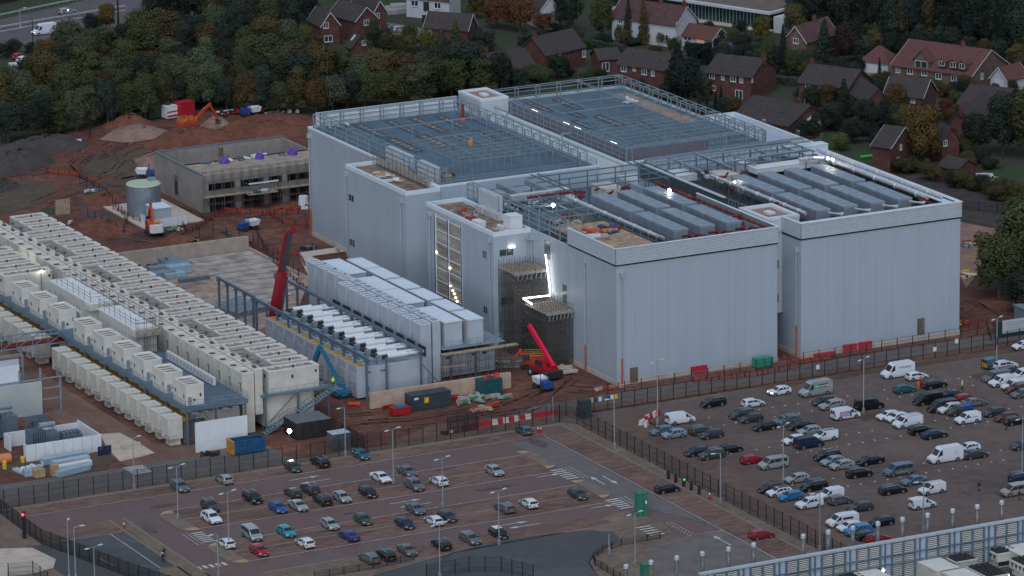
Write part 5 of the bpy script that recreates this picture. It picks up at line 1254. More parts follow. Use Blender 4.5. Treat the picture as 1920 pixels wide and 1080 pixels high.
near = [
 ('in the back row of the near car park', cv(0,760, [(1138,510, E, 'grey', F_),(1418,465, H, 'silver', B_)]) + cv(480,760, [(235,388, H, 'dark grey', F_),(405,358, S, 'black', B_),(665,310, H, 'teal', F_),(1693,155, H, 'petrol', B_)])),
 ('in the upper first double row', cv(0,760, [(1330,637, S, 'dark grey', F_),(1598,585, S, 'black', F_)]) + cv(480,760, [(342,528, S, 'dark grey', B_),(232,551, H, 'dark grey', B_),(790,454, N, 'white', F_),(955,415, N, 'grey', F_)])),
 ('in the lower first double row', cv(0,760, [(1338,712, S, 'white', F_)]) + cv(480,760, [(138,645, H, 'blue', F_),(265,632, N, 'silver', F_),(420,597, S, 'black', B_),(545,580, H, 'silver', F_),(710,548, H, 'black', F_),(1003,505, S, 'grey', F_),(1157,477, H, 'white', B_),(1510,413, H, 'silver', F_)])),
 ('in the upper second double row', cv(0,760, [(1595,817, MBU, 'silver', F_)]) + cv(480,760, [(190,797, H, 'turquoise', F_),(468,752, H, 'silver', F_),(678,720, H, 'green grey', F_),(1008,652, N, 'grey', F_),(1570,645, E, 'grey', B_)]) + cv(960,760, [])),
 ('in the lower second double row', cv(0,760, [(1430,870, H, 'white', B_),(1640,917, H, 'red', F_)]) + cv(480,760, [(310,867, H, 'white', B_),(588,822, N, 'royal blue', B_),(942,747, H, 'navy', F_),(1125,727, H, 'white', B_),(1210,702, H, 'dark grey', F_),(1725,617, H, 'white', B_)]) + cv(960,760, [(417,562, H, 'dark grey', F_)])),
 ('in the front row by the brown verge', cv(480,760, [(715,964, E, 'grey', B_),(822,947, S, 'black', B_),(957,914, N, 'grey', F_),(1172,880, S, 'black', B_),(1355,842, E, 'grey', F_),(1535,808, H, 'black', F_, 'roof:white')])),
 ('in the bays along the diagonal fence', cv(960,760, [(983,525, H, 'black', R_),(1580,815, H, 'red', R_)])),
]
right = [
 ('by the curved red and white barrier', cv(960,520, [(1272,792, S, 'black', L_),(1525,794, H, 'white', R_),(1065,885, V, 'white', R_),(948,970, H, 'blue grey', L_),(1022,990, H, 'pale blue', L_),(1205,967, E, 'green grey', R_),(1262,992, H, 'dark grey', L_)])),
 ('in the row just behind the diagonal fence', cv(960,760, [(1168,292, H, 'navy', L_),(1262,312, S, 'green grey', L_),(1385,272, H, 'black', R_),(1522,340, H, 'red', R_),(1652,372, MBU, 'silver', L_)])),
 ('in the bays nearest the hall', cv(960,520, [(1690,718, H, 'white', L_, 'lit')]) + cv(1400,520, [(437,708, VL, 'silver', L_),(485,782, H, 'dark grey', L_),(538,807, E, 'silver', L_),(625,855, V, 'white', R_),(775,795, V, 'black', R_)])),
 ('by the lone black car up front', cv(960,520, [(1455,867, S, 'dark grey', L_),(1512,890, H, 'dark grey', L_),(1597,942, H, 'black', L_),(1722,905, H, 'blue grey', L_)])),
 ('in the bunch round the dark blue van', cv(1400,520, [(268,907, S, 'grey', L_),(345,937, N, 'black', L_),(395,970, H, 'silver', L_),(492,992, VS, 'white', L_),(300,1028, H, 'white', L_),(393,1037, V, 'navy', R_)])),
 ('below the grassy lamp post', cv(1400,520, [(895,875, H, 'white', L_),(950,887, H, 'white', L_),(1018,907, V, 'white', L_),(1105,967, S, 'black', R_),(1187,992, N, 'navy', R_)])),
 ('in the bunch left of the yellow person', cv(1400,520, [(956,592, VL, 'white', L_),(1077,624, H, 'white', R_),(1000,705, H, 'teal', R_),(1187,675, E, 'black', R_),(1145,763, V, 'black', L_),(1235,808, V, 'black', L_),(1312,738, N, 'navy', R_),(1385,763, H, 'red', R_),(1440,790, N, 'grey green', R_),(1282,830, S, 'white', L_),(1345,845, S, 'dark grey', L_),(1398,883, VS, 'white', L_)])),
 ('in the bunch below the yellow person', cv(1400,520, [(1565,852, H, 'dark grey', L_),(1640,884, H, 'maroon', L_),(1702,906, H, 'black', R_)]) + cv(1400,760, [(1745,252, H, 'dark grey', L_)])),
 ('in the top right corner', cv(1400,520, [(1578,535, V, 'petrol', R_),(1640,559, S, 'white', R_),(1675,588, E, 'dark grey', R_),(1580,622, V, 'grey', L_),(1610,648, VS, 'white', L_),(1745,606, VS, 'white', L_),(1690,674, VS, 'white', L_),(1712,706, S, 'maroon', L_),(1742,735, H, 'grey', L_),(1750,430, H, 'white', L_)])),
 ('in the bunch right of the silver minibus', cv(1400,760, [(508,320, S, 'black', L_),(543,352, H, 'pale blue', L_),(600,377, H, 'silver', L_),(783,347, N, 'black', L_),(712,427, S, 'black', R_)])),
 ('in the bunch by the van with a ladder', cv(1400,760, [(960,414, MBU, 'blue grey', L_),(1060,474, N, 'blue grey', L_),(927,532, E, 'black', R_),(1172,517, VS, 'white', L_),(1113,610, VS, 'white', R_)])),
 ('in the loose group at far right', cv(1400,760, [(1257,316, VL, 'white', L_),(1400,268, H, 'white', L_),(1442,309, N, 'dark grey', R_),(1742,457, S, 'navy', R_),(1702,542, MBU, 'champagne', L_)])),
 ('in the bunch by the diagonal fence', cv(1400,760, [(150,524, H, 'black', L_),(205,546, H, 'white', L_, 'roof:black'),(275,574, H, 'bright blue', L_),(317,462, H, 'silver', L_),(425,511, S, 'black', L_),(527,553, VS, 'white', L_),(590,597, H, 'grey', R_),(395,622, S, 'white', L_),(718,642, H, 'dark grey', L_)])),
 ('in the lowest bunch above the flues', cv(1400,760, [(605,720, V, 'white', L_),(650,767, H, 'white', L_),(705,792, S, 'bright blue', L_),(852,734, H, 'black', L_),(770,822, H, 'black', R_),(835,842, H, 'red', R_, 'roof:black')])),
]
cars = fleet([(p, 0,0,1, l) for p, l in near + right])
def find(px_, py_):
 return min(cars.items(), key=lambda kv: (kv[0][0] - px_) ** 2 + (kv[0][1] - py_) ** 2)[1]
# lettering and markings on vans (the left flank of the van faces the camera when its nose points left)
def decal(par, name, x0, x1, z0, z1, m_, W, sg, lift=.012):
 y = sg * (W + lift); return part(name, MB().add([(x0, y, z0),(x1, y, z0),(x1, y - sg * .02, z1),(x0, y - sg * .02, z1)], [(0,1,2,3) if sg < 0 else (3,2,1,0)]), m_, par, True)
def text(par, s, x, y, z, size, m_, rot, name='lettering'):
 cu = bpy.data.curves.new(name, 'FONT'); cu.body = s; cu.size = size; cu.align_x = 'CENTER'; cu.extrude = .004
 o = bpy.data.objects.new(name, cu); me = o.to_mesh(); me2 = me.copy(); o.to_mesh_clear(); bpy.data.objects.remove(o)
 me2.materials.clear(); me2.materials.append(m_)
 o = bpy.data.objects.new(name, me2); C.objects.link(o); o.parent = par; o.location = (x, y, z); o.rotation_euler = rot; return o
v = find(1529.5,729.8); v['label'] = 'tall silver van with a green and black company name on its side'
decal(v, 'name_panel', -1.9,1.0 - 1.0,1.55,2.15, BLACK, 1.0,1); decal(v, 'name_panel', 0,.75,1.5,2.2, mat('sign_green', (.02,.35,.16),.5),1.0,1)
text(v, 'enterprise', -.65,1.035,1.68,.62, mat('sign_white', (.8,.8,.8),.5),(R(88),0, R(180)))
v = find(1683.3,695.4); v['label'] = 'tall long white van with dark red lettering on its side by the fence'
text(v, 'AMUSEUK', -1.0,1.03,1.75,.55, mat('sign_maroon', (.16,.06,.09),.6),(R(88),0, R(180)))
v = find(1814.2,781.6); text(v, 'connect', -1.0,.94,1.1,.34, BLUEP, (R(86),0, R(180))); decal(v, 'logo', -.15,.15,1.1,1.4, TEAL, .93,1)
v['label'] = 'white small van with blue lettering, left of the yellow person'
v = find(1585.2,773.3); v['label'] = 'white van with a large blue and pink picture on its side'
decal(v, 'picture_panel', -1.7,.3,.7,1.6, mat('picture_panel', (.16,.22,.38),.5, col2=(.5,.3,.38), scale=1.6),.99,-1); decal(v, 'picture_stripe', .3,.7,.6,1.6, TEAL, .99,-1)
v = find(1867.6,678.5); v['label'] = 'dark teal van with yellow and black chevrons on its tail, topmost van in the corner'
m = MB(); y2 = MB()
for k in range(6):
 (m if k % 2 else y2).box(-2.68,-2.66,-.88 + k * .29,-.88 + (k + 1) * .29,.5,1.3)
part('chevrons', y2, YELP, v, True); part('chevrons', m, BLACK, v, True)
v = find(1747.3,913.2); v['label'] = 'white small van with a long ladder on its roof'
part('roof_ladder', MB().bar((-1.9,-.3,1.98),(1.9,-.3,2.02),.1).bar((-1.9,.1,1.98),(1.9,.1,2.02),.1).bar((-1.2,-.6,1.9),(-1.2,.6,1.9),.06).bar((.6,-.6,1.85),(.6,.6,1.85),.06), SILV, v, True)
v = find(1545.8,813.9); v['label'] = 'white small van with a roof rack beside the dark blue van'
part('roof_rack', (lambda m: ([m.bar((x, -.7,1.95),(x, .7,1.95),.07) for x in (-1.9,-1.3,-.7,-.1,.4)], [m.bar((-1.9, y, 1.95),(.4, y, 1.95),.07) for y in (-.7,.7)], m)[-1])(MB()), BLACK, v, True)
v = find(1701.6,788.7); v['label'] = 'white van with a silver roof rack, nose to the left below the grass patch'
part('roof_rack', (lambda m: ([m.bar((x, -.75,2.1),(x, .75,2.1),.07) for x in (-2.4,-1.7,-1.0,-.3,.4)], [m.bar((-2.4, y, 2.1),(.4, y, 2.1),.07) for y in (-.75,.75)], m)[-1])(MB()), SILV, v, True)
v = find(1798.5,770.4)
part('blue_tarpaulin', MB().box(-2.3,-.6,-.9,.95,1.0,1.72), BLUEP, v, True); v['label'] = 'dark vehicle with a blue sheeted load beside the white small van with blue lettering'
v = find(1579.3,973.3); decal(v, 'grey_panel', -1.5,.4,1.25,1.6, BLACK, .97,1)
v = find(1684.4,882.7); decal(v, 'gold_stripe', -1.9,.8,.6,.75, mat('gold_stripe', (.35,.22,.08),.5),.98,1); v['label'] = 'blue grey people carrier with a gold stripe near the van with a ladder'
v = find(1784,854); text(v, 'A', -1.6,1.03,1.25,1.3, mat('faint_grey_graphic', (.50,.52,.58),.5),(R(88),0, R(180)))
# vehicles beyond the site
car('large van', 'white', 83,56,183, 'white van on the main road with its headlights lit', lit=True, cat='van')
car('estate', 'silver', 127,21,4, 'silver car with red tail lights driving away on the far carriageway', cat='car')
car('hatchback', 'red', 38,105,20, 'red car parked among the trees at the left edge')
car('hatchback', 'white', 46,111,22, 'white car parked beside the red car at the left edge')
car('van', 'white', 24,125,78, 'white motorhome like van half hidden by trees at the left edge')
car('hatchback', 'silver', 751,55,-8, 'silver car on the driveway above the bungalow with the skylight')
car('hatchback', 'dark grey', 720,50,-60, 'dark car tucked beside the gabled brick house at top')
car('van', 'white', 1853,334,-28, 'white van parked behind the site fence at the right edge')
# ---------------------------------------------------------------- houses
BRK = brick_mat('red_brick', (.125,.040,.034),(.092,.030,.027),(.10,.055,.048),.45,.15)
BRT = brick_mat('tan_brick', (.165,.105,.075),(.13,.084,.06),(.13,.10,.08),.45,.15)
WREN = mat('white_render', (.47,.48,.52),.8, var=.06, scale=.5)
RFD = mat('brown_grey_roof_tiles', (.046,.036,.038),.9, var=.28, scale=.9, stretch=(1,1,6))
RFR = mat('red_clay_roof_tiles', (.105,.042,.042),.9, var=.28, scale=.9, stretch=(1,1,6))
WFR = mat('window_frame_white', (.56,.58,.62),.6, var=.05, scale=1)
SOLAR = mat('solar_panel', (.012,.02,.045),.15,.2, var=.3, scale=.8)
def house(label, A, B, C_, ze, rise, ridge='AB', wall=BRK, roof=RFD, wins=(), chim=None, hip=False, solar=None, skylight=None, zb=0.0, doors=(), eave=.35, name='house', wing=None, dorm=()):
 """A-B-C are the eave corners of the two walls that face the camera, as photo pixels at height ze"""
 a, b, c = (Vector((*at(p[0], p[1], ze),0)) for p in (A, B, C_))
 u = (b - a); Lu = u.length; u.normalize(); v = Vector((-u.y, u.x, 0))      # second axis square to the first
 if v.dot(c - b) < 0: v = -v
 Lv = (c - b).dot(v); Lv = max(3.5, Lv)
 ctr = a + u * Lu / 2 + v * Lv / 2
 t = thing(name, label, 'house' if name == 'house' else name.replace('_', ' '),(ctr.x, ctr.y, 0))
 P = lambda s, q, z: tuple((a + u * s + v * q) + Vector((0,0, z)))
 m = MB()
 pts = [P(0,0,0), P(Lu, 0,0), P(Lu, Lv, 0), P(0, Lv, 0)]
 m.add([(*p[:2], zb) for p in pts] + [(*p[:2], ze) for p in pts], [(0,1,5,4),(1,2,6,5),(2,3,7,6),(3,0,4,7)])
 e = eave; th = .22; r = MB()
 if ridge == 'BC': Q = lambda s, q, z: P(q, s, z); LA, LB = Lv, Lu      # s runs along the ridge
 else: Q = P; LA, LB = Lu, Lv
 h2 = LB / 2; k = rise / h2
 hp = h2 if hip else 0
 if not hip:
  for s in (0, LA): m.add([Q(s, 0, ze), Q(s, LB, ze), Q(s, h2, ze + rise)], [(0,1,2)])
  for y0, y1, z0, z1 in ((-e, h2, ze - e * k, ze + rise),(LB + e, h2, ze - e * k, ze + rise)):
   r.add([Q(-e, y0, z0), Q(LA + e, y0, z0), Q(LA + e, y1, z1), Q(-e, y1, z1), Q(-e, y0, z0 + th), Q(LA + e, y0, z0 + th), Q(LA + e, y1, z1 + th), Q(-e, y1, z1 + th)],
     [(3,2,1,0),(4,5,6,7),(0,1,5,4),(1,2,6,5),(2,3,7,6),(3,0,4,7)])
 else:
  hp = min(h2, LA / 2)
  vs = [Q(-e, -e, ze - .05), Q(LA + e, -e, ze - .05), Q(LA + e, LB + e, ze - .05), Q(-e, LB + e, ze - .05), Q(hp, h2, ze + rise), Q(LA - hp, h2, ze + rise)]
  r.add(vs, [(0,1,5,4),(1,2,5),(2,3,4,5),(3,0,4),(3,2,1,0)])
 part('wall', m, wall, t); ro = part('roof', r, roof, t)
 if not hip:
  f = MB()
  for s in (-e - .04, LA + e + .04):
   for y0, y1 in ((-e, h2),(LB + e, h2)): f.bar(Q(s, y0, ze - e * k + th / 2), Q(s, y1, ze + rise + th / 2),.06,.16)
  part('bargeboards', f, WFR if (wall is not BRK or 'left' in label or 'plain wide' in label or 'plain gable facing' in label) else mat('dark_bargeboard', (.075,.05,.048),.8, var=.2, scale=1), t)
 if chim is not None:
  for cc in (chim if isinstance(chim, (list, tuple)) else [chim]):
   s = cc * LA; p = Vector(Q(s, h2, ze + rise)); ch = MB().box(p.x - .45, p.x + .45, p.y - .35, p.y + .35, ze + rise * .6, ze + rise + 1.2); ch.cyl((p.x - .18, p.y, ze + rise + 1.2),(p.x - .18, p.y, ze + rise + 1.6),.14, n=7); ch.cyl((p.x + .2, p.y, ze + rise + 1.2),(p.x + .2, p.y, ze + rise + 1.6),.14, n=7)
   part('chimney', ch, BRK, ro)
 def onwall(px_, py_, which):
  d = ray(px_, py_); o = a if which == 'A' else b; nrm = v if which == 'A' else u
  tt = (o - CAM).dot(Vector((nrm.x, nrm.y, 0))) / Vector((nrm.x, nrm.y, 0)).dot(d) if abs(nrm.dot(Vector((d.x, d.y, 0)))) > 1e-6 else 0
  return CAM + d * tt
 for wn in wins:
  which, x, y, w_, h_ = wn[:5]; p = onwall(x, y, which); ax = u if which == 'A' else v; nn = -v if which == 'A' else u
  lit = len(wn) > 5 and wn[5] == 'lit'
  def wq(s, z, o): return tuple(Vector((p.x, p.y, p.z)) + ax * s + Vector((0,0, z)) + nn * o)
  fr = MB()
  for s0, z0, s1, z1 in ((-w_ / 2, -h_ / 2, w_ / 2, -h_ / 2),(-w_ / 2, h_ / 2, w_ / 2, h_ / 2),(-w_ / 2, -h_ / 2, -w_ / 2, h_ / 2),(w_ / 2, -h_ / 2, w_ / 2, h_ / 2),(0, -h_ / 2,0, h_ / 2)):
   fr.bar(wq(s0, z0,.06), wq(s1, z1,.06),.13,.13, up=tuple(nn))
  fr.bar(wq(-w_ / 2 - .1, -h_ / 2 - .1,.1), wq(w_ / 2 + .1, -h_ / 2 - .1,.1),.12,.16, up=tuple(nn))
  fo = part('window', fr, WFR, t)
  pn_ = MB().add([wq(-w_ / 2, -h_ / 2,.03), wq(w_ / 2, -h_ / 2,.03), wq(w_ / 2, h_ / 2,.03), wq(-w_ / 2, h_ / 2,.03)], [(0,1,2,3)])
  part('pane', pn_, GLASS if not lit else mat('warm_lit_window', (.3,.12,.05),.5, emit=(.8,.28,.08), es=.22), fo)
 for dn in doors:
  x, y, w_, h_, which = dn[:5]; p = onwall(x, y, which); ax = u if which == 'A' else v; nn = -v if which == 'A' else u
  dm = MB().bar(tuple(p - ax * w_ / 2 + nn * .06), tuple(p + ax * w_ / 2 + nn * .06),.08, h_)
  part('door', dm, dn[5] if len(dn) > 5 else WFR, t)
 if solar:
  s0, s1, q0, q1 = solar
  def sl_(s, q, o=.28): return Q(s * LA, q * h2, ze + q * rise + o)
  part('solar_panels', MB().add([sl_(s0, q0), sl_(s1, q0), sl_(s1, q1), sl_(s0, q1), sl_(s0, q0,.22), sl_(s1, q0,.22), sl_(s1, q1,.22), sl_(s0, q1,.22)], [(0,1,2,3),(0,4,5,1),(1,5,6,2),(2,6,7,3),(3,7,4,0)]), SOLAR, ro)
 if skylight:
  s, q = skylight; w_ = .5
  def sl_(s_, q_, o=.3): return Q(s_ * LA, q_ * h2, ze + q_ * rise + o)
  ds, dq = .5 / LA, .55 / h2
  part('skylight', MB().add([sl_(s - ds, q - dq), sl_(s + ds, q - dq), sl_(s + ds, q + dq), sl_(s - ds, q + dq)], [(0,1,2,3)]), mat('skylight_glass', (.45,.5,.55),.1), ro)
 for i, (s, w_, z0, hh, rs) in enumerate(dorm):
  # small gabled dormer on the front slope
  dmm = MB(); q0 = .05; f0 = Vector(Q((s) * LA, q0 * h2,0)); ax = Vector(Q(1,0,0)) - Vector(Q(0,0,0)); dp = Vector(Q(0,1,0)) - Vector(Q(0,0,0))
  g = lambda s_, q_, z_: tuple(f0 + ax * s_ + dp * q_ + Vector((0,0, z_)))
  dmm.add([g(-w_ / 2,0, z0), g(w_ / 2,0, z0), g(w_ / 2,0, z0 + hh), g(0,0, z0 + hh + rs), g(-w_ / 2,0, z0 + hh), g(-w_ / 2,2.6, z0), g(w_ / 2,2.6, z0), g(w_ / 2,2.6, z0 + hh), g(0,2.6, z0 + hh + rs), g(-w_ / 2,2.6, z0 + hh)], [(0,1,2,3,4),(1,6,7,2),(5,0,4,9)])
  do = part('dormer', dmm, wall, t)
  rr = MB().add([g(-w_ / 2 - .2,-.3, z0 + hh - .1), g(0,-.3, z0 + hh + rs + .12), g(0,2.8, z0 + hh + rs + .12), g(-w_ / 2 - .2,2.8, z0 + hh - .1), g(w_ / 2 + .2,-.3, z0 + hh - .1), g(w_ / 2 + .2,2.8, z0 + hh - .1)], [(0,1,2,3),(1,4,5,2)])
  part('dormer_roof', rr, roof, do)
  pn_ = MB().add([g(-w_ * .33,-.05, z0 + .15), g(w_ * .33,-.05, z0 + .15), g(w_ * .33,-.05, z0 + hh), g(-w_ * .33,-.05, z0 + hh)], [(0,1,2,3)])
  fr = MB()
  for s0, z1, s1, z2 in ((-.36,.12,.36,.12),(-.36, hh, .36, hh),(-.36,.12,-.36, hh),(.36,.12,.36, hh),(0,.12,0, hh)): fr.bar(g(s0 * w_, -.07, z0 + z1), g(s1 * w_, -.07, z0 + z2),.1,.1, up=tuple(dp))
  part('dormer_window', fr, WFR, do); part('dormer_pane', pn_, GLASS, do)
 return t
def q3(*p): return tuple((960 + a / K, b / K) for a, b in p)
def q4(*p): return tuple((1400 + a / K, b / K) for a, b in p)
def q2(*p): return tuple((480 + a / K, b / K) for a, b in p)
def W(which, o, lst): return [(which, o + a / K, b / K, w_, h_) for a, b, w_, h_ in lst]
house('red brick house with three upper windows and a patio door, plain gable on its right', *q4((330,520),(640,560),(726,498)),5.2,3.2, wins=W('A', 1400, [(390,546,1.3,1.1),(472,558,.9,1.0),(550,568,1.3,1.1),(390,643,1.8,2.0)]), chim=.02)
house('red brick house with a broad outside chimney and a white bay window', *q3((1228,458),(1512,490),(1642,425)),5.2,3.1, wins=W('A', 960, [(1266,481,1.3,1.1),(1335,490,.7,1.0),(1400,500,1.3,1.1),(1452,507,.8,1.1),(1270,557,1.4,1.0),(1437,600,1.8,2.1)]) + W('B', 960, [(1519,505,.6,1.0)]), chim=[1.0])
house('low red brick house behind the big conifer with four small windows', *q3((668,405),(985,448),(1070,400)),4.4,2.9, wins=W('A', 960, [(708,435,1.4,1.2),(775,437,.7,.7),(838,455,1.3,1.2),(892,463,.8,1.2)]))
house('large red brick house with a dark dormer, below the rust red trees', *q3((48,318),(216,350),(482,300)),4.6,3.6, ridge='BC', wins=W('B', 960, [(262,353,.9,1.0),(302,343,.5,1.0),(455,340,1.0,1.5)]), chim=.05, dorm=[(.5,2.2,4.0,1.4,.9)])
house('small brick garden room with white patio doors', *q3((500,345),(556,380),(665,358)),3.0,1.9, ridge='BC', wins=W('B', 960, [(593,422,1.6,2.0)]))
house('brick house with dark solar panels across its front roof, just above the halls', (480 + 1385 / K, 405 / K),(480 + 1530 / K, 452 / K),(960 + 105 / K, 405 / K),2.9,3.3, ridge='BC', wins=W('B', 480, [(1565,476,.9,1.2),(1628,460,.9,1.2),(1690,444,.8,1.1)]) + W('B', 960, [(5,462,.8,1.2),(68,444,.8,1.1)]), chim=.0, solar=(.12,.92,.15,.85))
house('brick bungalow with a skylight and a gable end window, behind the yellow green shrubs', *q2((603,302),(718,290),(935,258)),3.0,2.6, ridge='BC', wins=[('A', 480 + 683 / K, 270 / K, 1.0,1.1)], skylight=(.62,.62))
house('red brick gabled house at the left end of the street, white bay window below', *q2((330,122),(412,164),(484,132)),5.0,3.0, wins=W('B', 480, [(442,160,1.2,1.3),(457,245,2.0,1.4)]))
house('red brick house with a front gable window, left of the joined pair', *q2((462,90),(628,134),(736,104)),5.2,2.9, wins=W('B', 480, [(698,142,1.4,1.2)]) + W('A', 480, [(493,135,.8,1.2)]))
house('red brick house with the rearmost gable of the joined pair, top left of the street', *q2((600,30),(742,80),(797,70)),5.0,2.6, wins=W('B', 480, [(768,100,1.0,1.3),(773,170,.7,1.0)]))
house('brick bungalow with a wide plain gable facing right', *q2((1068,170),(1338,190),(1472,168)),2.9,3.2, wins=W('A', 480, [(1102,205,.8,1.0)]))
house('white rendered house with dark framed windows at the top edge', *q2((950,-22),(1222,5),(1312,-18)),5.0,3.0, wall=WREN, wins=W('A', 480, [(1005,20,2.0,1.4),(1150,35,1.8,1.4)]), doors=[(480 + 1078 / K, 42 / K, 1.6,2.4, 'A', DARK)])
house('large white gabled house with brown red roof beside the golden conifer', *q3((632,108),(1036,162),(1128,118)),5.4,3.8, wall=WREN, roof=mat('purple_brown_roof', (.075,.037,.040),.9, var=.25, scale=.9), wins=W('A', 960, [(687,133,1.2,1.2),(680,198,1.2,1.3),(970,235,1.8,1.3)]) + W('B', 960, [(1047,157,1.0,1.3)]), chim=[.6,.97])
house('low white annex with red roof and a warm lit window', *q3((1052,218),(1264,254),(1326,222)),2.7,2.3, wall=WREN, roof=RFR, wins=[('A', 960 + 1112 / K, 243 / K, 2.4,1.0),('A', 960 + 1194 / K, 256 / K, 2.4,1.0, 'lit')], doors=[(960 + 1292 / K, 268 / K, 2.2,2.0, 'B', DARK)])
house('white house glimpsed behind the red leaved trees', *q3((95,20),(182,62),(268,40)),5.0,2.8, wall=WREN, wins=W('A', 960, [(120,50,1.2,1.2)]))
house('tan brick gabled house with tall red brown roof between conifers', *q4((243,250),(378,268),(505,200)),4.4,3.4, ridge='BC', wall=BRT, roof=mat('purple_red_roof', (.085,.042,.047),.9, var=.25, scale=.9), wins=[('A', 1400 + 312 / K, 258 / K, 1.4,1.2),('A', 1400 + 295 / K, 348 / K, 2.0,1.2)], chim=.6)
house('square hip roofed garage with a white door', *q4((716,385),(892,405),(958,372)),2.7,3.4, roof=RFR, wall=WREN, hip=True, name='garage', doors=[(1400 + 788 / K, 432 / K, 3.4,2.1, 'A')])
house('large tan brick house with red roof and a row of dormer windows', *q4((918,412),(1422,482),(1552,392)),3.0,4.6, wall=BRT, roof=RFR, wins=W('A', 1400, [(958,440,1.0,1.3),(1035,451,1.4,1.2),(1125,460,1.4,1.2),(1215,481,1.5,1.3),(1312,494,1.3,1.3),(1360,501,1.3,1.3)]) + W('B', 1400, [(1488,482,.9,1.4)]), chim=.66,
  dorm=[(.62,2.0,4.2,1.3,.5),(.76,1.9,4.2,1.3,.5),(.87,1.9,4.2,1.3,.5),(.36,4.4,3.2,1.6,2.4)])
house('white garage and house with red roof at the right edge', *q4((1543,492),(1648,510),(1850,490)),2.8,2.6, ridge='BC', wall=WREN, roof=RFR, doors=[(1400 + 1598 / K, 532 / K, 2.6,2.0, 'A')])
house('red brick house with a projecting left gable, white door and golden tree in front', *q4((870,600),(1112,620),(1222,572)),4.8,3.2, wins=W('A', 1400, [(1053,633,.9,1.1)]))
house('front gable wing of the red brick house behind the golden tree, white door below', *q4((752,650),(905,640),(935,560)),4.2,3.0, ridge='BC', wins=[('A', 1400 + 852 / K, 722 / K, 1.0,1.1)], doors=[(1400 + 797 / K, 732 / K, .9,2.1, 'A')])
house('brick bungalow with wide brown roof right behind the far corner of the halls', *q4((-80,735),(262,800),(358,700)),2.9,3.4, wins=W('A', 1400, [(110,768,.9,.9),(325,838,.8,.9)]), chim=.8)
house('little gabled carport with a white front', *q4((348,735),(360,790),(455,770)),2.6,1.3, roof=WREN, name='garage')
house('red brick house left of the tall golden tree, plain side wall with two windows', *q4((795,922),(908,938),(1046,872)),5.4,3.4, wins=W('B', 1400, [(975,931,.7,1.1),(955,1013,1.1,1.1)]))
house('red brick house half hidden behind the tall golden tree', *q4((1080,840),(1236,892),(1302,862)),5.2,2.8, wins=W('B', 1400, [(1256,905,.9,1.2)]) + W('A', 1400, [(1155,1040,1.0,1.2)]))
house('red brick gabled house with solar panels near the big dark trees on the right', *q4((1256,792),(1462,805),(1640,690)),4.0,3.5, ridge='BC', chim=.0, solar=(.08,.6,.15,.85))
house('brown roofed bungalow with a bright square skylight on the right', *q4((1336,660),(1590,690),(1720,610)),2.8,3.2, skylight=(.42,.5), chim=.1)
house('dark roofed outbuilding below the tall golden tree', (1400 + 1215 / K, 280 + 105 / K),(1400 + 1330 / K, 280 + 130 / K),(1400 + 1440 / K, 280 + 95 / K),2.6,1.6, name='shed')
# modern glass building
t = thing('modern_building', 'long flat roofed modern building with white fascia and glass wall at the top', 'building', (*at(1390,30),0))
a, b = (Vector((*at(p[0], p[1], 4.2),0)) for p in ((960 + 1080 / K, 8 / K),(960 + 1650 / K, 92 / K)))
u = (b - a).normalized(); v = Vector((-u.y, u.x, 0)); L = (b - a).length
P = lambda s, q, z: tuple(a + u * s + v * q + Vector((0,0, z)))
def pbox(s0, s1, q0, q1, z0, z1):
 return MB().add([P(s0, q0, z0), P(s1, q0, z0), P(s1, q1, z0), P(s0, q1, z0), P(s0, q0, z1), P(s1, q0, z1), P(s1, q1, z1), P(s0, q1, z1)], [(3,2,1,0),(4,5,6,7),(0,1,5,4),(1,2,6,5),(2,3,7,6),(3,0,4,7)])
part('roof', pbox(-25, L, -1,22,4.2,4.8), WREN, t); part('roof_deck', pbox(-24, L - 1,.2,21,4.81,4.86), mat('brown_flat_roof', (.13,.10,.09),.9, var=.2, scale=.4), t)
part('glass_wall', pbox(-24, L - 2,.8,21,.3,4.18), mat('dark_curtain_glass', (.02,.05,.05),.1, var=.4, scale=.4), t)
m = MB()
for k in range(24): q = pbox(k * (L - 2) / 24, k * (L - 2) / 24 + .12,.7,.8,.3,4.18); m.add(q.v, q.f)
part('mullions', m, JOINT, t); q = pbox(-24, L, -2,1,.05,.3); part('plinth', q, CONCL, t)
q = pbox(L + 1, L + 4,-1,3,.1,4.0); part('end_wall', q, WREN, t)
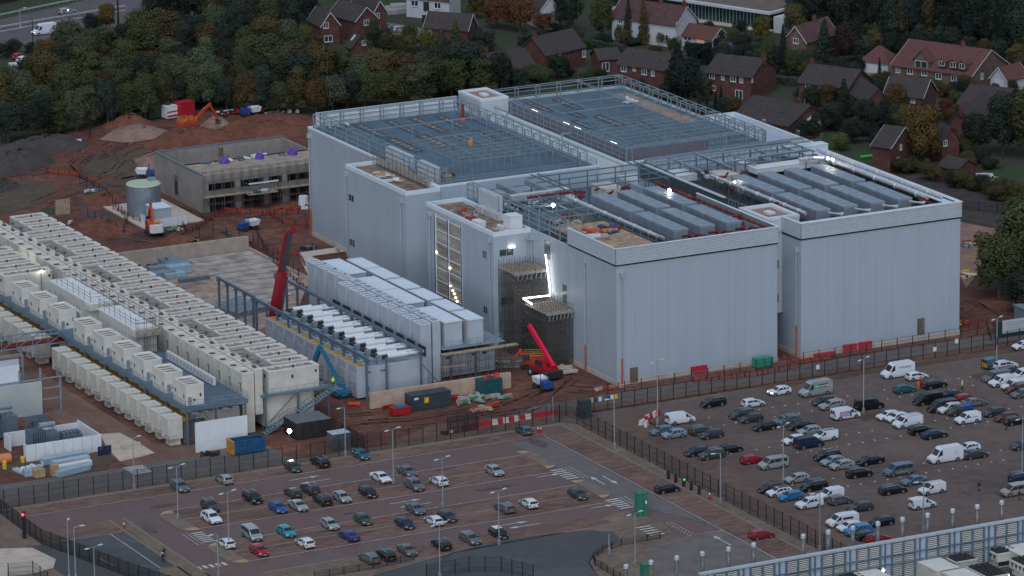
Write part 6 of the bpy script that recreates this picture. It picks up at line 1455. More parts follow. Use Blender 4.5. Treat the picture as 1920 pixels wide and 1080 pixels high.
# ---------------------------------------------------------------- trees
def leafmat(n, c1, c2):
 if n in MATS: return MATS[n]
 m = bpy.data.materials.new(n); m.use_nodes = True; t = m.node_tree; b = t.nodes['Principled BSDF']; b.inputs['Roughness'].default_value = .8; b.inputs['Specular IOR Level'].default_value = .2
 tc = t.nodes.new('ShaderNodeTexCoord'); oi = t.nodes.new('ShaderNodeObjectInfo')
 nz = t.nodes.new('ShaderNodeTexNoise'); nz.inputs['Scale'].default_value = .55; nz.inputs['Detail'].default_value = 5; t.links.new(tc.outputs['Object'], nz.inputs['Vector'])
 r = t.nodes.new('ShaderNodeValToRGB'); r.color_ramp.elements[0].position = .36; r.color_ramp.elements[1].position = .66; r.color_ramp.elements[0].color = (*c1,1); r.color_ramp.elements[1].color = (*c2,1)
 t.links.new(nz.outputs['Fac'], r.inputs[0])
 hs = t.nodes.new('ShaderNodeHueSaturation'); mr = t.nodes.new('ShaderNodeMapRange'); mr.inputs[3].default_value = .8; mr.inputs[4].default_value = 1.2; t.links.new(oi.outputs['Random'], mr.inputs[0]); t.links.new(mr.outputs[0], hs.inputs['Value'])
 mr2 = t.nodes.new('ShaderNodeMapRange'); mr2.inputs[3].default_value = .47; mr2.inputs[4].default_value = .53; t.links.new(oi.outputs['Random'], mr2.inputs[0]); t.links.new(mr2.outputs[0], hs.inputs['Hue'])
 t.links.new(r.outputs[0], hs.inputs['Color']); t.links.new(hs.outputs[0], b.inputs['Base Color'])
 MATS[n] = m; return m
LEAF = {'olive green': leafmat('leaf_olive', (.034,.043,.020),(.082,.086,.036)), 'dark green': leafmat('leaf_dark', (.018,.027,.021),(.036,.048,.034)), 'grey green': leafmat('leaf_greygreen', (.044,.055,.034),(.098,.110,.062)),
  'brownish': leafmat('leaf_brownish', (.046,.038,.020),(.108,.080,.034)), 'golden': leafmat('leaf_golden', (.070,.048,.018),(.135,.088,.028)), 'yellow green': leafmat('leaf_yellowgreen', (.065,.065,.020),(.135,.125,.032)),
  'rust red': leafmat('leaf_rust', (.070,.026,.018),(.155,.060,.036)), 'dark red': leafmat('leaf_darkred', (.022,.013,.014),(.048,.022,.022)), 'blackish green': leafmat('leaf_conifer', (.010,.017,.016),(.022,.032,.027))}
BARK = mat('bark', (.09,.075,.062),.95, var=.3, scale=2)
def crown_mesh(shape_, seed, n=2600, leaf=.20):
 """unit crown: height 1, radius 1 -> scaled per tree; leaf clumps scattered through lobes"""
 rnd = random.Random(seed); v = []; f = []
 lobes = []
 if shape_ == 'round':
  for k in range(24):
   a = rnd.uniform(0,6.28); rr = rnd.uniform(.1,.66); z = rnd.uniform(.2,.84); rr *= 1.1 - abs(z - .45) * .9
   lobes.append((rr * math.cos(a), rr * math.sin(a), z, rnd.uniform(.2,.42), rnd.uniform(.10,.20)))
  lobes += [(0,0,.55,.66,.42)] * 5
 elif shape_ == 'tall':
  for k in range(18):
   a = rnd.uniform(0,6.28); z = rnd.uniform(.16,.92); rr = rnd.uniform(.05,.6) * (1.05 - z * .55)
   lobes.append((rr * math.cos(a), rr * math.sin(a), z, rnd.uniform(.22,.40), rnd.uniform(.08,.14)))
  lobes += [(0,0,.5,.55,.45)] * 4
 elif shape_ == 'cone':
  for k in range(26):
   z = (k + .5) / 26; rr = (1 - z) * .75; a = k * 2.4
   lobes.append((rr * .55 * math.cos(a), rr * .55 * math.sin(a), z * .95 + .02,.12 + .5 * (1 - z),.06))
 elif shape_ == 'bush':
  for k in range(10):
   a = rnd.uniform(0,6.28); rr = rnd.uniform(.1,.6); lobes.append((rr * math.cos(a), rr * math.sin(a), rnd.uniform(.3,.7), rnd.uniform(.3,.45), rnd.uniform(.25,.35)))
 for i in range(n):
  lb = lobes[rnd.randrange(len(lobes))]
  # points near the lobe's skin
  th = rnd.uniform(0,6.283); ph = math.acos(rnd.uniform(-.75,1)); q = rnd.uniform(.72,1.06)
  d = Vector((math.sin(ph) * math.cos(th), math.sin(ph) * math.sin(th), math.cos(ph)))
  c = Vector((lb[0] + d.x * lb[3] * q, lb[1] + d.y * lb[3] * q, lb[2] + d.z * lb[4] * q))
  nrm = (d + Vector((rnd.uniform(-.7,.7), rnd.uniform(-.7,.7), rnd.uniform(-.3,.9)))).normalized()
  s1 = nrm.cross(Vector((rnd.uniform(-1,1), rnd.uniform(-1,1), rnd.uniform(-1,1)))).normalized(); s2 = nrm.cross(s1)
  sz = leaf * rnd.uniform(.10,.24)
  k = len(v)
  # (radius unit about 4 m, height unit about 9 m)
  def sc_(p): return (p.x, p.y, p.z)
  A = s1 * sz; B2 = s2 * sz; A = Vector((A.x, A.y, A.z * .45)); B2 = Vector((B2.x, B2.y, B2.z * .45))
  v += [sc_(c - A - B2 * .4), sc_(c + B2 * .9), sc_(c + A - B2 * .3), sc_(c - B2)]
  f.append((k, k + 1, k + 2, k + 3))
 me = bpy.data.meshes.new('crown'); me.from_pydata(v, [], f); me.update(); me.materials.append(LEAF['olive green']); return me
CR = {}
def crown(shape_, i):
 if (shape_, i) not in CR: CR[(shape_, i)] = crown_mesh(shape_, hash(shape_) % 7 + i * 31 if False else {'round': 1, 'tall': 2, 'cone': 3, 'bush': 4}[shape_] * 100 + i, n=9500 if shape_ in ('round', 'tall') else 6500)
 return CR[(shape_, i)]
def trunk_mesh(seed):
 rnd = random.Random(seed); m = MB().cyl((0,0,0),(0,0,.5),.06,.04, n=7)
 for k in range(6):
  a = k * 1.05 + rnd.uniform(-.3,.3); z = rnd.uniform(.25,.5); m.cyl((0,0, z),(.42 * math.cos(a),.42 * math.sin(a), z + rnd.uniform(.2,.35)),.03,.012, n=5)
 m.cyl((0,0,.5),(.05,.02,.85),.04,.012, n=6)
 me = m.mesh('trunk'); me.materials.append(BARK); return me
TRK = [trunk_mesh(i) for i in range(3)]
tcount = 0
def tree(label, px_, pbase, h, r, col, shape_='round', group=None, xy=None, lift=.05, name='tree', cat='tree'):
 """a tree whose foot is at photo pixel (px_, pbase) on the ground"""
 global tcount; tcount += 1; rnd = random.Random(tcount)
 x, y = xy or at(px_, pbase)
 t = thing(name, label, cat, (x, y, 0), rnd.uniform(0,6.28), group)
 z0 = 0 if shape_ in ('cone', 'bush') else h * lift
 o = bpy.data.objects.new('crown', crown(shape_, rnd.randrange(3))); C.objects.link(o); o.parent = t; o.location = (0,0, z0); o.scale = (r, r * rnd.uniform(.85,1.15),(h - z0))
 o.material_slots[0].link = 'OBJECT'; o.material_slots[0].material = LEAF[col]
 if name == 'tree':
  o = bpy.data.objects.new('trunk', TRK[tcount % 3]); C.objects.link(o); o.parent = t; o.scale = (r * .8, r * .8, h * .9)
 return t
# the wood at the upper left, in belts from the site edge back to the road
belts = [
 ('front belt of the wood', [(0,268),(190,236),(300,216),(420,206),(560,212),(640,205),(760,200),(860,180)], 27,9.5,4.2, ['olive green', 'olive green', 'grey green', 'brownish', 'dark green', 'olive green', 'dark green', 'golden']),
 ('second belt of the wood', [(-10,236),(200,206),(420,178),(640,176),(840,168),(960,178)], 26,10.5,4.6, ['olive green', 'grey green', 'dark green', 'brownish', 'olive green']),
 ('third belt of the wood', [(-10,205),(200,172),(420,148),(560,146)], 15,10.0,4.6, ['dark green', 'olive green', 'grey green', 'olive green', 'brownish']),
 ('fourth belt of the wood', [(60,168),(240,132),(420,112),(560,122)], 13,9.5,4.5, ['dark green', 'olive green', 'dark green', 'brownish', 'grey green']),
 ('rear belt of the wood', [(110,128),(240,96),(360,78),(480,76),(560,84)], 13,9.5,4.5, ['brownish', 'olive green', 'grey green', 'dark green', 'dark green']),
 ('dark belt beside the main road', [(270,52),(380,44),(500,42),(590,40)], 12,12.5,4.8, ['dark green', 'dark green', 'blackish green', 'grey green', 'brownish']),
]
rnd = random.Random(11)
for bname, pts, n, h, r, cols in belts:
 seg = [math.dist(a, b) for a, b in zip(pts, pts[1:])]; tot = sum(seg); lst = []
 for i in range(n):
  d = tot * (i + .5) / n; k = 0
  while k < len(seg) - 1 and d > seg[k]: d -= seg[k]; k += 1
  a, b = pts[k], pts[k + 1]; q = d / seg[k]
  lst.append((a[0] + (b[0] - a[0]) * q + rnd.uniform(-4,4), a[1] + (b[1] - a[1]) * q + rnd.uniform(-5,5)))
 lst.sort()
 for i, (x, y) in enumerate(lst):
  c = rnd.choice(cols)
  tree('%s broadleaf tree, %s in the %s' % (c, nleft(i), bname), x, y, h * rnd.uniform(.75,1.2), r * rnd.uniform(.8,1.45), c, rnd.choice(['round', 'round', 'round', 'tall']), 'trees in the ' + bname)
sp = [  # single trees one can point to
 ('bright yellow green tree standing out in the middle of the wood', 304,118,6.5,2.6, 'yellow green', 'tall'),('golden brown tree left in the wood beside the dark holly', 92,136,8,5, 'golden', 'round'),
 ('black green round tree beside the main road', 172,70,6,3.0, 'blackish green', 'round'),('golden tree behind the round dark tree at the main road', 200,58,7,3.4, 'golden', 'round'),
 ('small yellow bush on the road verge', 76,92,2.4,1.8, 'yellow green', 'bush'),('very dark bush beside the parked cars at the left edge', 56,160,6.5,4, 'blackish green', 'round'),
 ('golden shrub at the left edge below the cars', 4,152,4,2.5, 'golden', 'bush'),
 ('yellow green ornamental tree beside the left brick houses', 574,100,7,2.6, 'yellow green', 'round'),('pale birch in front of the left brick houses', 600,112,6,2.2, 'brownish', 'tall'),
 ('green conifer in front of the plain gabled bungalow', 855,108,9,2.6, 'olive green', 'cone'),('yellow green rounded conifer left of the bungalow', 800,112,7.5,3.0, 'yellow green', 'round'),('olive conifer between the two yellow green ones', 828,112,7.5,2.6, 'olive green', 'cone'),
 ('dark evergreen mass right of the plain gabled bungalow', 905,95,5,4.4, 'dark green', 'round'),('dark spruce shrub left of the solar panel house', 880,128,6,3.4, 'blackish green', 'round'),
 ('small yellow tree in front of the solar panel house', 860,178,6,2.2, 'yellow green', 'tall'),('golden birch just above the left hall parapet', 828,178,5,1.8, 'golden', 'tall'),
 ('rust red leaved tree, left one of the pair at the top', 932,52,8,4.5, 'rust red', 'round'),('rust red leaved tree, right one of the pair at the top', 975,60,9,5, 'rust red', 'round'),('thin orange tree at the top edge', 895,34,7,3.2, 'brownish', 'round'),('small rust red shrub right of the red pair', 1018,62,5,3.2, 'rust red', 'round'),
 ('tall dark tree left of the large white house', 1068,62,12,4.4, 'dark green', 'round'),('broad dark green tree beside the rust red shrub', 1052,52,9,3.6, 'blackish green', 'round'),('olive brown tree in front of the large white house', 1128,74,10,4.2, 'olive green', 'round'),
 ('tall green cypress against the white house', 1178,78,11,1.7, 'dark green', 'cone'),('tall golden cypress against the white house', 1207,84,12.5,2.0, 'golden', 'cone'),('round golden shrub at the white house corner', 1255,94,3.0,1.1, 'yellow green', 'bush'),('brownish shrub under the cypresses', 1168,86,4.0,2.4, 'brownish', 'bush'),
 ('huge dark conifer rising behind the far edge of the halls', 1270,186,12.5,5.2, 'blackish green', 'cone'),('second dark broad crown behind the halls beside the huge conifer', 1286,192,10.5,5.2, 'blackish green', 'round'),
 ('olive bush row at the right of the huge conifer', 1322,190,5.5,2.6, 'olive green', 'round'),('thin dark cypress left of the patio doors', 1352,207,5.6,1.0, 'blackish green', 'cone'),('second thin dark cypress by the patio doors', 1342,210,4.8,.9, 'blackish green', 'cone'),('narrow cypress next to the huge conifer', 1326,204,3.4,.7, 'blackish green', 'cone'),
 ('olive hedge tree in front of the solar house', 1000,150,4.0,3.6, 'olive green', 'round'),('dark olive tree between the brick house and the halls', 1048,148,6.0,3.6, 'dark green', 'round'),('low olive bushes above the far left tower', 1015,158,4.0,4.0, 'olive green', 'bush'),
 ('yellow green tree by the modern building lawn', 1428,78,6.5,3.4, 'yellow green', 'round'),('brown tree right of the modern building', 1490,66,8,4, 'brownish', 'round'),('dark bush by the blue shed', 1318,112,4,2.6, 'dark green', 'round'),('slim dark cypress by the blue shed', 1398,112,7,1.4, 'dark green', 'cone'),('rounded dark bush above the chimney house', 1386,70,4.5,2, 'blackish green', 'bush'),
 ('broad dark cone tree right of the tan gabled house', 1545,124,11,3.6, 'dark green', 'cone'),('dark red leaved tree behind the cone tree', 1580,120,10,4.0, 'dark red', 'round'),('tall dark cypress left of the tan gabled house', 1468,112,8.5,1.5, 'dark green', 'cone'),('olive shrubs in front of the tan gabled house', 1500,128,4.5,3.0, 'olive green', 'round'),('olive tree at left of the tan gabled house', 1440,110,5,3.0, 'olive green', 'round'),
 ('dark round shrub left of the garage', 1605,112,5,3, 'dark green', 'round'),('small dark cypress beside the garage door', 1649,148,5.2,.8, 'blackish green', 'cone'),('thin dark cypress on the big tan house wall', 1719,146,2.6,.7, 'blackish green', 'cone'),
 ('great tall golden tree in front of the brick houses on the right', 1728,312,14,5.2, 'golden', 'round'),('golden brown small tree before the brick house with projecting gable', 1683,230,9.5,3.8, 'golden', 'round'),('dark small conifer before the patio door house', 1582,222,9,2.4, 'dark green', 'cone'),('brownish thin tree before the patio door house', 1552,214,7,2.8, 'brownish', 'round'),
 ('olive round bush before the white door', 1617,222,4,2, 'yellow green', 'bush'),('orange red bush left of the solar gabled house', 1772,226,5,2.4, 'rust red', 'round'),('orange bush near the brown roofed bungalow', 1782,232,3.6,2.0, 'golden', 'bush'),('yellow bush on the lawn behind the halls', 1572,282,4.0,2.6, 'yellow green', 'bush'),('dark bushes beside the lawn behind the halls', 1598,268,5.5,3.0, 'dark green', 'round'),
 ('reddish shrub in the back garden', 1614,255,4,2.4, 'dark red', 'bush'),('dark tree in the back gardens', 1560,245,6.5,3.4, 'dark green', 'round'),('dark hedge shrub below the patio door house', 1640,238,4.5,4, 'dark green', 'round'),('brown shrub mass right of the white door', 1690,236,5,4, 'brownish', 'round'),
 ('broad dark oak at the right edge above the white van', 1880,290,14,6.5, 'dark green', 'round'),('second broad dark oak at the right edge', 1930,300,16,7.0, 'olive green', 'round'),('dark oak at the right edge near the solar gabled house', 1828,288,9,4.4, 'dark green', 'round'),
 ('big green oak by the right end of the halls, left crown', 1872,560,14,6.6, 'olive green', 'round'),('big green oak by the right end of the halls, right crown', 1918,540,18,8.0, 'olive green', 'round'),('golden topped tree above the big green oak', 1935,500,15,5.0, 'brownish', 'round'),('dark tree below the big green oak at the right edge', 1925,590,9,5.2, 'dark green', 'round'),
 ('brown bare shrub row behind the site fence, left', 1700,325,3.5,3.4, 'brownish', 'bush'),('orange brown shrub behind the site fence', 1812,325,5,2.8, 'brownish', 'round'),('bare brown tree by the white van', 1905,390,6,3.2, 'brownish', 'round'),('brown bare shrub behind the fence, middle', 1748,340,4,3.2, 'brownish', 'bush'),
 ('brown bare shrub behind the fence, right', 1800,352,4,3.4, 'brownish', 'bush'),('brown bare shrub behind the fence beside the van', 1866,366,4,3.4, 'brownish', 'bush')]
for lab, x, y, h, r, c, s in sp: tree(lab, x, y, h, r, c, s)
for i in range(34):
 q = i / 33; x = -10 + q * 640; y = 250 - 52 * min(1, q * 1.6) + rnd.uniform(-4,6)
 tree('dark undergrowth bush, %s along the foot of the wood' % nleft(i), x, y - 6, rnd.uniform(2,4), rnd.uniform(2.4,4), rnd.choice(['dark green', 'olive green', 'brownish']), 'bush', 'bushes at the foot of the wood', name='shrub', cat='shrub')
# the dark treeline across the top right
for bname, pts, n, h, r, cols in (
 ('front treeline at top right', [(1480,58),(1600,62),(1720,78),(1830,96),(1930,108)], 15,13,5.0, ['dark green', 'blackish green', 'dark green', 'blackish green']),
 ('middle treeline at top right', [(1500,30),(1640,32),(1780,48),(1930,60)], 14,14,5.4, ['blackish green', 'dark green', 'olive green']),
 ('rear treeline at top right', [(1440,-8),(1600,-4),(1780,12),(1940,22)], 13,15,6, ['blackish green', 'dark green', 'brownish']),
 ('row along the top edge', [(600,-6),(700,-12),(860,-20),(1040,-14),(1180,-14)], 13,11,5, ['dark green', 'dark green', 'blackish green', 'brownish']),
 ('gardens of the upper houses', [(1290,70),(1340,86),(1400,104),(1490,140),(1590,170),(1660,196)], 16,5,2.8, ['dark green', 'olive green', 'dark green']),
 ('gardens right of the hall parapet', [(1345,215),(1420,232),(1500,258),(1545,262)], 9,5,2.6, ['dark green', 'brownish', 'dark green']),
 ('gardens before the patio door house', [(1500,190),(1560,212),(1640,232),(1700,250)], 12,5.6,2.6, ['dark green', 'brownish', 'dark green', 'olive green']),
 ('hedgerow above the tan house', [(1560,100),(1660,108),(1780,112),(1920,132)], 12,7,3.2, ['dark green', 'blackish green', 'dark green', 'brownish']),
 ('lane behind the patio houses', [(1290,118),(1400,132),(1500,150),(1600,168)], 12,5.4,2.6, ['dark green', 'olive green', 'blackish green']),
 ('gardens of the left houses', [(690,88),(745,100),(790,130),(850,148),(920,160),(980,168)], 12,6,3.2, ['olive green', 'dark green', 'brownish', 'olive green']),
 ('row beyond the main road', [(-30,8),(40,-8),(120,-22),(190,-34)], 8,6,4.5, ['brownish', 'olive green', 'dark green']),
 ('hedge beside the main road', [(-10,112),(30,102),(110,100),(150,92)], 6,3.2,2.6, ['dark green', 'olive green'])):
 seg = [math.dist(a, b) for a, b in zip(pts, pts[1:])]; tot = sum(seg); lst = []
 for i in range(n):
  d = tot * (i + .5) / n; k = 0
  while k < len(seg) - 1 and d > seg[k]: d -= seg[k]; k += 1
  a, b = pts[k], pts[k + 1]; q = d / seg[k]; lst.append((a[0] + (b[0] - a[0]) * q + rnd.uniform(-4,4), a[1] + (b[1] - a[1]) * q + rnd.uniform(-4,4)))
 lst.sort()
 for i, (x, y) in enumerate(lst):
  c = rnd.choice(cols); tree('%s tree, %s in the %s' % (c, nth(i) if i else 'first', bname), x, y, h * rnd.uniform(.8,1.2), r * rnd.uniform(.8,1.15), c, rnd.choice(['round', 'tall']), bname)
for i, (x, y, h, r) in enumerate(((1695,18,15,6),(1745,22,15,6),(1895,30,16,6.5))):
 tree('tall brownish autumn tree standing in the top right treeline, %s of three' % nleft(i), x, y + 60, h, r * .7, 'brownish', 'tall')
for i in range(26):
 x = 585 + i * 12.6; tree('low tree, %s in the strip before the left brick houses' % nleft(i), x, 158 - (i % 3) * 7 + rnd.uniform(-4,4), rnd.uniform(4,6.4), rnd.uniform(2.6,3.8), rnd.choice(['olive green', 'dark green', 'olive green', 'brownish']), 'round', 'strip trees by the houses')
for gname, x0, y0, x1, y1, n in (('beside the right hand brick houses', 1790,200,1930,260,12),('behind the tall golden tree', 1640,225,1800,275,14),('along the back gardens of the street', 1060,150,1330,205,14),('across the gardens above the patio doors', 1300,95,1620,150,20),('below the big tan house', 1600,165,1930,190,18),('in the gardens behind the hall corner', 1540,225,1720,300,20),('in the gardens left of the white van', 1740,245,1860,320,14),
 ('between the white houses at the top', 1010,70,1300,100,14),('round the lane of the left brick houses', 690,70,900,110,14),('along the far fence of the site', 1660,305,1930,385,24),('at the foot of the top right treeline', 1480,88,1930,128,20)):
 for i in range(n):
  q = (i + .5) / n; tree('small garden shrub, %s %s' % (nleft(i), gname), x0 + (x1 - x0) * q + rnd.uniform(-3,3), y0 + (y1 - y0) * q + rnd.uniform(-12,12), rnd.uniform(1.8,4.6), rnd.uniform(1.5,3.0), rnd.choice(['olive green', 'dark green', 'dark green', 'brownish', 'blackish green']), 'bush', 'garden shrubs ' + gname, name='shrub', cat='shrub')
# hedges
for i, (pts, h, lab) in enumerate(((((795,42),(880,58),(900,66)),2.0, 'clipped dark hedge before the white rendered house'),(((985,64),(1000,78),(975,86)),2.2, 'dark hedge beside the plain gabled bungalow'),(((1108,88),(1172,98)),1.8, 'clipped hedge under the cypresses'),
  (((1452,158),(1500,162)),2.0, 'clipped hedge left of the patio door house'),(((1612,158),(1650,166)),1.8, 'clipped hedge below the garage'),(((1762,172),(1800,196)),1.8, 'hedge below the big tan house'))):
 P_ = px(*pts); m = MB(); rr = random.Random(i)
 for a, b in zip(P_, P_[1:]):
  L = math.dist(a, b)
  for k in range(int(L * 60)):
   q = rr.random(); x = a[0] + (b[0] - a[0]) * q + rr.uniform(-.8,.8); y = a[1] + (b[1] - a[1]) * q + rr.uniform(-.8,.8); z = rr.uniform(.1, h); s = rr.uniform(.12,.3)
   m.add([(x - s, y, z - s * .5),(x, y + s, z + s * .3),(x + s, y, z),(x, y - s, z - s * .4)], [(0,1,2,3)])
  m.bar((a[0], a[1], h * .48),(b[0], b[1], h * .48),1.3, h * .9)
 shape('hedge', m, LEAF['dark green'], lab, 'hedge')
# ---------------------------------------------------------------- fences
post_me = MB().box(-.06,.06,-.06,.06,0,2.75).mesh('post'); post_me.materials.append(FENCE)
def fence(label, pts, h=2.6, step=2.62, m_=MESHF, name='mesh_fence', base=0.0, cat='fence'):
 t = thing(name, label, cat, (pts[0][0], pts[0][1], base)); pn_ = MB(); rl = MB()
 for a, b in zip(pts, pts[1:]):
  d = math.dist(a, b); n = max(1, round(d / step))
  for k in range(n + (b == pts[-1])):
   q = k / n; o = bpy.data.objects.new('post', post_me); C.objects.link(o); o.parent = t; o.location = (a[0] + (b[0] - a[0]) * q - pts[0][0], a[1] + (b[1] - a[1]) * q - pts[0][1], 0); o.scale = (1,1, h / 2.6)
  for q0 in range(n):
   A = [a[j] + (b[j] - a[j]) * q0 / n for j in (0,1)]; B_2 = [a[j] + (b[j] - a[j]) * (q0 + 1) / n for j in (0,1)]
   pn_.add([(*A, base + .05),(*B_2, base + .05),(*B_2, base + h),(*A, base + h)], [(0,1,2,3)])
  for z in (.1, h * .33, h * .66, h): rl.bar((a[0], a[1], base + z),(b[0], b[1], base + z),.035)
 part('mesh_panels', pn_, m_, t); part('rails', rl, FENCE, t); return t
fence('tall dark mesh fence along the far side of the near car park', [(-131,-15.6),(-19.7,-15.6)], h=3.1)
fence('tall dark mesh fence running diagonally between the near car park and the gravel lot', [(-19.7,-15.4),(-17.6,-18),(-17.6,-118)], h=3.0)
fence('dark mesh fence between the gravel lot and the big halls', [(-6,-12.9),(93,-11.6)], h=2.9)
fence('short dark mesh fence from the gate to the corner of the gravel lot', [(-19.7,-12.7),(-6,-12.9)])
fence('dark mesh fence down the left edge of the near car park', [(-124.7,-16),(-125,-37),(-119.5,-60),(-112,-84)], m_=MESHD)
fence('low dark mesh fence round the lower left pen', [at(16,1092), at(16,1082), at(62,1078), at(90,1098)], h=2.2)
fence('low dark railing round the curved island', [at(1116,1062), at(1112,1050), at(1130,1038), at(1165,1025), at(1238,1012)], h=1.3, step=2.2)
fence('second part of the low dark railing round the curved island', [at(1116,1062), at(1150,1082), at(1200,1110)], h=1.3, step=2.2)
fence('dark mesh fence beside the access road at the bottom edge', [at(590,1086), at(700,1068), at(776,1052)], h=1.2, step=2.4)
fence('dark mesh fence enclosing the bend at the bottom edge', [at(800,1088), at(880,1074), at(940,1074), at(1000,1090)], h=2.6)
fence('dark double gate and enclosure beside the dark plant boxes', [(-57.5,1.5),(-57.3,-15.5)], h=3.0, m_=MESHD)
fence('dark double gate on the site road by the red and white barriers', [(-40.2,-13.0),(-34.5,-13.0)], h=3.2, step=1.9, m_=MESHD)
fence('grey temporary site fence along the front of the big halls', [(-4,-4.0),(20,-3.4),(60,-2.8),(92,-2.0)], h=1.9, step=3.4, m_=mat('temp_mesh', (.25,.25,.27),.6, alpha=.10))
fence('temporary fence crossing the dark ground at the right edge', [at(1800,392), at(1870,400), at(1930,412)], h=2, step=3.4)
fence('long temporary fence over the mounds at the left', [at(168,262), at(170,238), at(200,224), at(262,206), at(330,198)], h=2.0, step=4, m_=mat('temp_mesh', (0,0,0)))
fence('temporary fence zigzagging behind the round tank', [at(150,345), at(200,370), at(240,420), at(232,440), at(165,408)], h=2.0, step=3.4, m_=mat('temp_mesh', (0,0,0)))
fence('brown rusty mesh fence behind the halls at the right', [at(1690,318), at(1760,330), at(1930,368)], h=2.2, step=3, m_=mat('rusty_net', (.16,.05,.035),.8, alpha=.6))
fence('grey temporary fence along the mud behind the concrete slab', [at(348,452), at(400,440), at(475,455), at(560,520)], h=2.0, step=3.4, m_=mat('temp_mesh', (0,0,0)))
for i, (pts, lab) in enumerate((((at(470,462), at(520,500), at(575,548), at(585,560)), 'orange net fence along the mud left of the big halls'),((at(482,440), at(500,472), at(560,480), at(572,500)), 'orange net fence looping by the blue dumper'),
  ((at(340,420), at(352,440), at(420,398), at(470,402), at(560,402)), 'orange net fence in front of the blockwork building'),((at(90,324), at(150,332), at(178,350), at(200,365)), 'orange net fence over the ridge at the left'),
  ((at(1300,688 + 30), at(1420,706), at(1500,690)), 'orange net barrier by the front hall, left part'),((at(1800,625), at(1850,612), at(1858,640)), 'orange net barrier at the right end of the halls'),((at(1448,668), at(1500,684), at(1560,676)), 'orange net barrier in front of the link tower'),
  ((at(212,395), at(250,414), at(300,430)), 'orange net fence beside the excavator with the white tail'),((at(500,400), at(530,420), at(575,425)), 'orange net fence beside the tall left hall'))):
 fence(lab, list(pts), h=1.1, step=2.4, m_=NETR, name='barrier_net', cat='barrier')
t = thing('sliding_gate_post', 'dark gate post with a small red lamp at the left of the near car park', 'gate post', (*at(46,1010),0))
x, y = at(46,1010); part('post', MB().box(x - .25, x + .25, y - .25, y + .25,0,4.6), FENCE, t); part('signal', MB().cyl((x - .3, y - .32,4.2),(x - .3, y - .5,4.2),.2, n=10), mat('red_signal', (1,.05,.05),.5, emit=(1,.02,.05), es=3.5), t)
# ---------------------------------------------------------------- lamp posts
def lamp(px_, py_, h, label, heads=2, ang=0.0, arm=1.0, xy=None, lit=False, sign=False):
 x, y = xy or at(px_, py_); t = thing('lamp_post', label, 'lamp post', (x, y, 0.1), ang, 'lamp posts')
 part('pole', MB().cyl((0,0,0),(0,0, h),.11,.07, n=8).box(-.18,.18,-.18,.18,0,.9), GALV, t, True)
 for k in range(heads):
  s = 1 if k == 0 else -1
  m = MB().bar((0,0, h - .05),(s * arm, 0, h + .1),.07); part('arm', m, GALV, t, True)
  part('lamp_head', MB().box(min(s * arm, s * (arm + .8)), max(s * arm, s * (arm + .8)),-.16,.16, h + .04, h + .16), mat('pale_lamp_head', (.55,.60,.66),.4, emit=(1,.95,.85) if False else None), t, True)
 if lit: part('bulb', MB().cyl((arm + .4,0, h + .03),(arm + .4,0, h - .05),.15, n=8), mat('street_lamp_glow', (1,.8,.5),.5, emit=(1,.75,.4), es=12), t, True)
 if sign: part('sign', MB().box(-.45,.1,-.2,-.17, h * .5, h * .5 + 1.3), BLUEP, t, True)
 return t
for x, y, h, lab, hd, an in (
 (738,908,9.4, 'lamp post between the white saloon and the first double row', 2, R(20)),(830.5,954,8.5, 'lamp post beside the white hatchback in the first double row', 2, R(20)),(936,1023,9.0, 'lamp post by the black hatchback with the white roof', 2, R(20)),
 (825,1085,8.8, 'lamp post rising from the bottom edge in the middle', 2, R(20)),(334,975,9.0, 'lamp post on the left paved island', 2, R(20)),(429.5,1030,9.4, 'lamp post on the second left paved island', 2, R(20)),(252,918,8.8, 'lamp post on the site road side of the left fence', 1, R(20)),
 (130,1090,9.6, 'left one of the pair of lamp posts over the dark yard', 1, R(60)),(142,1088,8.6, 'right one of the pair of lamp posts over the dark yard', 1, R(0)),(178,1096,6.0, 'shorter lamp post at the bottom left', 2, R(20)),(410,1084,7.2, 'lamp post by the lower zebra crossing', 1, R(200)),
 (648,856,8.6, 'lamp post at the fence corner by the dark plant boxes', 1, R(200)),(1152,842,8.8, 'lamp post on the diagonal fence near the gate', 1, R(180)),(1351,945,8.6, 'lamp post on the diagonal fence by the chargers', 1, R(180)),(1037,790,4.4, 'slim post by the gate and parked blue car', 0,0),
 (1233,796,11.2, 'tall twin armed lamp post at the barrier corner of the gravel lot', 2, R(28)),(1619,776,9.8, 'twin armed lamp post on the grass patch in the gravel lot', 2, R(28)),(1468.5,905,9.8, 'twin armed lamp post beside the silver minibus', 2, R(28)),(1537,1034,9.6, 'lamp post at the lower end of the diagonal fence', 1, R(180)),
 (1731,998,8.4, 'lamp post rising behind the louvred wall', 1, R(180)),(1916,905,11.0, 'lamp post at the right edge of the gravel lot', 2, R(200)),(1868.5,695,9.6, 'lamp post with a blue sign by the hoarding', 2, R(28)),(1191,1062,8.6, 'lamp post on the curved island', 2, R(20)),(1142,1040,3.4, 'short grey post on the curved island', 0,0)):
 lamp(x, y, h, lab, hd, an, sign='blue sign' in lab)
lamp(38,52,4.6, 'road lamp with a curved head on the far verge', 1, R(0)); lamp(119,62,5.4, 'lit road lamp on the near verge of the main road', 1, R(0), lit=True)
t = thing('utility_pole', 'tall dark wooden pole beside the main road', 'pole', (*at(222,48),0)); x, y = at(222,48); part('pole', MB().cyl((x, y, 0),(x, y, 9),.28,.2, n=8), mat('dark_timber', (.02,.018,.018),.9, var=.2, scale=1), t)
t = thing('utility_pole', 'thin dark pole in front of the white van on the main road', 'pole', (*at(62,84),0)); x, y = at(62,84); part('pole', MB().cyl((x, y, 0),(x, y, 6.4),.12,.1, n=8), mat('dark_timber', (0,0,0)), t)
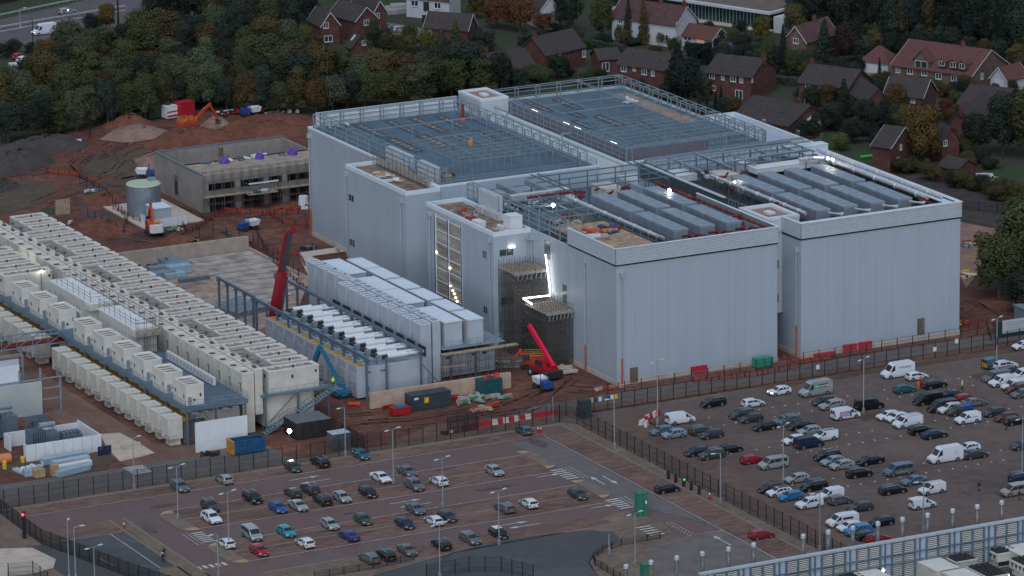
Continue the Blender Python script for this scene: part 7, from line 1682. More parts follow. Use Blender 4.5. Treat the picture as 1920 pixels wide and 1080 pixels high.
def road_rail(lab, pts):
 t = thing('crash_barrier', lab, 'crash barrier', (*px(pts[0])[0], 0)); P_ = px(*pts); m = MB(); q = MB()
 for a, b in zip(P_, P_[1:]):
  m.bar((a[0], a[1], .75),(b[0], b[1], .75),.12,.35); n = int(math.dist(a, b) / 3)
  for k in range(n): q.bar((a[0] + (b[0] - a[0]) * k / n, a[1] + (b[1] - a[1]) * k / n, 0),(a[0] + (b[0] - a[0]) * k / n, a[1] + (b[1] - a[1]) * k / n, .7),.1)
 part('rail', m, SILV, t); part('posts', q, GALV, t)
road_rail('pale crash barrier along the far verge of the main road', [(-60,45),(0,33),(90,14),(200,-8)]); road_rail('dark crash barrier down the middle of the main road', [(-60,67),(60,45),(235,16)])
# ---------------------------------------------------------------- floodlights
def flood(px_, py_, z, label, base, xy=None, r=.3, es=70, mast=True):
 x, y = xy or at(px_, py_, z); t = thing('floodlight', label, 'floodlight', (x, y, base))
 if mast: part('mast', MB().bar((x, y, base),(x, y, z - .2),.1).bar((x - .5, y, base + .05),(x + .5, y, base + .05),.1).bar((x, y - .5, base + .05),(x, y + .5, base + .05),.1), STEELD, t)
 part('lamp', MB().cyl((x, y - .05, z),(x + .06, y - .35, z - .1), r, n=12), mat('floodlight_glow', (1,1,1),.5, emit=(1,.93,.78), es=22), t)
 return t
flood(1036,384,25.0, 'bright floodlight on a mast on the front left hall roof', 21.2); flood(1254,356,25.6, 'bright floodlight behind the third far chiller', 21.2, r=.26)
flood(1560,298,26.4, 'warm floodlight at the top of the rightmost far chiller', 21.2, r=.2, es=40, mast=False); flood(1551,296,26.4, 'white floodlight beside the warm one at the rightmost far chiller', 21.2, r=.18, es=50)
flood(1376,341,24.6, 'small work lamp shining on the leftmost far chiller of the front right hall', 21.2, r=.16, es=50); flood(541.5,807,2.9, 'bright floodlight in front of the dark plant boxes', 0, r=.34, es=60)
flood(27,480,9.6, 'warm lamp among the cream housings, leftmost of three', 7.1, r=.16, es=30); flood(44,489,9.6, 'warm lamp among the cream housings, middle of three', 7.1, r=.16, es=30); flood(77,508,11.2, 'warm lamp among the cream housings, rightmost of three', 7.1, r=.16, es=30)
# ---------------------------------------------------------------- scaffold stair tower with the lit strip
def scaffold_tower(lab, x0, x1, y0, y1, z1, deckz, step=1.5, net=True):
 t = thing('scaffold', lab, 'scaffold', ((x0 + x1) / 2,(y0 + y1) / 2,0)); m = MB()
 nx = max(2, round((x1 - x0) / step)); ny = max(2, round((y1 - y0) / step))
 for i in range(nx + 1):
  for j in range(ny + 1):
   x = x0 + (x1 - x0) * i / nx; y = y0 + (y1 - y0) * j / ny; m.bar((x, y, 0),(x, y, z1),.07)
 z = 1.6
 while z < z1:
  for j in range(ny + 1): y = y0 + (y1 - y0) * j / ny; m.bar((x0, y, z),(x1, y, z),.06)
  for i in range(nx + 1): x = x0 + (x1 - x0) * i / nx; m.bar((x, y0, z),(x, y1, z),.06)
  z += 1.8
 for k in range(int(z1 / 3)): m.bar((x0, y0, k * 3.0),(x1, y0, k * 3.0 + 3.0),.06); m.bar((x0, y1, k * 3.0 + 3.0),(x0, y0, k * 3.0),.06)
 part('poles', m, SCAF, t)
 b = MB()
 for dz in deckz: b.box(x0 - .2, x1 + .2, y0 - .3, y1, dz, dz + .12)
 part('boards', b, BOARD, t)
 s = MB()
 for dz in deckz:
  n = 7
  for k in range(n): x = x0 + (x1 - x0) * (k + .5) / n; s.bar((x, y0 - .35, dz - 1.2),(x + .25, y0 - .35, dz - .1),.12)
  s.box(x0 - .2, x1 + .2, y0 - .34, y0 - .3, dz - .25, dz + .2)
 part('deck_fixings', s, mat('pale_fixings', (.24,.235,.23),.7, var=.2, scale=2), t)
 if net: part('debris_netting', MB().box(x0 - .06, x1 + .06, y0 - .1, y0 - .08,.5, z1 - 3).box(x0 - .1, x0 - .08, y0, y1,.5, z1 - 3), NETG, t)
 return t
scaffold_tower('tall scaffold tower in the recess below the lit wall lamp', -6.9,-.3,26.4,32.7,17.0, [15.6], 1.1)
scaffold_tower('lower scaffold tower with a boarded deck below the glowing strip', -5.6,-.3,16.4,24.6,11.6, [10.2], 1.1)
t = thing('light_strip', 'glowing white light strip bent along the scaffold edge', 'light', (-1,20,11))
GL = mat('strip_glow', (1,1,1),.5, emit=(1,.95,.88), es=3.2)
pts = [(-.55,26.2,18.6),(-.5,25.4,15.2),(-.45,24.8,12.4),(-.5,24.7,11.2),(-5.9,24.9,11.3),(-5.9,21.4,11.0)]
part('tube', MB().tube(pts, .13,8), GL, t)
pile('timber packs and trestles on the mud below the scaffold', -3.4,12.8,.1,5,(.8,2.4), [BOARD, CONC], 41, size=(.4,2.0))
pile('scaffold tubes stacked beside the base of the scaffold tower', -9.5,22,.1,9,(2.4,2), [SCAF, BOARD], 42, size=(.6,2.4))
pile('rubble and offcuts at the near corner of the front left hall', -2,-1.4,.1,8,(2.8,.7), [CONC, ORANGE], 43, size=(.2,.7))
# ---------------------------------------------------------------- machines
def tracks(t, w=2.6, L=3.6, m_=BLACK):
 for s in (1,-1):
  m = MB().box(-L / 2 + .3, L / 2 - .3, s * w / 2 - .28, s * w / 2 + .28,0,.8).cyl((-L / 2 + .35, s * w / 2 - .28,.4),(-L / 2 + .35, s * w / 2 + .28,.4),.4, n=12).cyl((L / 2 - .35, s * w / 2 - .28,.4),(L / 2 - .35, s * w / 2 + .28,.4),.4, n=12)
  part('track', m, m_, t, True)
def excavator(label, px_, py_, ang, body=ORANGE, tail=None, scale=1.0, boom=((1.4,1.9),(4.2,5.6),(6.9,4.6),(7.3,1.2)), z=0):
 x, y = at(px_, py_, z); t = thing('excavator', label, 'excavator', (x, y, z), R(ang)); tracks(t)
 part('turntable', MB().cyl((0,0,.8),(0,0,1.05),.9, n=14), BLACK, t, True)
 part('engine_house', MB().prism([(-2.6,-1.1),(-2.1,-1.35),(1.4,-1.35),(1.4,1.35),(-2.1,1.35),(-2.6,1.1)], 1.05,2.2), body, t, True)
 if tail: part('counterweight', MB().prism([(-2.95,-1.0),(-2.5,-1.42),(-1.7,-1.42),(-1.7,1.42),(-2.5,1.42),(-2.95,1.0)], 1.0,2.5), tail, t, True)
 c = part('cab', MB().box(.1,1.5,.35,1.35,1.05,2.95), body, t, True); part('cab_glass', MB().box(.2,1.53,.45,1.38,1.8,2.85), GLASS, c)
 m = MB()
 for a, b in (((-2.2,-1.2),(1.2,-1.2)),((-2.2,1.2),(0,1.2)),((-2.2,-1.2),(-2.2,1.2))):
  for z_ in (2.7,3.1): m.bar((*a, z_),(*b, z_),.06)
  m.bar((*a, 2.2),(*a, 3.1),.06); m.bar((*b, 2.2),(*b, 3.1),.06)
 part('guard_rail', m, YELP, t, True)
 (a, b, c_, d) = boom; Y = -.2
 part('boom', MB().bar((a[0], Y, a[1]),((a[0] + b[0]) / 2 + .1, Y, (a[1] + b[1]) / 2 + .5),.5,.6).bar(((a[0] + b[0]) / 2 + .1, Y, (a[1] + b[1]) / 2 + .5),(b[0], Y, b[1]),.45,.55), body, t, True)
 part('stick', MB().bar((b[0] - .2, Y, b[1] + .2),(c_[0], Y, c_[1]),.38,.45) if False else MB().bar((b[0] - .5, Y, b[1] + .1),(d[0], Y, d[1] + .5),.34,.42), body, t, True)
 part('ram', MB().cyl((a[0] + .5, Y, a[1] - .2),((a[0] + b[0]) / 2, Y, (a[1] + b[1]) / 2 + .2),.1, n=7).cyl(((a[0] + b[0]) / 2, Y, (a[1] + b[1]) / 2 + .9),(b[0] + .1, Y, b[1] - .7),.09, n=7), STEEL, t, True)
 bx, bz = d
 part('bucket', MB().add([(bx - .3, Y - .6, bz + .5),(bx + .4, Y - .6, bz + .4),(bx + .5, Y - .6, bz - .5),(bx - .5, Y - .6, bz - .6),(bx - .3, Y + .6, bz + .5),(bx + .4, Y + .6, bz + .4),(bx + .5, Y + .6, bz - .5),(bx - .5, Y + .6, bz - .6)], [(0,1,5,4),(1,2,6,5),(2,3,7,6),(0,3,2,1),(4,5,6,7)]), mat('worn_bucket', (.12,.10,.09),.7, var=.3, scale=2), t, True)
 return t
excavator('orange excavator with its arm stretched to the right on the red mound', 355,244,8, z=1.2, boom=((1.4,1.9),(5.6,5.2),(6.9,4.6),(7.4,1.0)))
excavator('orange excavator seen from behind with a white rounded tail, near the round tank', 289,440,82, tail=WHITE, boom=((1.4,1.9),(3.0,5.9),(3.6,4.6),(4.6,2.4)))
excavator('small orange excavator behind the red telehandler under the scaffold', 996,690,150, scale=.7, boom=((1.2,1.7),(2.2,3.4),(3,3),(3.4,.9)))
x, y = at(1012,690); t = thing('telehandler', 'red telehandler with its boom raised beside the scaffold', 'telehandler', (-8.4,12.2,0), R(100))
part('chassis', MB().prism([(-2.4,-1.0),(2.4,-1.0),(2.4,1.0),(-2.4,1.0)], .7,1.7), REDV, t, True); part('engine_cover', MB().box(-1.8,1.2,-1.2,-.35,1.2,2.2), REDV, t, True)
c = part('cab', MB().box(-1.2,.6,.25,1.15,1.2,2.8), REDV, t, True); part('cab_glass', MB().box(-1.1,.64,.3,1.18,1.9,2.7), GLASS, c)
part('boom', MB().bar((-2.4,-.05,2.0),(3.6,-.05,7.2),.5,.6), mat('bright_red_paint', (.62,.01,.06),.4, var=.06, scale=2), t, True); part('fork_carriage', MB().bar((3.6,-.05,7.2),(4.4,-.05,6.6),.4).box(4.2,4.4,-.7,.6,6.0,7.0), BLACK, t, True)
for sx in (-1.6,1.6):
 for sy in (-1.1,1.1): w_ = part('wheel', MB().cyl((sx, sy - .25,.65),(sx, sy + .25,.65),.65, n=16), BLACK, t, True); part('rim', MB().cyl((sx, sy - .27,.65),(sx, sy + .27,.65),.3, n=10), GREYU, w_)
part('stabiliser', MB().box(-3.2,-2.4,-1.2,1.2,.4,1.4), BLACK, t, True); t.scale = (1.2,1.2,1.2)
# crane
t = thing('mobile_crane', 'red telescopic crane with its jib raised between the two plants', 'crane', (-41,58.6,0))
m = MB(); a = Vector((-41.3,58.2,2.2)); b = Vector((-38.6,58.6,13.0)); c2 = Vector((-36.8,58.9,20.2))
part('boom_section', MB().bar(tuple(a), tuple(b),1.7,1.3), mat('crane_red', (.22,.007,.013),.4, var=.12, scale=1), t)
part('boom_section', MB().bar(tuple(b - (b - a) * .03), tuple(c2),1.0,.85), mat('crane_dark_section', (.04,.045,.05),.4, var=.2, scale=1), t)
part('boom_section', MB().bar(tuple(b + Vector((-.55,0,0))), tuple(c2 + Vector((-.5,0,0))),.14,.9), mat('crane_red', (0,0,0)), t)
part('boom_head', MB().bar(tuple(c2), tuple(c2 + Vector((1.1,0,.5))),.9,1.0).bar(tuple(c2 + Vector((.6,0,.6))), tuple(c2 + Vector((.2,0,1.6))),.3), mat('crane_red', (0,0,0)), t)
part('jib', MB().bar(tuple(a + Vector((1.5,0,0))), tuple(b + Vector((1.1,0,-1))),.25), STEELD, t)
part('ram', MB().cyl((-39.6,58.4,2.0),(-39.0,58.6,7.4),.35, n=10), TEAL, t); part('chassis', MB().box(-46,-36.5,57.2,60,.9,2.2), mat('crane_red', (0,0,0)), t); part('cab', MB().box(-37.6,-35.6,57.3,59.9,2.2,3.6), TEAL, t)
m = MB()
for k in range(5): m.cyl((-45 + k * 1.9,57.1,.65),(-45 + k * 1.9,60.1,.65),.65, n=14)
part('wheels', m, BLACK, t); part('cable_drum', MB().cyl((-30.5,62.2,1.8),(-30.5,63.8,1.8),1.8, n=16), REDP, t)
# boom lift
bx_, by_ = at(640,745); t = thing('boom_lift', 'teal boom lift with folded arm between the cream plant and the grey plant', 'boom lift', (bx_, by_, 0))
part('base', MB().box(bx_ - 1.3, bx_ + 1.5, by_ - 1.1, by_ + 1.1,.4,1.3), TEAL, t)
m = MB()
for sx in (-.9,1.1):
 for sy in (-1.1,1.1): m.cyl((bx_ + sx, by_ + sy - .18,.45),(bx_ + sx, by_ + sy + .18,.45),.45, n=12)
part('wheels', m, BLACK, t); part('turret', MB().box(bx_ - .6, bx_ + .6, by_ - .6, by_ + .6,1.3,2.6), TEAL, t)
part('lower_boom', MB().bar((bx_ - .2, by_, 2.4),(bx_ - 3.2, by_ + 1.4,9.4),.55,.7), TEAL, t); part('upper_boom', MB().bar((bx_ - 3.2, by_ + 1.4,9.6),(bx_ - 4.0, by_ + 3.6,4.8),.6,.75), TEAL, t)
part('basket', MB().box(bx_ - 5.2, bx_ - 3.4, by_ + 3.4, by_ + 4.6,3.4,4.5), TEAL, t)
def dumper(label, px_, py_, ang, col=BLUEP):
 x, y = at(px_, py_); t = thing('dumper', label, 'dumper', (x, y, 0), R(ang))
 part('skip', MB().add([(.1,-.9,1.0),(1.9,-1.0,1.1),(2.3,-1.1,2.1),(-.2,-1.1,2.1),(.1,.9,1.0),(1.9,1.0,1.1),(2.3,1.1,2.1),(-.2,1.1,2.1)], [(0,3,2,1),(4,5,6,7),(0,1,5,4),(1,2,6,5),(3,0,4,7)]), WHITE, t, True)
 part('engine_cover', MB().prism([(-2.2,-.8),(-.4,-.8),(-.4,.8),(-2.2,.8)], .6,1.8), col, t, True); part('roll_bar', MB().bar((-.5,-.7,1.8),(-.5,-.7,3.1),.1).bar((-.5,.7,1.8),(-.5,.7,3.1),.1).bar((-.5,-.7,3.1),(-.5,.7,3.1),.1), col, t, True)
 m = MB()
 for sx in (-1.5,1.2):
  for sy in (-1,1): m.cyl((sx, sy - .2,.55),(sx, sy + .2,.55),.55, n=12)
 part('wheels', m, BLACK, t, True)
dumper('blue and white dumper on the mud between the blockwork building and the halls', 466,432,10); dumper('blue dumper among the heaps at the top of the mound', 470,218,0)
dumper('blue dumper with white bags by the red track near the gravel lot corner', 1018,730,90); dumper('blue dumper beside the far corner of the blockwork building', 275,334,150)
# ---------------------------------------------------------------- containers, sheds and clutter
def cbox(name, label, x0, x1, y0, y1, h, m_, cat, ribs=True, top=None, z0=.1):
 t = thing(name, label, cat, ((x0 + x1) / 2,(y0 + y1) / 2, z0)); part('body', MB().box(x0, x1, y0, y1, z0, z0 + h), m_, t)
 m = MB(); n = int((x1 - x0) / .6)
 for k in range(n + 1): x = x0 + .05 + (x1 - x0 - .1) * k / max(1, n); m.box(x - .05, x + .05, y0 - .05, y0, z0 + .1, z0 + h - .1)
 part('ribs', m, m_, t); part('roof', MB().box(x0 - .06, x1 + .06, y0 - .06, y1 + .06, z0 + h, z0 + h + .08), top or m_, t); return t
DKG = mat('dark_container_paint', (.035,.05,.065),.5, var=.2, scale=1)
c = cbox('container', 'long dark grey container with a yellow notice behind the site fence', -39.4,-31.6,3.0,5.6,2.7, DKG, 'container')
part('notice', MB().box(-36.8,-36.0,2.9,2.94,1.3,2.3), YELP, c); part('notice', MB().box(-38.8,-38.0,2.9,2.94,2.1,2.5), WHITE, c)
cbox('container', 'small dark teal container topped with orange sheets against the buff wall', -24.6,-20.4,5.0,7.4,2.9, mat('dark_teal_paint', (.01,.07,.09),.5, var=.2, scale=1), 'container'); pile('orange sheets on top of the dark teal container', -22.4,6.2,3.05,6,(1.6,.6), [ORANGE], 51, 'sheets', (.2,.8))
cbox('plant_cabinet', 'wide black plant box with flat top beside the floodlight', -64.4,-57.9,-3.4,2.0,3.0, mat('black_plant_box', (.018,.02,.024),.6, var=.3, scale=1), 'plant box', top=mat('grey_felt', (.12,.13,.14),.9, var=.2, scale=1))
cbox('plant_cabinet', 'small dark grey cabinet in front of the wide black plant box', -61.6,-58.4,-12.2,-9.8,2.8, mat('dark_slate_cabinet', (.06,.075,.085),.6, var=.2, scale=1), 'plant box', top=GREYU)
x, y = at(1090,808); cbox('plant_cabinet', 'dark grey cabinet inside the gate fence at the corner of the gravel lot', -15.7,-13.7,-16.0,-14.6,3.2, mat('dark_teal_grey_cabinet', (.03,.045,.055),.6, var=.2, scale=1) if 1 else mat('dark_slate_cabinet', (0,0,0)), 'plant box')
t = thing('skip', 'large blue and yellow open skip beside the white screen wall', 'skip', (-74.5,-4.6,0))
x0, x1, y0, y1 = -78,-71.9,-6.8,-4.2; m = MB(); m.box(x0 + .4, x1, y0, y0 + .12,.3,2.6); m.box(x0 + .4, x1, y1 - .12, y1,.3,2.6); m.box(x1 - .12, x1, y0 + .12, y1 - .12,.3,2.6); m.box(x0 + .4, x1 - .12, y0 + .12, y1 - .12,.3,.5)
for k in range(9): x = x0 + .7 + k * .65; m.box(x - .05, x + .05, y0 - .1, y0,.4,2.5)
part('body', m, mat('skip_blue', (.012,.075,.19),.6, var=.3, scale=1), t); part('end_door', MB().box(x0, x0 + .4, y0, y1,.2,2.65), mat('skip_yellow', (.40,.20,.03),.7, var=.35, scale=1.5), t); part('load', MB().box(x0 + .5, x1 - .2, y0 + .2, y1 - .2,.6,1.9), mat('rusty_inside', (.13,.05,.03),.9, var=.4, scale=1), t)
for i, (x, y, h, lab) in enumerate(((1203,967,3.9, 'tall green electricity cabinet on the verge beside the zebra crossing'),(1213,1098,3.6, 'green electricity cabinet at the bottom edge beside the louvred wall'))):
 X, Y = at(x, y); t = thing('cabinet', lab, 'cabinet', (X, Y, .1)); part('body', MB().box(X - .9, X + .9, Y - .7, Y + .7,.1, h), GREENP, t); part('roof', MB().box(X - 1.0, X + 1.0, Y - .8, Y + .8, h, h + .15), GREENP, t); part('door_gap', MB().box(X - .03, X + .03, Y - .73, Y - .7,.2, h - .1), DARK, t); part('notice', MB().box(X + .3, X + .6, Y - .73, Y - .7, h * .55, h * .68), WHITE, t)
X, Y = at(1440,676); t = thing('waste_bin', 'pair of green lidded bins against the front left hall', 'bins', (26,-1.8,0))
m = MB(); [m.box(27 + k * 1.9,28.7 + k * 1.9,-2.8,-1.2,.3,1.9) for k in range(2)]; part('bins', m, mat('bin_green', (.01,.24,.15),.6, var=.1, scale=1), t)
for i, (x, y, w, lab) in enumerate(((1308,700,3.2, 'red barrier bundle against the front left hall'),(1592,660,2.6, 'red crate left of the pair before the front right hall'),(1620,655,2.6, 'red crate right of the pair before the front right hall'),(1545,668,4.0, 'low dull red barriers before the front right hall'))):
 X, Y = at(x, y); Y = max(Y, -3.0) if False else Y; m = MB().box(X - w / 2, X + w / 2, Y - .5, Y + .5,.1,1.5 if 'low' not in lab else .7)
 for k in range(4): m.bar((X - w / 2 + k * w / 3, Y - .55,.1),(X - w / 2 + k * w / 3, Y - .55,1.6 if 'low' not in lab else .8),.08)
 shape('barrier_stack', m, mat('barrier_red', (.42,.02,.04),.6, var=.3, scale=2), lab, 'barriers')
# water filled barriers
bar_me = [MB().add([(-.7,-.28,0),(.7,-.28,0),(.7,.28,0),(-.7,.28,0),(-.7,-.12,.95),(.7,-.12,.95),(.7,.12,.95),(-.7,.12,.95)], [(3,2,1,0),(4,5,6,7),(0,1,5,4),(1,2,6,5),(2,3,7,6),(3,0,4,7)]).mesh('road_barrier') for _ in range(2)]
bar_me[0].materials.append(mat('barrier_plastic_red', (.45,.02,.035),.5, var=.15, scale=2)); bar_me[1].materials.append(mat('barrier_plastic_white', (.62,.60,.55),.6, var=.12, scale=2))
def barrier(x, y, ang, c, lab, grp):
 o = bpy.data.objects.new('road_barrier', bar_me[c]); C.objects.link(o); o.location = (x, y, .08); o.rotation_euler = (0,0, ang); setp(o, lab, 'barrier', grp)
for k in range(17):
 q = k / 16; x = -36 + q * 17.6; y = -11.6 + q * .6; c = 1 if 3 < k < 13 and k % 2 else 0
 barrier(x + (k % 3) * .02, y, .03, c, '%s water filled barrier, %s in the row inside the car park fence' % (('red', 'white')[c], nleft(k)), 'barriers inside the car park fence')
for k, (a, b) in enumerate(((1204,797),(1209,792),(1214,788),(1220,785),(1227,782),(1234,779),(1212,800),(1216,795))):
 x, y = at(a, b); c = (k + 1) % 2; barrier(x, y, R(25 + k * 4), c, '%s barrier, %s in the curved row at the gravel lot corner' % (('red', 'white')[c], nth(k) if k else 'first'), 'curved barrier row')
def cone_(px_, py_, lab, h=.9):
 x, y = at(px_, py_); t = thing('traffic_cone', lab, 'traffic cone', (x, y, .1)); part('base', MB().box(-.28,.28,-.28,.28,0,.06), REDV, t, True); part('cone', MB().cyl((0,0,.06),(0,0, h),.22,.05, n=10), REDV, t, True); part('white_band', MB().cyl((0,0, h * .55),(0,0, h * .8),.145,.09, n=10), WHITE, t, True)
cone_(1009,812, 'left one of two red and white cones by the gate', 1.2); cone_(1014,812, 'right one of two red and white cones by the gate', 1.2); cone_(233,992, 'red and white cone on the footpath beside the dark yard', 1.3); cone_(1331,936, 'red and white cone beside the chargers', 1.3)
for i, (x, y) in enumerate(((1253,899),(1267,906),(1282,913),(1296,920),(1311,928))):
 X, Y = at(x, y); t = thing('charging_post', 'black electric car charging post, %s in the row by the diagonal fence' % nleft(i), 'charging post', (X, Y, .15),0, 'charging posts'); part('body', MB().box(-.22,.22,-.18,.18,0,1.5), BLACK, t, True); part('screen', MB().box(-.15,.15,-.2,-.18,1.0,1.35), mat('green_screen', (.05,.5,.1),.5, emit=(.1,1,.2), es=.4) if i == 2 else DKG, t, True); part('cable', MB().tube([(.22,0,1.0),(.4,0,.5),(.22,0,.3)], .03,5), BLACK, t, True)
# material stacks at the left
base = at(100,880)
def slabstack(lab, px0, px1, h, m_, w=1.2, name='panel_stack', cat='panels'):
 a, b = at(*px0), at(*px1); shape(name, MB().bar((a[0], a[1], h / 2 + .1),(b[0], b[1], h / 2 + .1), w, h), m_, lab, cat)
PBL = mat('pale_blue_wrapped_panels', (.26,.38,.46),.5, var=.15, scale=.8)
slabstack('long pale blue wrapped panel pack, topmost of the stack by the fence', (78,872),(163,857),1.0, PBL); slabstack('long white wrapped panel pack in the middle of the stack', (108,884),(170,872),.9, WHITE); slabstack('pale blue and white panel pack nearest the fence', (108,895),(166,880),.9, PBL)
slabstack('grey wrapped panel pack behind the white one', (100,878),(166,866),1.1, GREYU, 1.4); slabstack('short pale blue pack with a yellow end', (44,893),(62,891),1.0, PBL, 1.6); slabstack('tan plywood crate beside the short blue pack', (64,896),(82,893),1.4, mat('crate_ply', (.38,.26,.15),.9, var=.2, scale=1),1.5, 'crate', 'crate'); slabstack('tan crate stack in front of the long panel packs', (97,893),(108,891),1.9, mat('crate_ply', (0,0,0)),1.2, 'crate', 'crate')
slabstack('thin dark edged board pack left of the short blue pack', (28,882),(46,890),.4, GREYU, 1.0)
pile('white bags and boxes on the panel stacks', *at(60,880),.3,6,(2,1.2), [WHITE, GREYU], 61, size=(.3,.8)); pile('red barriers and frames against the white transformer wall', *at(112,862),.1,6,(3.4,.5), [REDV], 62, size=(.3,.9)); pile('blue white and green sacks at the right end of the red barriers', *at(153,855),.1,4,(.9,.4), [BLUEP, WHITE, GREENP], 63, size=(.2,.5))
shape('orange_pipe', MB().cyl((*at(-14,872),.9),(*at(20,868),.9),.9, n=20), mat('orange_plastic', (.55,.19,.09),.5, var=.1, scale=1), 'fat orange plastic pipe lying at the left edge', 'pipe')
for x, y, lab, hh in ((9,880, 'yellow bin standing in front of the orange pipe', 1.4),(43,868, 'yellow bin bag beside the white transformer wall', 1.0)):
 X, Y = at(x, y); shape('yellow_bin', MB().cyl((X, Y, .1),(X, Y, hh),.35,.42, n=10).cyl((X, Y, hh),(X, Y, hh + .12),.45,.3, n=10), YELP, lab, 'bin')
slabstack('dark banner with white figures by the concrete apron', (184,856),(209,852),1.6, mat('navy_banner', (.01,.015,.05),.6, col2=(.3,.33,.4), scale=1.2, fac=(.58,.66)),.12, 'banner', 'banner')
slabstack('low pale concrete block on the apron beside the lamp post', (228,845),(262,838),.8, CONCL, .9, 'concrete_block', 'block')
t = None; pile('row of black bins and rubbish under the white screen wall', -79.5,-4.6,.1,12,(4,.6), [BLACK], 64, size=(.3,.9)); pile('blue sheeting trailing off the cream cooler row', -54.2,76,6.3,5,(.6,7), [BLUEP], 65, size=(.3,1.2))
# packs on the slab
for i, (x, y, L, h) in enumerate(((300,512,4.6,1.3),(333,505,4.8,1.4),(335,512,4.8,1.5),(304,520,5,1.1),(325,494,3.0,.9),(326,520,4.2,.9),(306,494,1.6,.9))):
 X, Y = at(x, y); shape('wrapped_pack', MB().box(X - L / 2, X + L / 2, Y - 1.3, Y + 1.3,.15,.15 + h).box(X - L / 2 + .3, X - L / 2 + .4, Y - 1.35, Y + 1.35,.1,.2 + h), PBL if i % 3 == 2 else mat('blue_grey_wrap', (.16,.22,.28),.6, var=.2, scale=.8), 'blue grey wrapped pack on the concrete slab, %s in the stack' % (nth(i) if i else 'first'), 'pack', 'wrapped packs on the slab')
slabstack('long blue grey steel beams lying on the concrete slab', (336,531),(392,523),.7, STEELD, 1.0, 'steel_beams', 'beams'); slabstack('dark block pallets at the edge of the concrete slab', (418,590),(478,575),1.0, mat('blue_grey_block_pallets', (.16,.19,.23),.8, var=.4, scale=1.4),9, 'block_pallets', 'pallets')
pile('yellow machine part on the slab behind the short gantry', *at(448,572),.2,3,(.8,.6), [YELP], 66, size=(.3,.7)); pile('dark props standing on the slab by the precast wall', -39,121,.2,8,(2.4,.5), [DARK, BOARD], 67, size=(.15,.4))
# mounds of earth
def mound(label, pts, h, m_, seed, z=0, name='soil_mound', cat='mound'):
 P_ = px(*pts); cx = sum(p[0] for p in P_) / len(P_); cy = sum(p[1] for p in P_) / len(P_); rnd = random.Random(seed); m = MB(); R_n = 9; n = len(P_) * 5; ring = []
 for i in range(len(P_)):
  a, b = P_[i], P_[(i + 1) % len(P_)]
  for k in range(5): q = k / 5; ring.append((a[0] + (b[0] - a[0]) * q, a[1] + (b[1] - a[1]) * q))
 for r in range(R_n):
  q = 1 - r / R_n
  for (x, y) in ring: zz = z + h * (1 - q ** 1.6) * (1 + rnd.uniform(-.14,.14)); j = .35 if r else 0; m.v.append((cx + (x - cx) * q + rnd.uniform(-j, j), cy + (y - cy) * q + rnd.uniform(-j, j), zz if r else -.1))
 m.v.append((cx, cy, z + h))
 for r in range(R_n - 1):
  for k in range(n): m.f.append((r * n + k, r * n + (k + 1) % n, (r + 1) * n + (k + 1) % n, (r + 1) * n + k))
 for k in range(n): m.f.append(((R_n - 1) * n + k, (R_n - 1) * n + (k + 1) % n, R_n * n))
 o = shape(name, m, m_, label, cat); o.data.polygons.foreach_set('use_smooth', [True] * len(o.data.polygons)); return o
MUD = ground_mat('mound_red_earth', [(0.36,(0.070,0.024,0.015)),(0.5,(0.145,0.048,0.028)),(0.66,(0.200,0.080,0.050))], .12,.9, bump=.8)
MUDP = ground_mat('mound_pale_earth', [(0.32,(0.14,0.075,0.058)),(0.5,(0.22,0.14,0.115)),(0.70,(0.30,0.22,0.19))], .12,.9, bump=.8)
MUDD = ground_mat('mound_dark_stone', [(0.32,(0.028,0.024,0.026)),(0.5,(0.055,0.046,0.046)),(0.70,(0.085,0.07,0.066))], .3,1.6, bump=1.0)
mound('dark red earth mound left of the green container', [(190,240),(215,226),(262,224),(290,232),(280,242),(230,248)], 2.6, MUD, 1)
mound('pale earth mound with a flat grey flank in front of the dark red one', [(182,262),(210,246),(270,238),(320,246),(310,258),(240,268)], 2.2, MUDP, 2)
mound('broad red earth mound under the orange excavator', [(262,276),(300,252),(360,246),(440,250),(452,262),(380,280),(300,288)], 3.0, MUD, 3)
mound('red earth mound behind the blockwork building', [(400,262),(440,246),(500,236),(560,232),(580,250),(520,268)], 2.6, MUD, 4)
mound('dark stone heap at the left edge, upper one', [(-20,284),(60,270),(120,262),(168,262),(162,280),(90,290),(-20,300)], 2.8, MUDD, 5)
mound('dark stone heap at the left edge, lower one with orange pegs', [(-40,318),(10,300),(96,292),(108,306),(60,324),(-40,338)], 3.6, MUDD, 6)
mound('pale brown ridge of soil left of the blockwork building', [(250,300),(300,284),(330,300),(300,320),(262,318)], 1.8, MUDP, 7)
mound('small dark spoil heap behind the excavator with the white tail', [(296,456),(320,440),(360,446),(380,456),(340,464)], 1.6, MUD, 8)
mound('small dark stone heap at the left edge by the grass bank', [(-30,350),(10,336),(40,348),(20,360),(-20,366)], 1.6, MUDD, 9)
mound('grey sand heap by the red container', [(372,238),(392,224),(424,224),(436,238),(400,244)], 1.8, MUDP, 10)
mound('long red earth bank along the wood beyond the blockwork building', [(410,240),(440,226),(500,222),(560,216),(584,226),(584,246),(520,250),(450,254)], 2.4, MUD, 12)
mound('red earth bank between the track and the round tank', [(150,372),(190,356),(224,352),(236,372),(220,392),(170,396)], 1.2, MUD, 13)
mound('low red earth bank behind the cream coolers', [(140,420),(190,404),(240,416),(262,436),(220,448),(170,440)], 1.3, MUD, 14)
mound('rubble heap at the top right of the mud site', [(478,226),(500,214),(536,212),(548,222),(510,230)], 1.4, MUDD, 11)
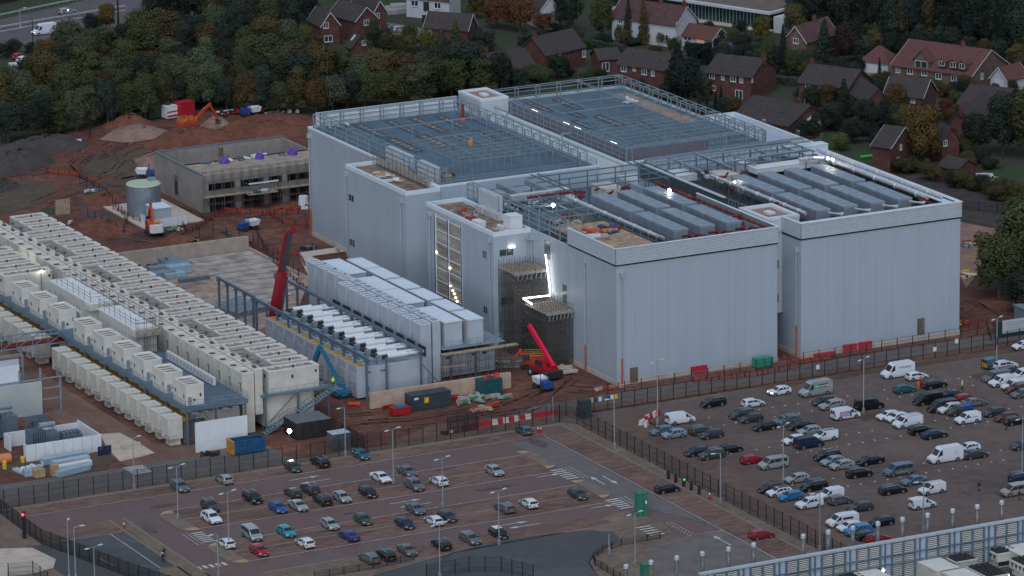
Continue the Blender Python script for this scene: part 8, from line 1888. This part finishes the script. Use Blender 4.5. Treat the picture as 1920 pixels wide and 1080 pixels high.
def boxat(name, lab, x, y, w, d, h, m_, cat, ang=20):
 X, Y = at(x, y); t = thing(name, lab, cat, (X, Y, .3), R(ang)); part('body', MB().box(-w / 2, w / 2, -d / 2, d / 2,0, h), m_, t, True)
 m = MB().box(-w / 2 - .05, w / 2 + .05, -d / 2 - .05, d / 2 + .05, h, h + .1); n = int(w / .7)
 for k in range(n): m.box(-w / 2 + .3 + k * .7, -w / 2 + .38 + k * .7, -d / 2 - .04, -d / 2,.1, h - .1)
 part('ribs', m, m_, t, True); return t
boxat('container', 'dark green container on the mound', 288,222,4.0,2.6,2.6, mat('dark_green_paint', (.012,.045,.038),.5, var=.2, scale=1), 'container', 12)
c = boxat('container', 'white container with black and red banding beside the dark green one', 318,222,2.8,2.4,2.6, WHITE, 'container', 12); part('bands', MB().box(-1.42,1.42,-1.26,-1.22,.3,.7).box(-1.42,1.42,-1.26,-1.22,1.3,1.6), REDV, c, True)
boxat('container', 'bright red container behind the orange excavator', 346,219,3.8,2.6,3.2, mat('bright_red_box', (.36,.01,.03),.5, var=.1, scale=1), 'container', 12)
pile('heap of black sheeting red barriers and bags at the top of the site', *at(452,212),.3,16,(5,1.6), [BLACK, WHITE, REDV], 71, size=(.3,1.4)); pile('red stacked barriers and posts against the wood', *at(502,208),.6,12,(4.5,.8), [REDV, mat('skin_pink_bags', (.45,.22,.18),.8, var=.2, scale=1), CONC], 72, size=(.3,1.4))
pile('rubble of broken blocks by the red stacked barriers', *at(525,216),.3,14,(4,1.4), [CONC, MUDP], 73, size=(.2,.7)); pile('red sign boards on a post behind the cream coolers', *at(134,424),.4,2,(.2,.2), [REDV, WHITE], 74, size=(.3,.6))
pile('red topped skip and frames on the mud left of the tank', *at(222,436),.3,3,(1.4,.6), [ORANGE, BLUEP], 75, size=(.4,1.2)); pile('green sacks on the mud beside the pump house', *at(330,432),.1,6,(2,.8), [mat('pale_green_sack', (.12,.26,.12),.8, var=.2, scale=1), CONC], 76, size=(.3,.8))
pile('yellow and black plant by the precast wall', *at(364,456),.2,3,(1,.5), [YELP, BLACK], 77, size=(.3,.6)); pile('white pump trailer on the red earth', *at(172,362),.2,3,(1.6,.5), [WHITE, STEELD], 78, size=(.3,.8)); pile('white and grey trailer beside the dark stone heap', *at(133,272),.5,3,(1.6,.6), [WHITE, STEELD], 79, size=(.4,1.0))
X, Y = at(118,402); shape('shuttering_panel', MB().box(X - 1.6, X + 1.6, Y - .1, Y + .1,0,3.2), BOARD, 'tan shuttering panel standing behind the cream coolers', 'panel')
pile('dark tarpaulin and tools on the mud beside the loading slab', *at(580,468),.1,5,(1.8,1.0), [BLACK, STEELD], 80, size=(.4,1.2)); pile('tan crate on the loading slab by the tall left hall', -1.8,113.6,.3,1,(.2,.2), [BOARD], 81, size=(.6,.8))
# clutter between the buff wall and the fence
pile('green and white sheets and timber on the mud beside the teal container', *at(905,752),.1,12,(5,1.2), [mat('green_sheeting', (.03,.17,.10),.7, var=.2, scale=1), mat('grey_offcuts', (.26,.27,.28),.8, var=.2, scale=1), BOARD], 82, size=(.2,1.1)); pile('long grey boards leaning left of the teal container', *at(885,748),.2,5,(1.6,.6), [mat('grey_boards', (.30,.32,.30),.8, var=.2, scale=1)], 83, size=(1.2,2.2))
pile('red barriers stacked left of the dark container', *at(726,768),.1,7,(2.4,.8), [REDV], 84, size=(.3,.9)); pile('red barriers and bags right of the dark container', *at(848,750),.1,7,(1.4,1.0), [REDV, ORANGE], 85, size=(.3,.9)); pile('bright orange sheet lying by the end of the buff wall', *at(660,762),.1,2,(.8,.3), [mat('bright_orange_sheet', (.7,.06,.02),.6, var=.08, scale=1)], 86, size=(1.0,1.6))
X, Y = at(755,777); t = thing('stall', 'red low skip with a teal load in front of the dark container', 'skip', (X, Y, 0)); part('body', MB().box(X - 2.2, X + 1.2, Y - .9, Y + .9,.2,1.5), REDV, t); part('load', MB().box(X - 1.4, X + .4, Y - .6, Y + .6,1.5,1.8), TEAL, t)
pile('timber planks lying by the double gate', *at(905,770),.1,5,(2.2,.8), [BOARD, ORANGE], 87, size=(.6,1.5)); pile('black generator and yellow hose reel at the gate', *at(838,815),.1,3,(.9,.4), [BLACK, YELP], 88, size=(.3,.7))
# notices along the short fence, hoarding
t = thing('notice_boards', 'row of white blue and yellow safety notices on the short fence', 'notices', (-10,-12.5,1.0))
NX = at(1113,760,2.2)[0]
for k, c in enumerate((WHITE, YELP, BLUEP, WHITE, None, BLUEP, WHITE, YELP)):
 if c: part('notice', MB().box(NX + k * .8, NX + .6 + k * .8,-13.1,-13.06,1.9,2.7), c, t)
for i, (x, y) in enumerate(((1535,692),(1795,652),(1795,676))):
 X, Y = at(x, y, 1.6); shape('notice', MB().box(X - .35, X + .35,-12.7,-12.62,1.5 - (i == 1) * -.9,2.3 + (i == 1) * .9), WHITE, 'white notice fixed to the fence facing the gravel lot, %s of three' % ('leftmost', 'upper right', 'lower right')[i], 'notice')
hx, hy = at(1866,648); t = thing('hoarding', 'white hoarding board with grey lettering on a dark green fence at the right edge', 'hoarding', (hx, -6.8,0))
ya = -6.6; x0 = 77.0; part('dark_panel', MB().box(x0 - 1.6, x0 + 14, ya, ya + .1,.2,3.3), mat('dark_green_hoarding', (.01,.035,.035),.6, var=.1, scale=1), t); part('board', MB().box(x0, x0 + 8.2, ya - .06, ya - .02,.9,3.4), mat('grey_white_board', (.42,.44,.50),.5, var=.04, scale=1), t)
m = MB()
for k, (a, b) in enumerate(((.5,5.4),(.9,6.0),(1.2,6.3),(1.2,5.6))): m.box(x0 + a, x0 + b, ya - .08, ya - .062,2.75 - k * .42,2.87 - k * .42) if k < 2 else m.box(x0 + a, x0 + b, ya - .08, ya - .062,2.7 - k * .42,2.75 - k * .42)
part('lettering', m, mat('faint_lettering', (.20,.21,.25),.7), t); part('emblem', MB().box(x0 + 6.6, x0 + 7.4, ya - .08, ya - .062,2.1,2.95), mat('navy_emblem', (.02,.07,.16),.6), t)
shape('cabin', MB().box(86,100,0,3.4,.1,2.8).box(85.8,100.2,-.2,3.6,2.8,3.0), mat('teal_grey_cabin', (.16,.22,.24),.6, var=.1, scale=1), 'grey green site cabin behind the hoarding at the right edge', 'cabin')
for lab, x, y, c in (('red and yellow machine half hidden by the oak at the right end of the halls', 1808,518, [REDV, YELP, WHITE]),('teal and orange equipment beside the oak at the right end of the halls', 1812,460, [TEAL, ORANGE, CONC])):
 pile(lab, *at(x, y),.1,5,(1.2,1.6), c, 90 + len(c), size=(.4,1.1))
pile('yellow box and orange barriers at the right foot of the halls', *at(1806,608),.1,4,(1.2,.8), [YELP, ORANGE], 95, size=(.3,.8)); shape('blue_shed', MB().box(*[v for v in (at(1372,100)[0] - 2.4, at(1372,100)[0] + 2.4, at(1372,100)[1] - 2, at(1372,100)[1] + 2)], 0,2.4), mat('slate_blue_shed', (.05,.09,.14),.8, var=.15, scale=1), 'blue garden shed between the upper houses', 'shed')
X, Y = at(745,22); shape('covered_load', MB().prism([(X - 4, Y - 3),(X + 3, Y - 3),(X + 4, Y + 2),(X - 2, Y + 3)], 0,1.2).prism([(X - 2.6, Y - 2),(X + 2, Y - 2),(X + 2.4, Y + 1),(X - 1, Y + 2)], 1.2,1.9), mat('grey_tarpaulin', (.30,.31,.33),.7, var=.15, scale=.6), 'low grey covered pool or load on the lawn before the white rendered house', 'cover')
X, Y = at(1045,122); pile('white parasols and garden furniture behind the brick houses', X, Y, .2,6,(2.4,1.6), [WHITE], 96, size=(.4,1.3)); pile('green slide in the back garden behind the halls', *at(1627,297),.3,1,(.1,.1), [mat('lime_slide', (.05,.5,.06),.5)], 97, size=(1.4,1.6))
# motorcycle on the yard edge
X, Y = at(305,1052); t = thing('motorcycle', 'black motorcycle with a rider standing beside the white line of the dark yard', 'motorcycle', (X, Y, .12), R(70))
for s in (-.7,.7): part('wheel', MB().cyl((s, -.06,.32),(s, .06,.32),.32, n=14), BLACK, t, True)
part('body', MB().bar((-.6,0,.75),(.4,0,.85),.32,.35).bar((.3,0,.8),(.7,0,.35),.1).bar((-.5,0,.6),(-.7,0,.35),.1), BLACK, t, True); part('fairing', MB().box(.3,.6,-.25,.25,.8,1.15), GREYU, t, True); part('top_box', MB().box(-.9,-.5,-.22,.22,.85,1.2), BLACK, t, True)
# ---------------------------------------------------------------- people
def person(label, px_, py_, ang, top, legs, pose='stand', hat=None, xy=None):
 x, y = xy or at(px_, py_); t = thing('person', label, 'person', (x, y, .07), R(ang))
 st = .24 if pose == 'walk' else .05
 J = {'pel': (0,0,.95), 'sp': (.02,0,1.2), 'ch': (.03,0,1.38), 'nk': (.03,0,1.50), 'hd': (.05,0,1.62), 'ht': (.05,0,1.76), 'hl': (0,.11,.90), 'hr': (0,-.11,.90), 'kl': (st + .03,.12,.50), 'kr': (-st * .3 + .03,-.12,.50), 'al': (st, .12,.08), 'ar': (-st - .02,-.12,.08), 'tl': (st + .16,.13,.04), 'tr': (-st + .13,-.13,.04),
   'sl': (.03,.19,1.42), 'sr': (.03,-.19,1.42), 'el': (-.06 - st * .3,.25,1.13), 'er': (.08 + st * .3,-.25,1.13), 'wl': (.02 - st * .5,.24,.88), 'wr': (.2 + st * .4,-.2,.93), 'fl': (.05 - st * .5,.24,.79), 'fr': (.26 + st * .4,-.2,.88)}
 if pose == 'reach': J['er'] = (.28,-.2,1.25); J['wr'] = (.48,-.1,1.3); J['fr'] = (.56,-.08,1.3)
 ed = [('pel', 'sp'),('sp', 'ch'),('ch', 'nk'),('nk', 'hd'),('hd', 'ht'),('pel', 'hl'),('pel', 'hr'),('hl', 'kl'),('hr', 'kr'),('kl', 'al'),('kr', 'ar'),('al', 'tl'),('ar', 'tr'),('ch', 'sl'),('ch', 'sr'),('sl', 'el'),('sr', 'er'),('el', 'wl'),('er', 'wr'),('wl', 'fl'),('wr', 'fr')]
 rad = {'pel': (.16,.13), 'sp': (.15,.11), 'ch': (.18,.12), 'nk': (.06,.06), 'hd': (.095,.085), 'ht': (.06,.06), 'hl': (.10,.10), 'hr': (.10,.10), 'kl': (.07,.07), 'kr': (.07,.07), 'al': (.05,.05), 'ar': (.05,.05), 'tl': (.045,.035), 'tr': (.045,.035), 'sl': (.075,.075), 'sr': (.075,.075), 'el': (.05,.05), 'er': (.05,.05), 'wl': (.035,.035), 'wr': (.035,.035), 'fl': (.03,.025), 'fr': (.03,.025)}
 ks = list(J); me = bpy.data.meshes.new('body'); me.from_pydata([J[k] for k in ks], [(ks.index(a), ks.index(b)) for a, b in ed], [])
 tmp = bpy.data.objects.new('tmp', me); C.objects.link(tmp); sk = tmp.modifiers.new('skin', 'SKIN'); sb = tmp.modifiers.new('sub', 'SUBSURF'); sb.levels = 1
 for i, k in enumerate(ks): me.skin_vertices[0].data[i].radius = rad[k]; me.skin_vertices[0].data[i].use_root = (k == 'pel')
 dg = bpy.context.evaluated_depsgraph_get(); dg.update(); ev = tmp.evaluated_get(dg); m2 = bpy.data.meshes.new_from_object(ev); bpy.data.objects.remove(tmp)
 m2.materials.clear(); skin = mat('skin', (.42,.26,.19),.6); [m2.materials.append(q) for q in (legs, top, skin)]
 for p in m2.polygons:
  z = p.center.z; hand = (p.center.z < .9 and abs(p.center.y) > .16 and z > .7) or (abs(p.center.x) > .44 and z > 1.1)
  p.material_index = 2 if (z > 1.49 or hand) else 1 if (z > .93 or abs(p.center.y) > .2) else 0; p.use_smooth = True
 b = bpy.data.objects.new('body', m2); C.objects.link(b); b.parent = t
 part('hair' if not hat else 'hard_hat', MB().cyl((.03,0,1.64),(.03,0,1.80),.125,.07, n=10), hat or mat('dark_hair', (.03,.022,.018),.9), t, True)
 return t
HV = mat('high_vis_yellow', (.42,.85,.02),.7, emit=(.4,.8,.0), es=.0); HO = mat('high_vis_orange', (.75,.09,.02),.7); DC = mat('dark_clothes', (.015,.016,.02),.9)
person('person in a bright yellow jacket standing in the open part of the gravel lot', 1804,732,-60, HV, DC, 'stand', WHITE)
person('person in orange high visibility clothes leaning beside the teal car', 1722,732,30, HO, HO, 'reach', REDV); person('second person in orange beside the black estate', 1727,722,200, HO, DC, 'stand', REDV)
person('person in a dark jacket walking alone across the gravel lot', 1836,922,200, DC, DC, 'walk'); person('person in dark clothes walking near the champagne car at the right edge', 1911,939,20, DC, DC, 'walk')
person('person in dark clothes with a red lamp behind the black hatchback at the right edge', 1887,808,120, DC, DC, 'stand', REDV); person('rider in dark clothes beside the motorcycle on the dark yard', 308,1046,100, DC, DC, 'stand', mat('black_helmet', (.01,.01,.012),.3))
person('worker in a yellow jacket on the stair landing of the cream plant', 606,700,60, HV, DC, 'stand', WHITE, xy=(-53.8,4.2)).location.z = 6.36
# ---------------------------------------------------------------- louvred plant wall at the bottom right
yw = -123.6; pb = thing('louvred_wall', 'long steel framed louvre wall of a plant building at the bottom right', 'plant screen', (-10, yw, 0))
part('wall', MB().box(-52,24, yw, yw + .3,0,7.7), mat('pale_blue_grey_sheet', (.38,.44,.54),.5, var=.05, scale=.4), pb); part('top_beam', MB().box(-52.2,24, yw - .25, yw + .5,7.7,8.0), LOUV, pb)
m = MB(); l2 = MB(); k = 0; x = -51.8
while x < 23.5:
 m.bar((x, yw - .22,0),(x, yw - .22,7.7),.26,.26)
 if k % 3 == 0: m.bar((x + .9, yw - .22,0),(x + .9, yw - .22,7.7),.2,.2)
 x += 2.1; k += 1
for z in (1.2,4.2,5.6): m.bar((-52, yw - .3, z),(24, yw - .3, z),.2,.2)
part('steel_frame', m, STEELD, pb)
x = -51.8; k = 0
while x < 23.5:
 if k % 3 != 0:
  for z in range(20): l2.box(x + .2, x + 1.95, yw - .12, yw, 1.5 + z * .3,1.5 + z * .3 + .16)
 x += 2.1; k += 1
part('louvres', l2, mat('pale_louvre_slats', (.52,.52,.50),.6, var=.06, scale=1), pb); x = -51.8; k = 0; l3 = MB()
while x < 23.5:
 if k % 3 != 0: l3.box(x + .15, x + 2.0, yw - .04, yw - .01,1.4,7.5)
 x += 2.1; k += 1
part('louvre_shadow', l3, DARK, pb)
fl0 = None
for i, (fx, fy) in enumerate(((1174,1090),(1221,1080),(1269,1070),(1317,1060),(1366,1052),(1413,1043),(1506,1028),(1553,1021),(1599,1013),(1646,1005),(1692,998),(1739,991),(1786,982),(1832,975),(1878,966))):
 lab = 'shiny steel flue rising behind the louvred wall, %s' % nleft(i); X, Y = at(fx, fy, 9.2)
 if fl0 is None: fl0 = thing('flue', lab, 'flue', (X, -121.6,0),0, 'steel flues'); part('pipe', MB().cyl((0,0,0),(0,0,10.0),.34, n=14), mat('polished_flue', (.45,.45,.46),.25,.8, var=.15, scale=2, stretch=(1,1,.2)), fl0, True); part('cap', MB().cyl((0,0,10.0),(0,0,10.5),.40,.40, n=14).cyl((0,0,10.5),(0,0,10.62),.40,.3, n=14), LOUV, fl0, True); o = fl0
 else: o = copy_tree(fl0)
 yy = -121.4;
 # keep the row straight: slide along x until it projects to the right column
 d = ray(fx, fy); tt = (yy - CAM.y) / d.y; p = CAM + d * tt; o.location = (p.x, yy, 0); o['label'] = lab; o['group'] = 'steel flues'
def roofcool(label, cx, cy, z):
 t = thing('roof_cooler', label, 'dry cooler', (cx, cy, z)); part('casing', MB().box(cx, cx + 3.8, cy - 6, cy, z + 1.0, z + 2.2).box(cx + .3, cx + 3.5, cy - 5.7, cy - .3, z, z + 1.0), CREAM, t); part('deck', MB().box(cx - .1, cx + 3.9, cy - 6.1, cy + .1, z + 2.2, z + 2.4), CREAMT, t); part('fan_tray', MB().box(cx + .1, cx + 3.7, cy - 5.9, cy - .1, z + 2.4, z + 2.5), BLACK, t)
 m = MB()
 for i in range(4):
  for j in range(6): m.cyl((cx + .55 + i * .9, cy - .55 - j * .97, z + 2.45),(cx + .55 + i * .9, cy - .55 - j * .97, z + 2.75),.38,.30, n=10)
 part('fans', m, BLACK, t); n = MB()
 for k in range(5): n.add([(cx - .02, cy - .4 - k * 1.1, z + 2.0),(cx - .02, cy - 1.2 - k * 1.1, z + 2.0),(cx - .02, cy - .8 - k * 1.1, z + 1.2)], [(0,1,2)])
 n.box(cx + .4, cx + 3.4, cy - 5.74, cy - 5.7, z + .2, z + .9); part('side_panels', n, DARK, t)
def roofbox(label, x0, x1, y0, y1, z, h=3.4):
 t = thing('plant_room', label, 'plant room', ((x0 + x1) / 2,(y0 + y1) / 2, z)); part('casing', MB().box(x0, x1, y0, y1, z, z + h), CREAM, t); part('roof', MB().box(x0 - .1, x1 + .1, y0 - .1, y1 + .1, z + h, z + h + .15), CREAMT, t); part('door', MB().box(x0 + .8, x0 + 2, y0 - .05, y0, z + .2, z + 2.0), mat('beige_door', (0,0,0)), t); part('vent', MB().box(x0 - .05, x0, y1 - 2, y1 - .6, z + 2.4, z + 2.7), WHITE, t)
Zr = 1.2
def rp(px_, py_, z): return at(px_, py_, z)
for px_, py_, lab in ((1549,1071, 'cream cooler with black fans at the bottom edge, leftmost'),(1754,1035, 'cream cooler with black fans, second from the left below the louvred wall'),(1831,1020, 'cream cooler with black fans, third from the left below the louvred wall'),(1813,1063, 'cream cooler with black fans at the bottom edge beside the small cabin'),(1893,1048, 'cream cooler with black fans at the bottom right corner')):
 X, Y = rp(px_, py_, Zr + 2.4); roofcool(lab, X, Y, Zr)
for a, b, lab in ((1586,1066, 'low cream cabin roof right of the leftmost black fan cooler'),(1711,1048, 'large cream cabin with a door left of the second black fan cooler'),(1768,1073, 'cream cabin at the bottom edge in front of the large one'),(1871,1020, 'cream cabin right of the third black fan cooler')):
 X, Y = rp(a, b, Zr + 2.7); roofbox(lab, X, X + 4.0, Y - 7, Y, Zr, 2.6)
struct('plant_roof', MB().box(-60,40,-170, yw - .3,.0,1.15), mat('dark_roof_felt', (.055,.06,.068),.9, var=.2, scale=.4))
flood(1654,1068,3.4, 'warm wall lamp low on the louvred wall', 1.2, r=.14, es=40, mast=False); flood(1888,1078,3.0, 'warm lamp at the bottom right corner', 1.2, r=.16, es=40, mast=False)
X, Y = at(1250,1072,3); shape('cabin', MB().box(-47.5,-43,-121,-115.6,.1,3.6).box(-47.6,-42.9,-121.1,-115.5,3.6,3.75), mat('pale_blue_cabin', (.42,.44,.46),.7, var=.1, scale=.6), 'pale roofed cabin at the left end of the louvred wall', 'cabin')
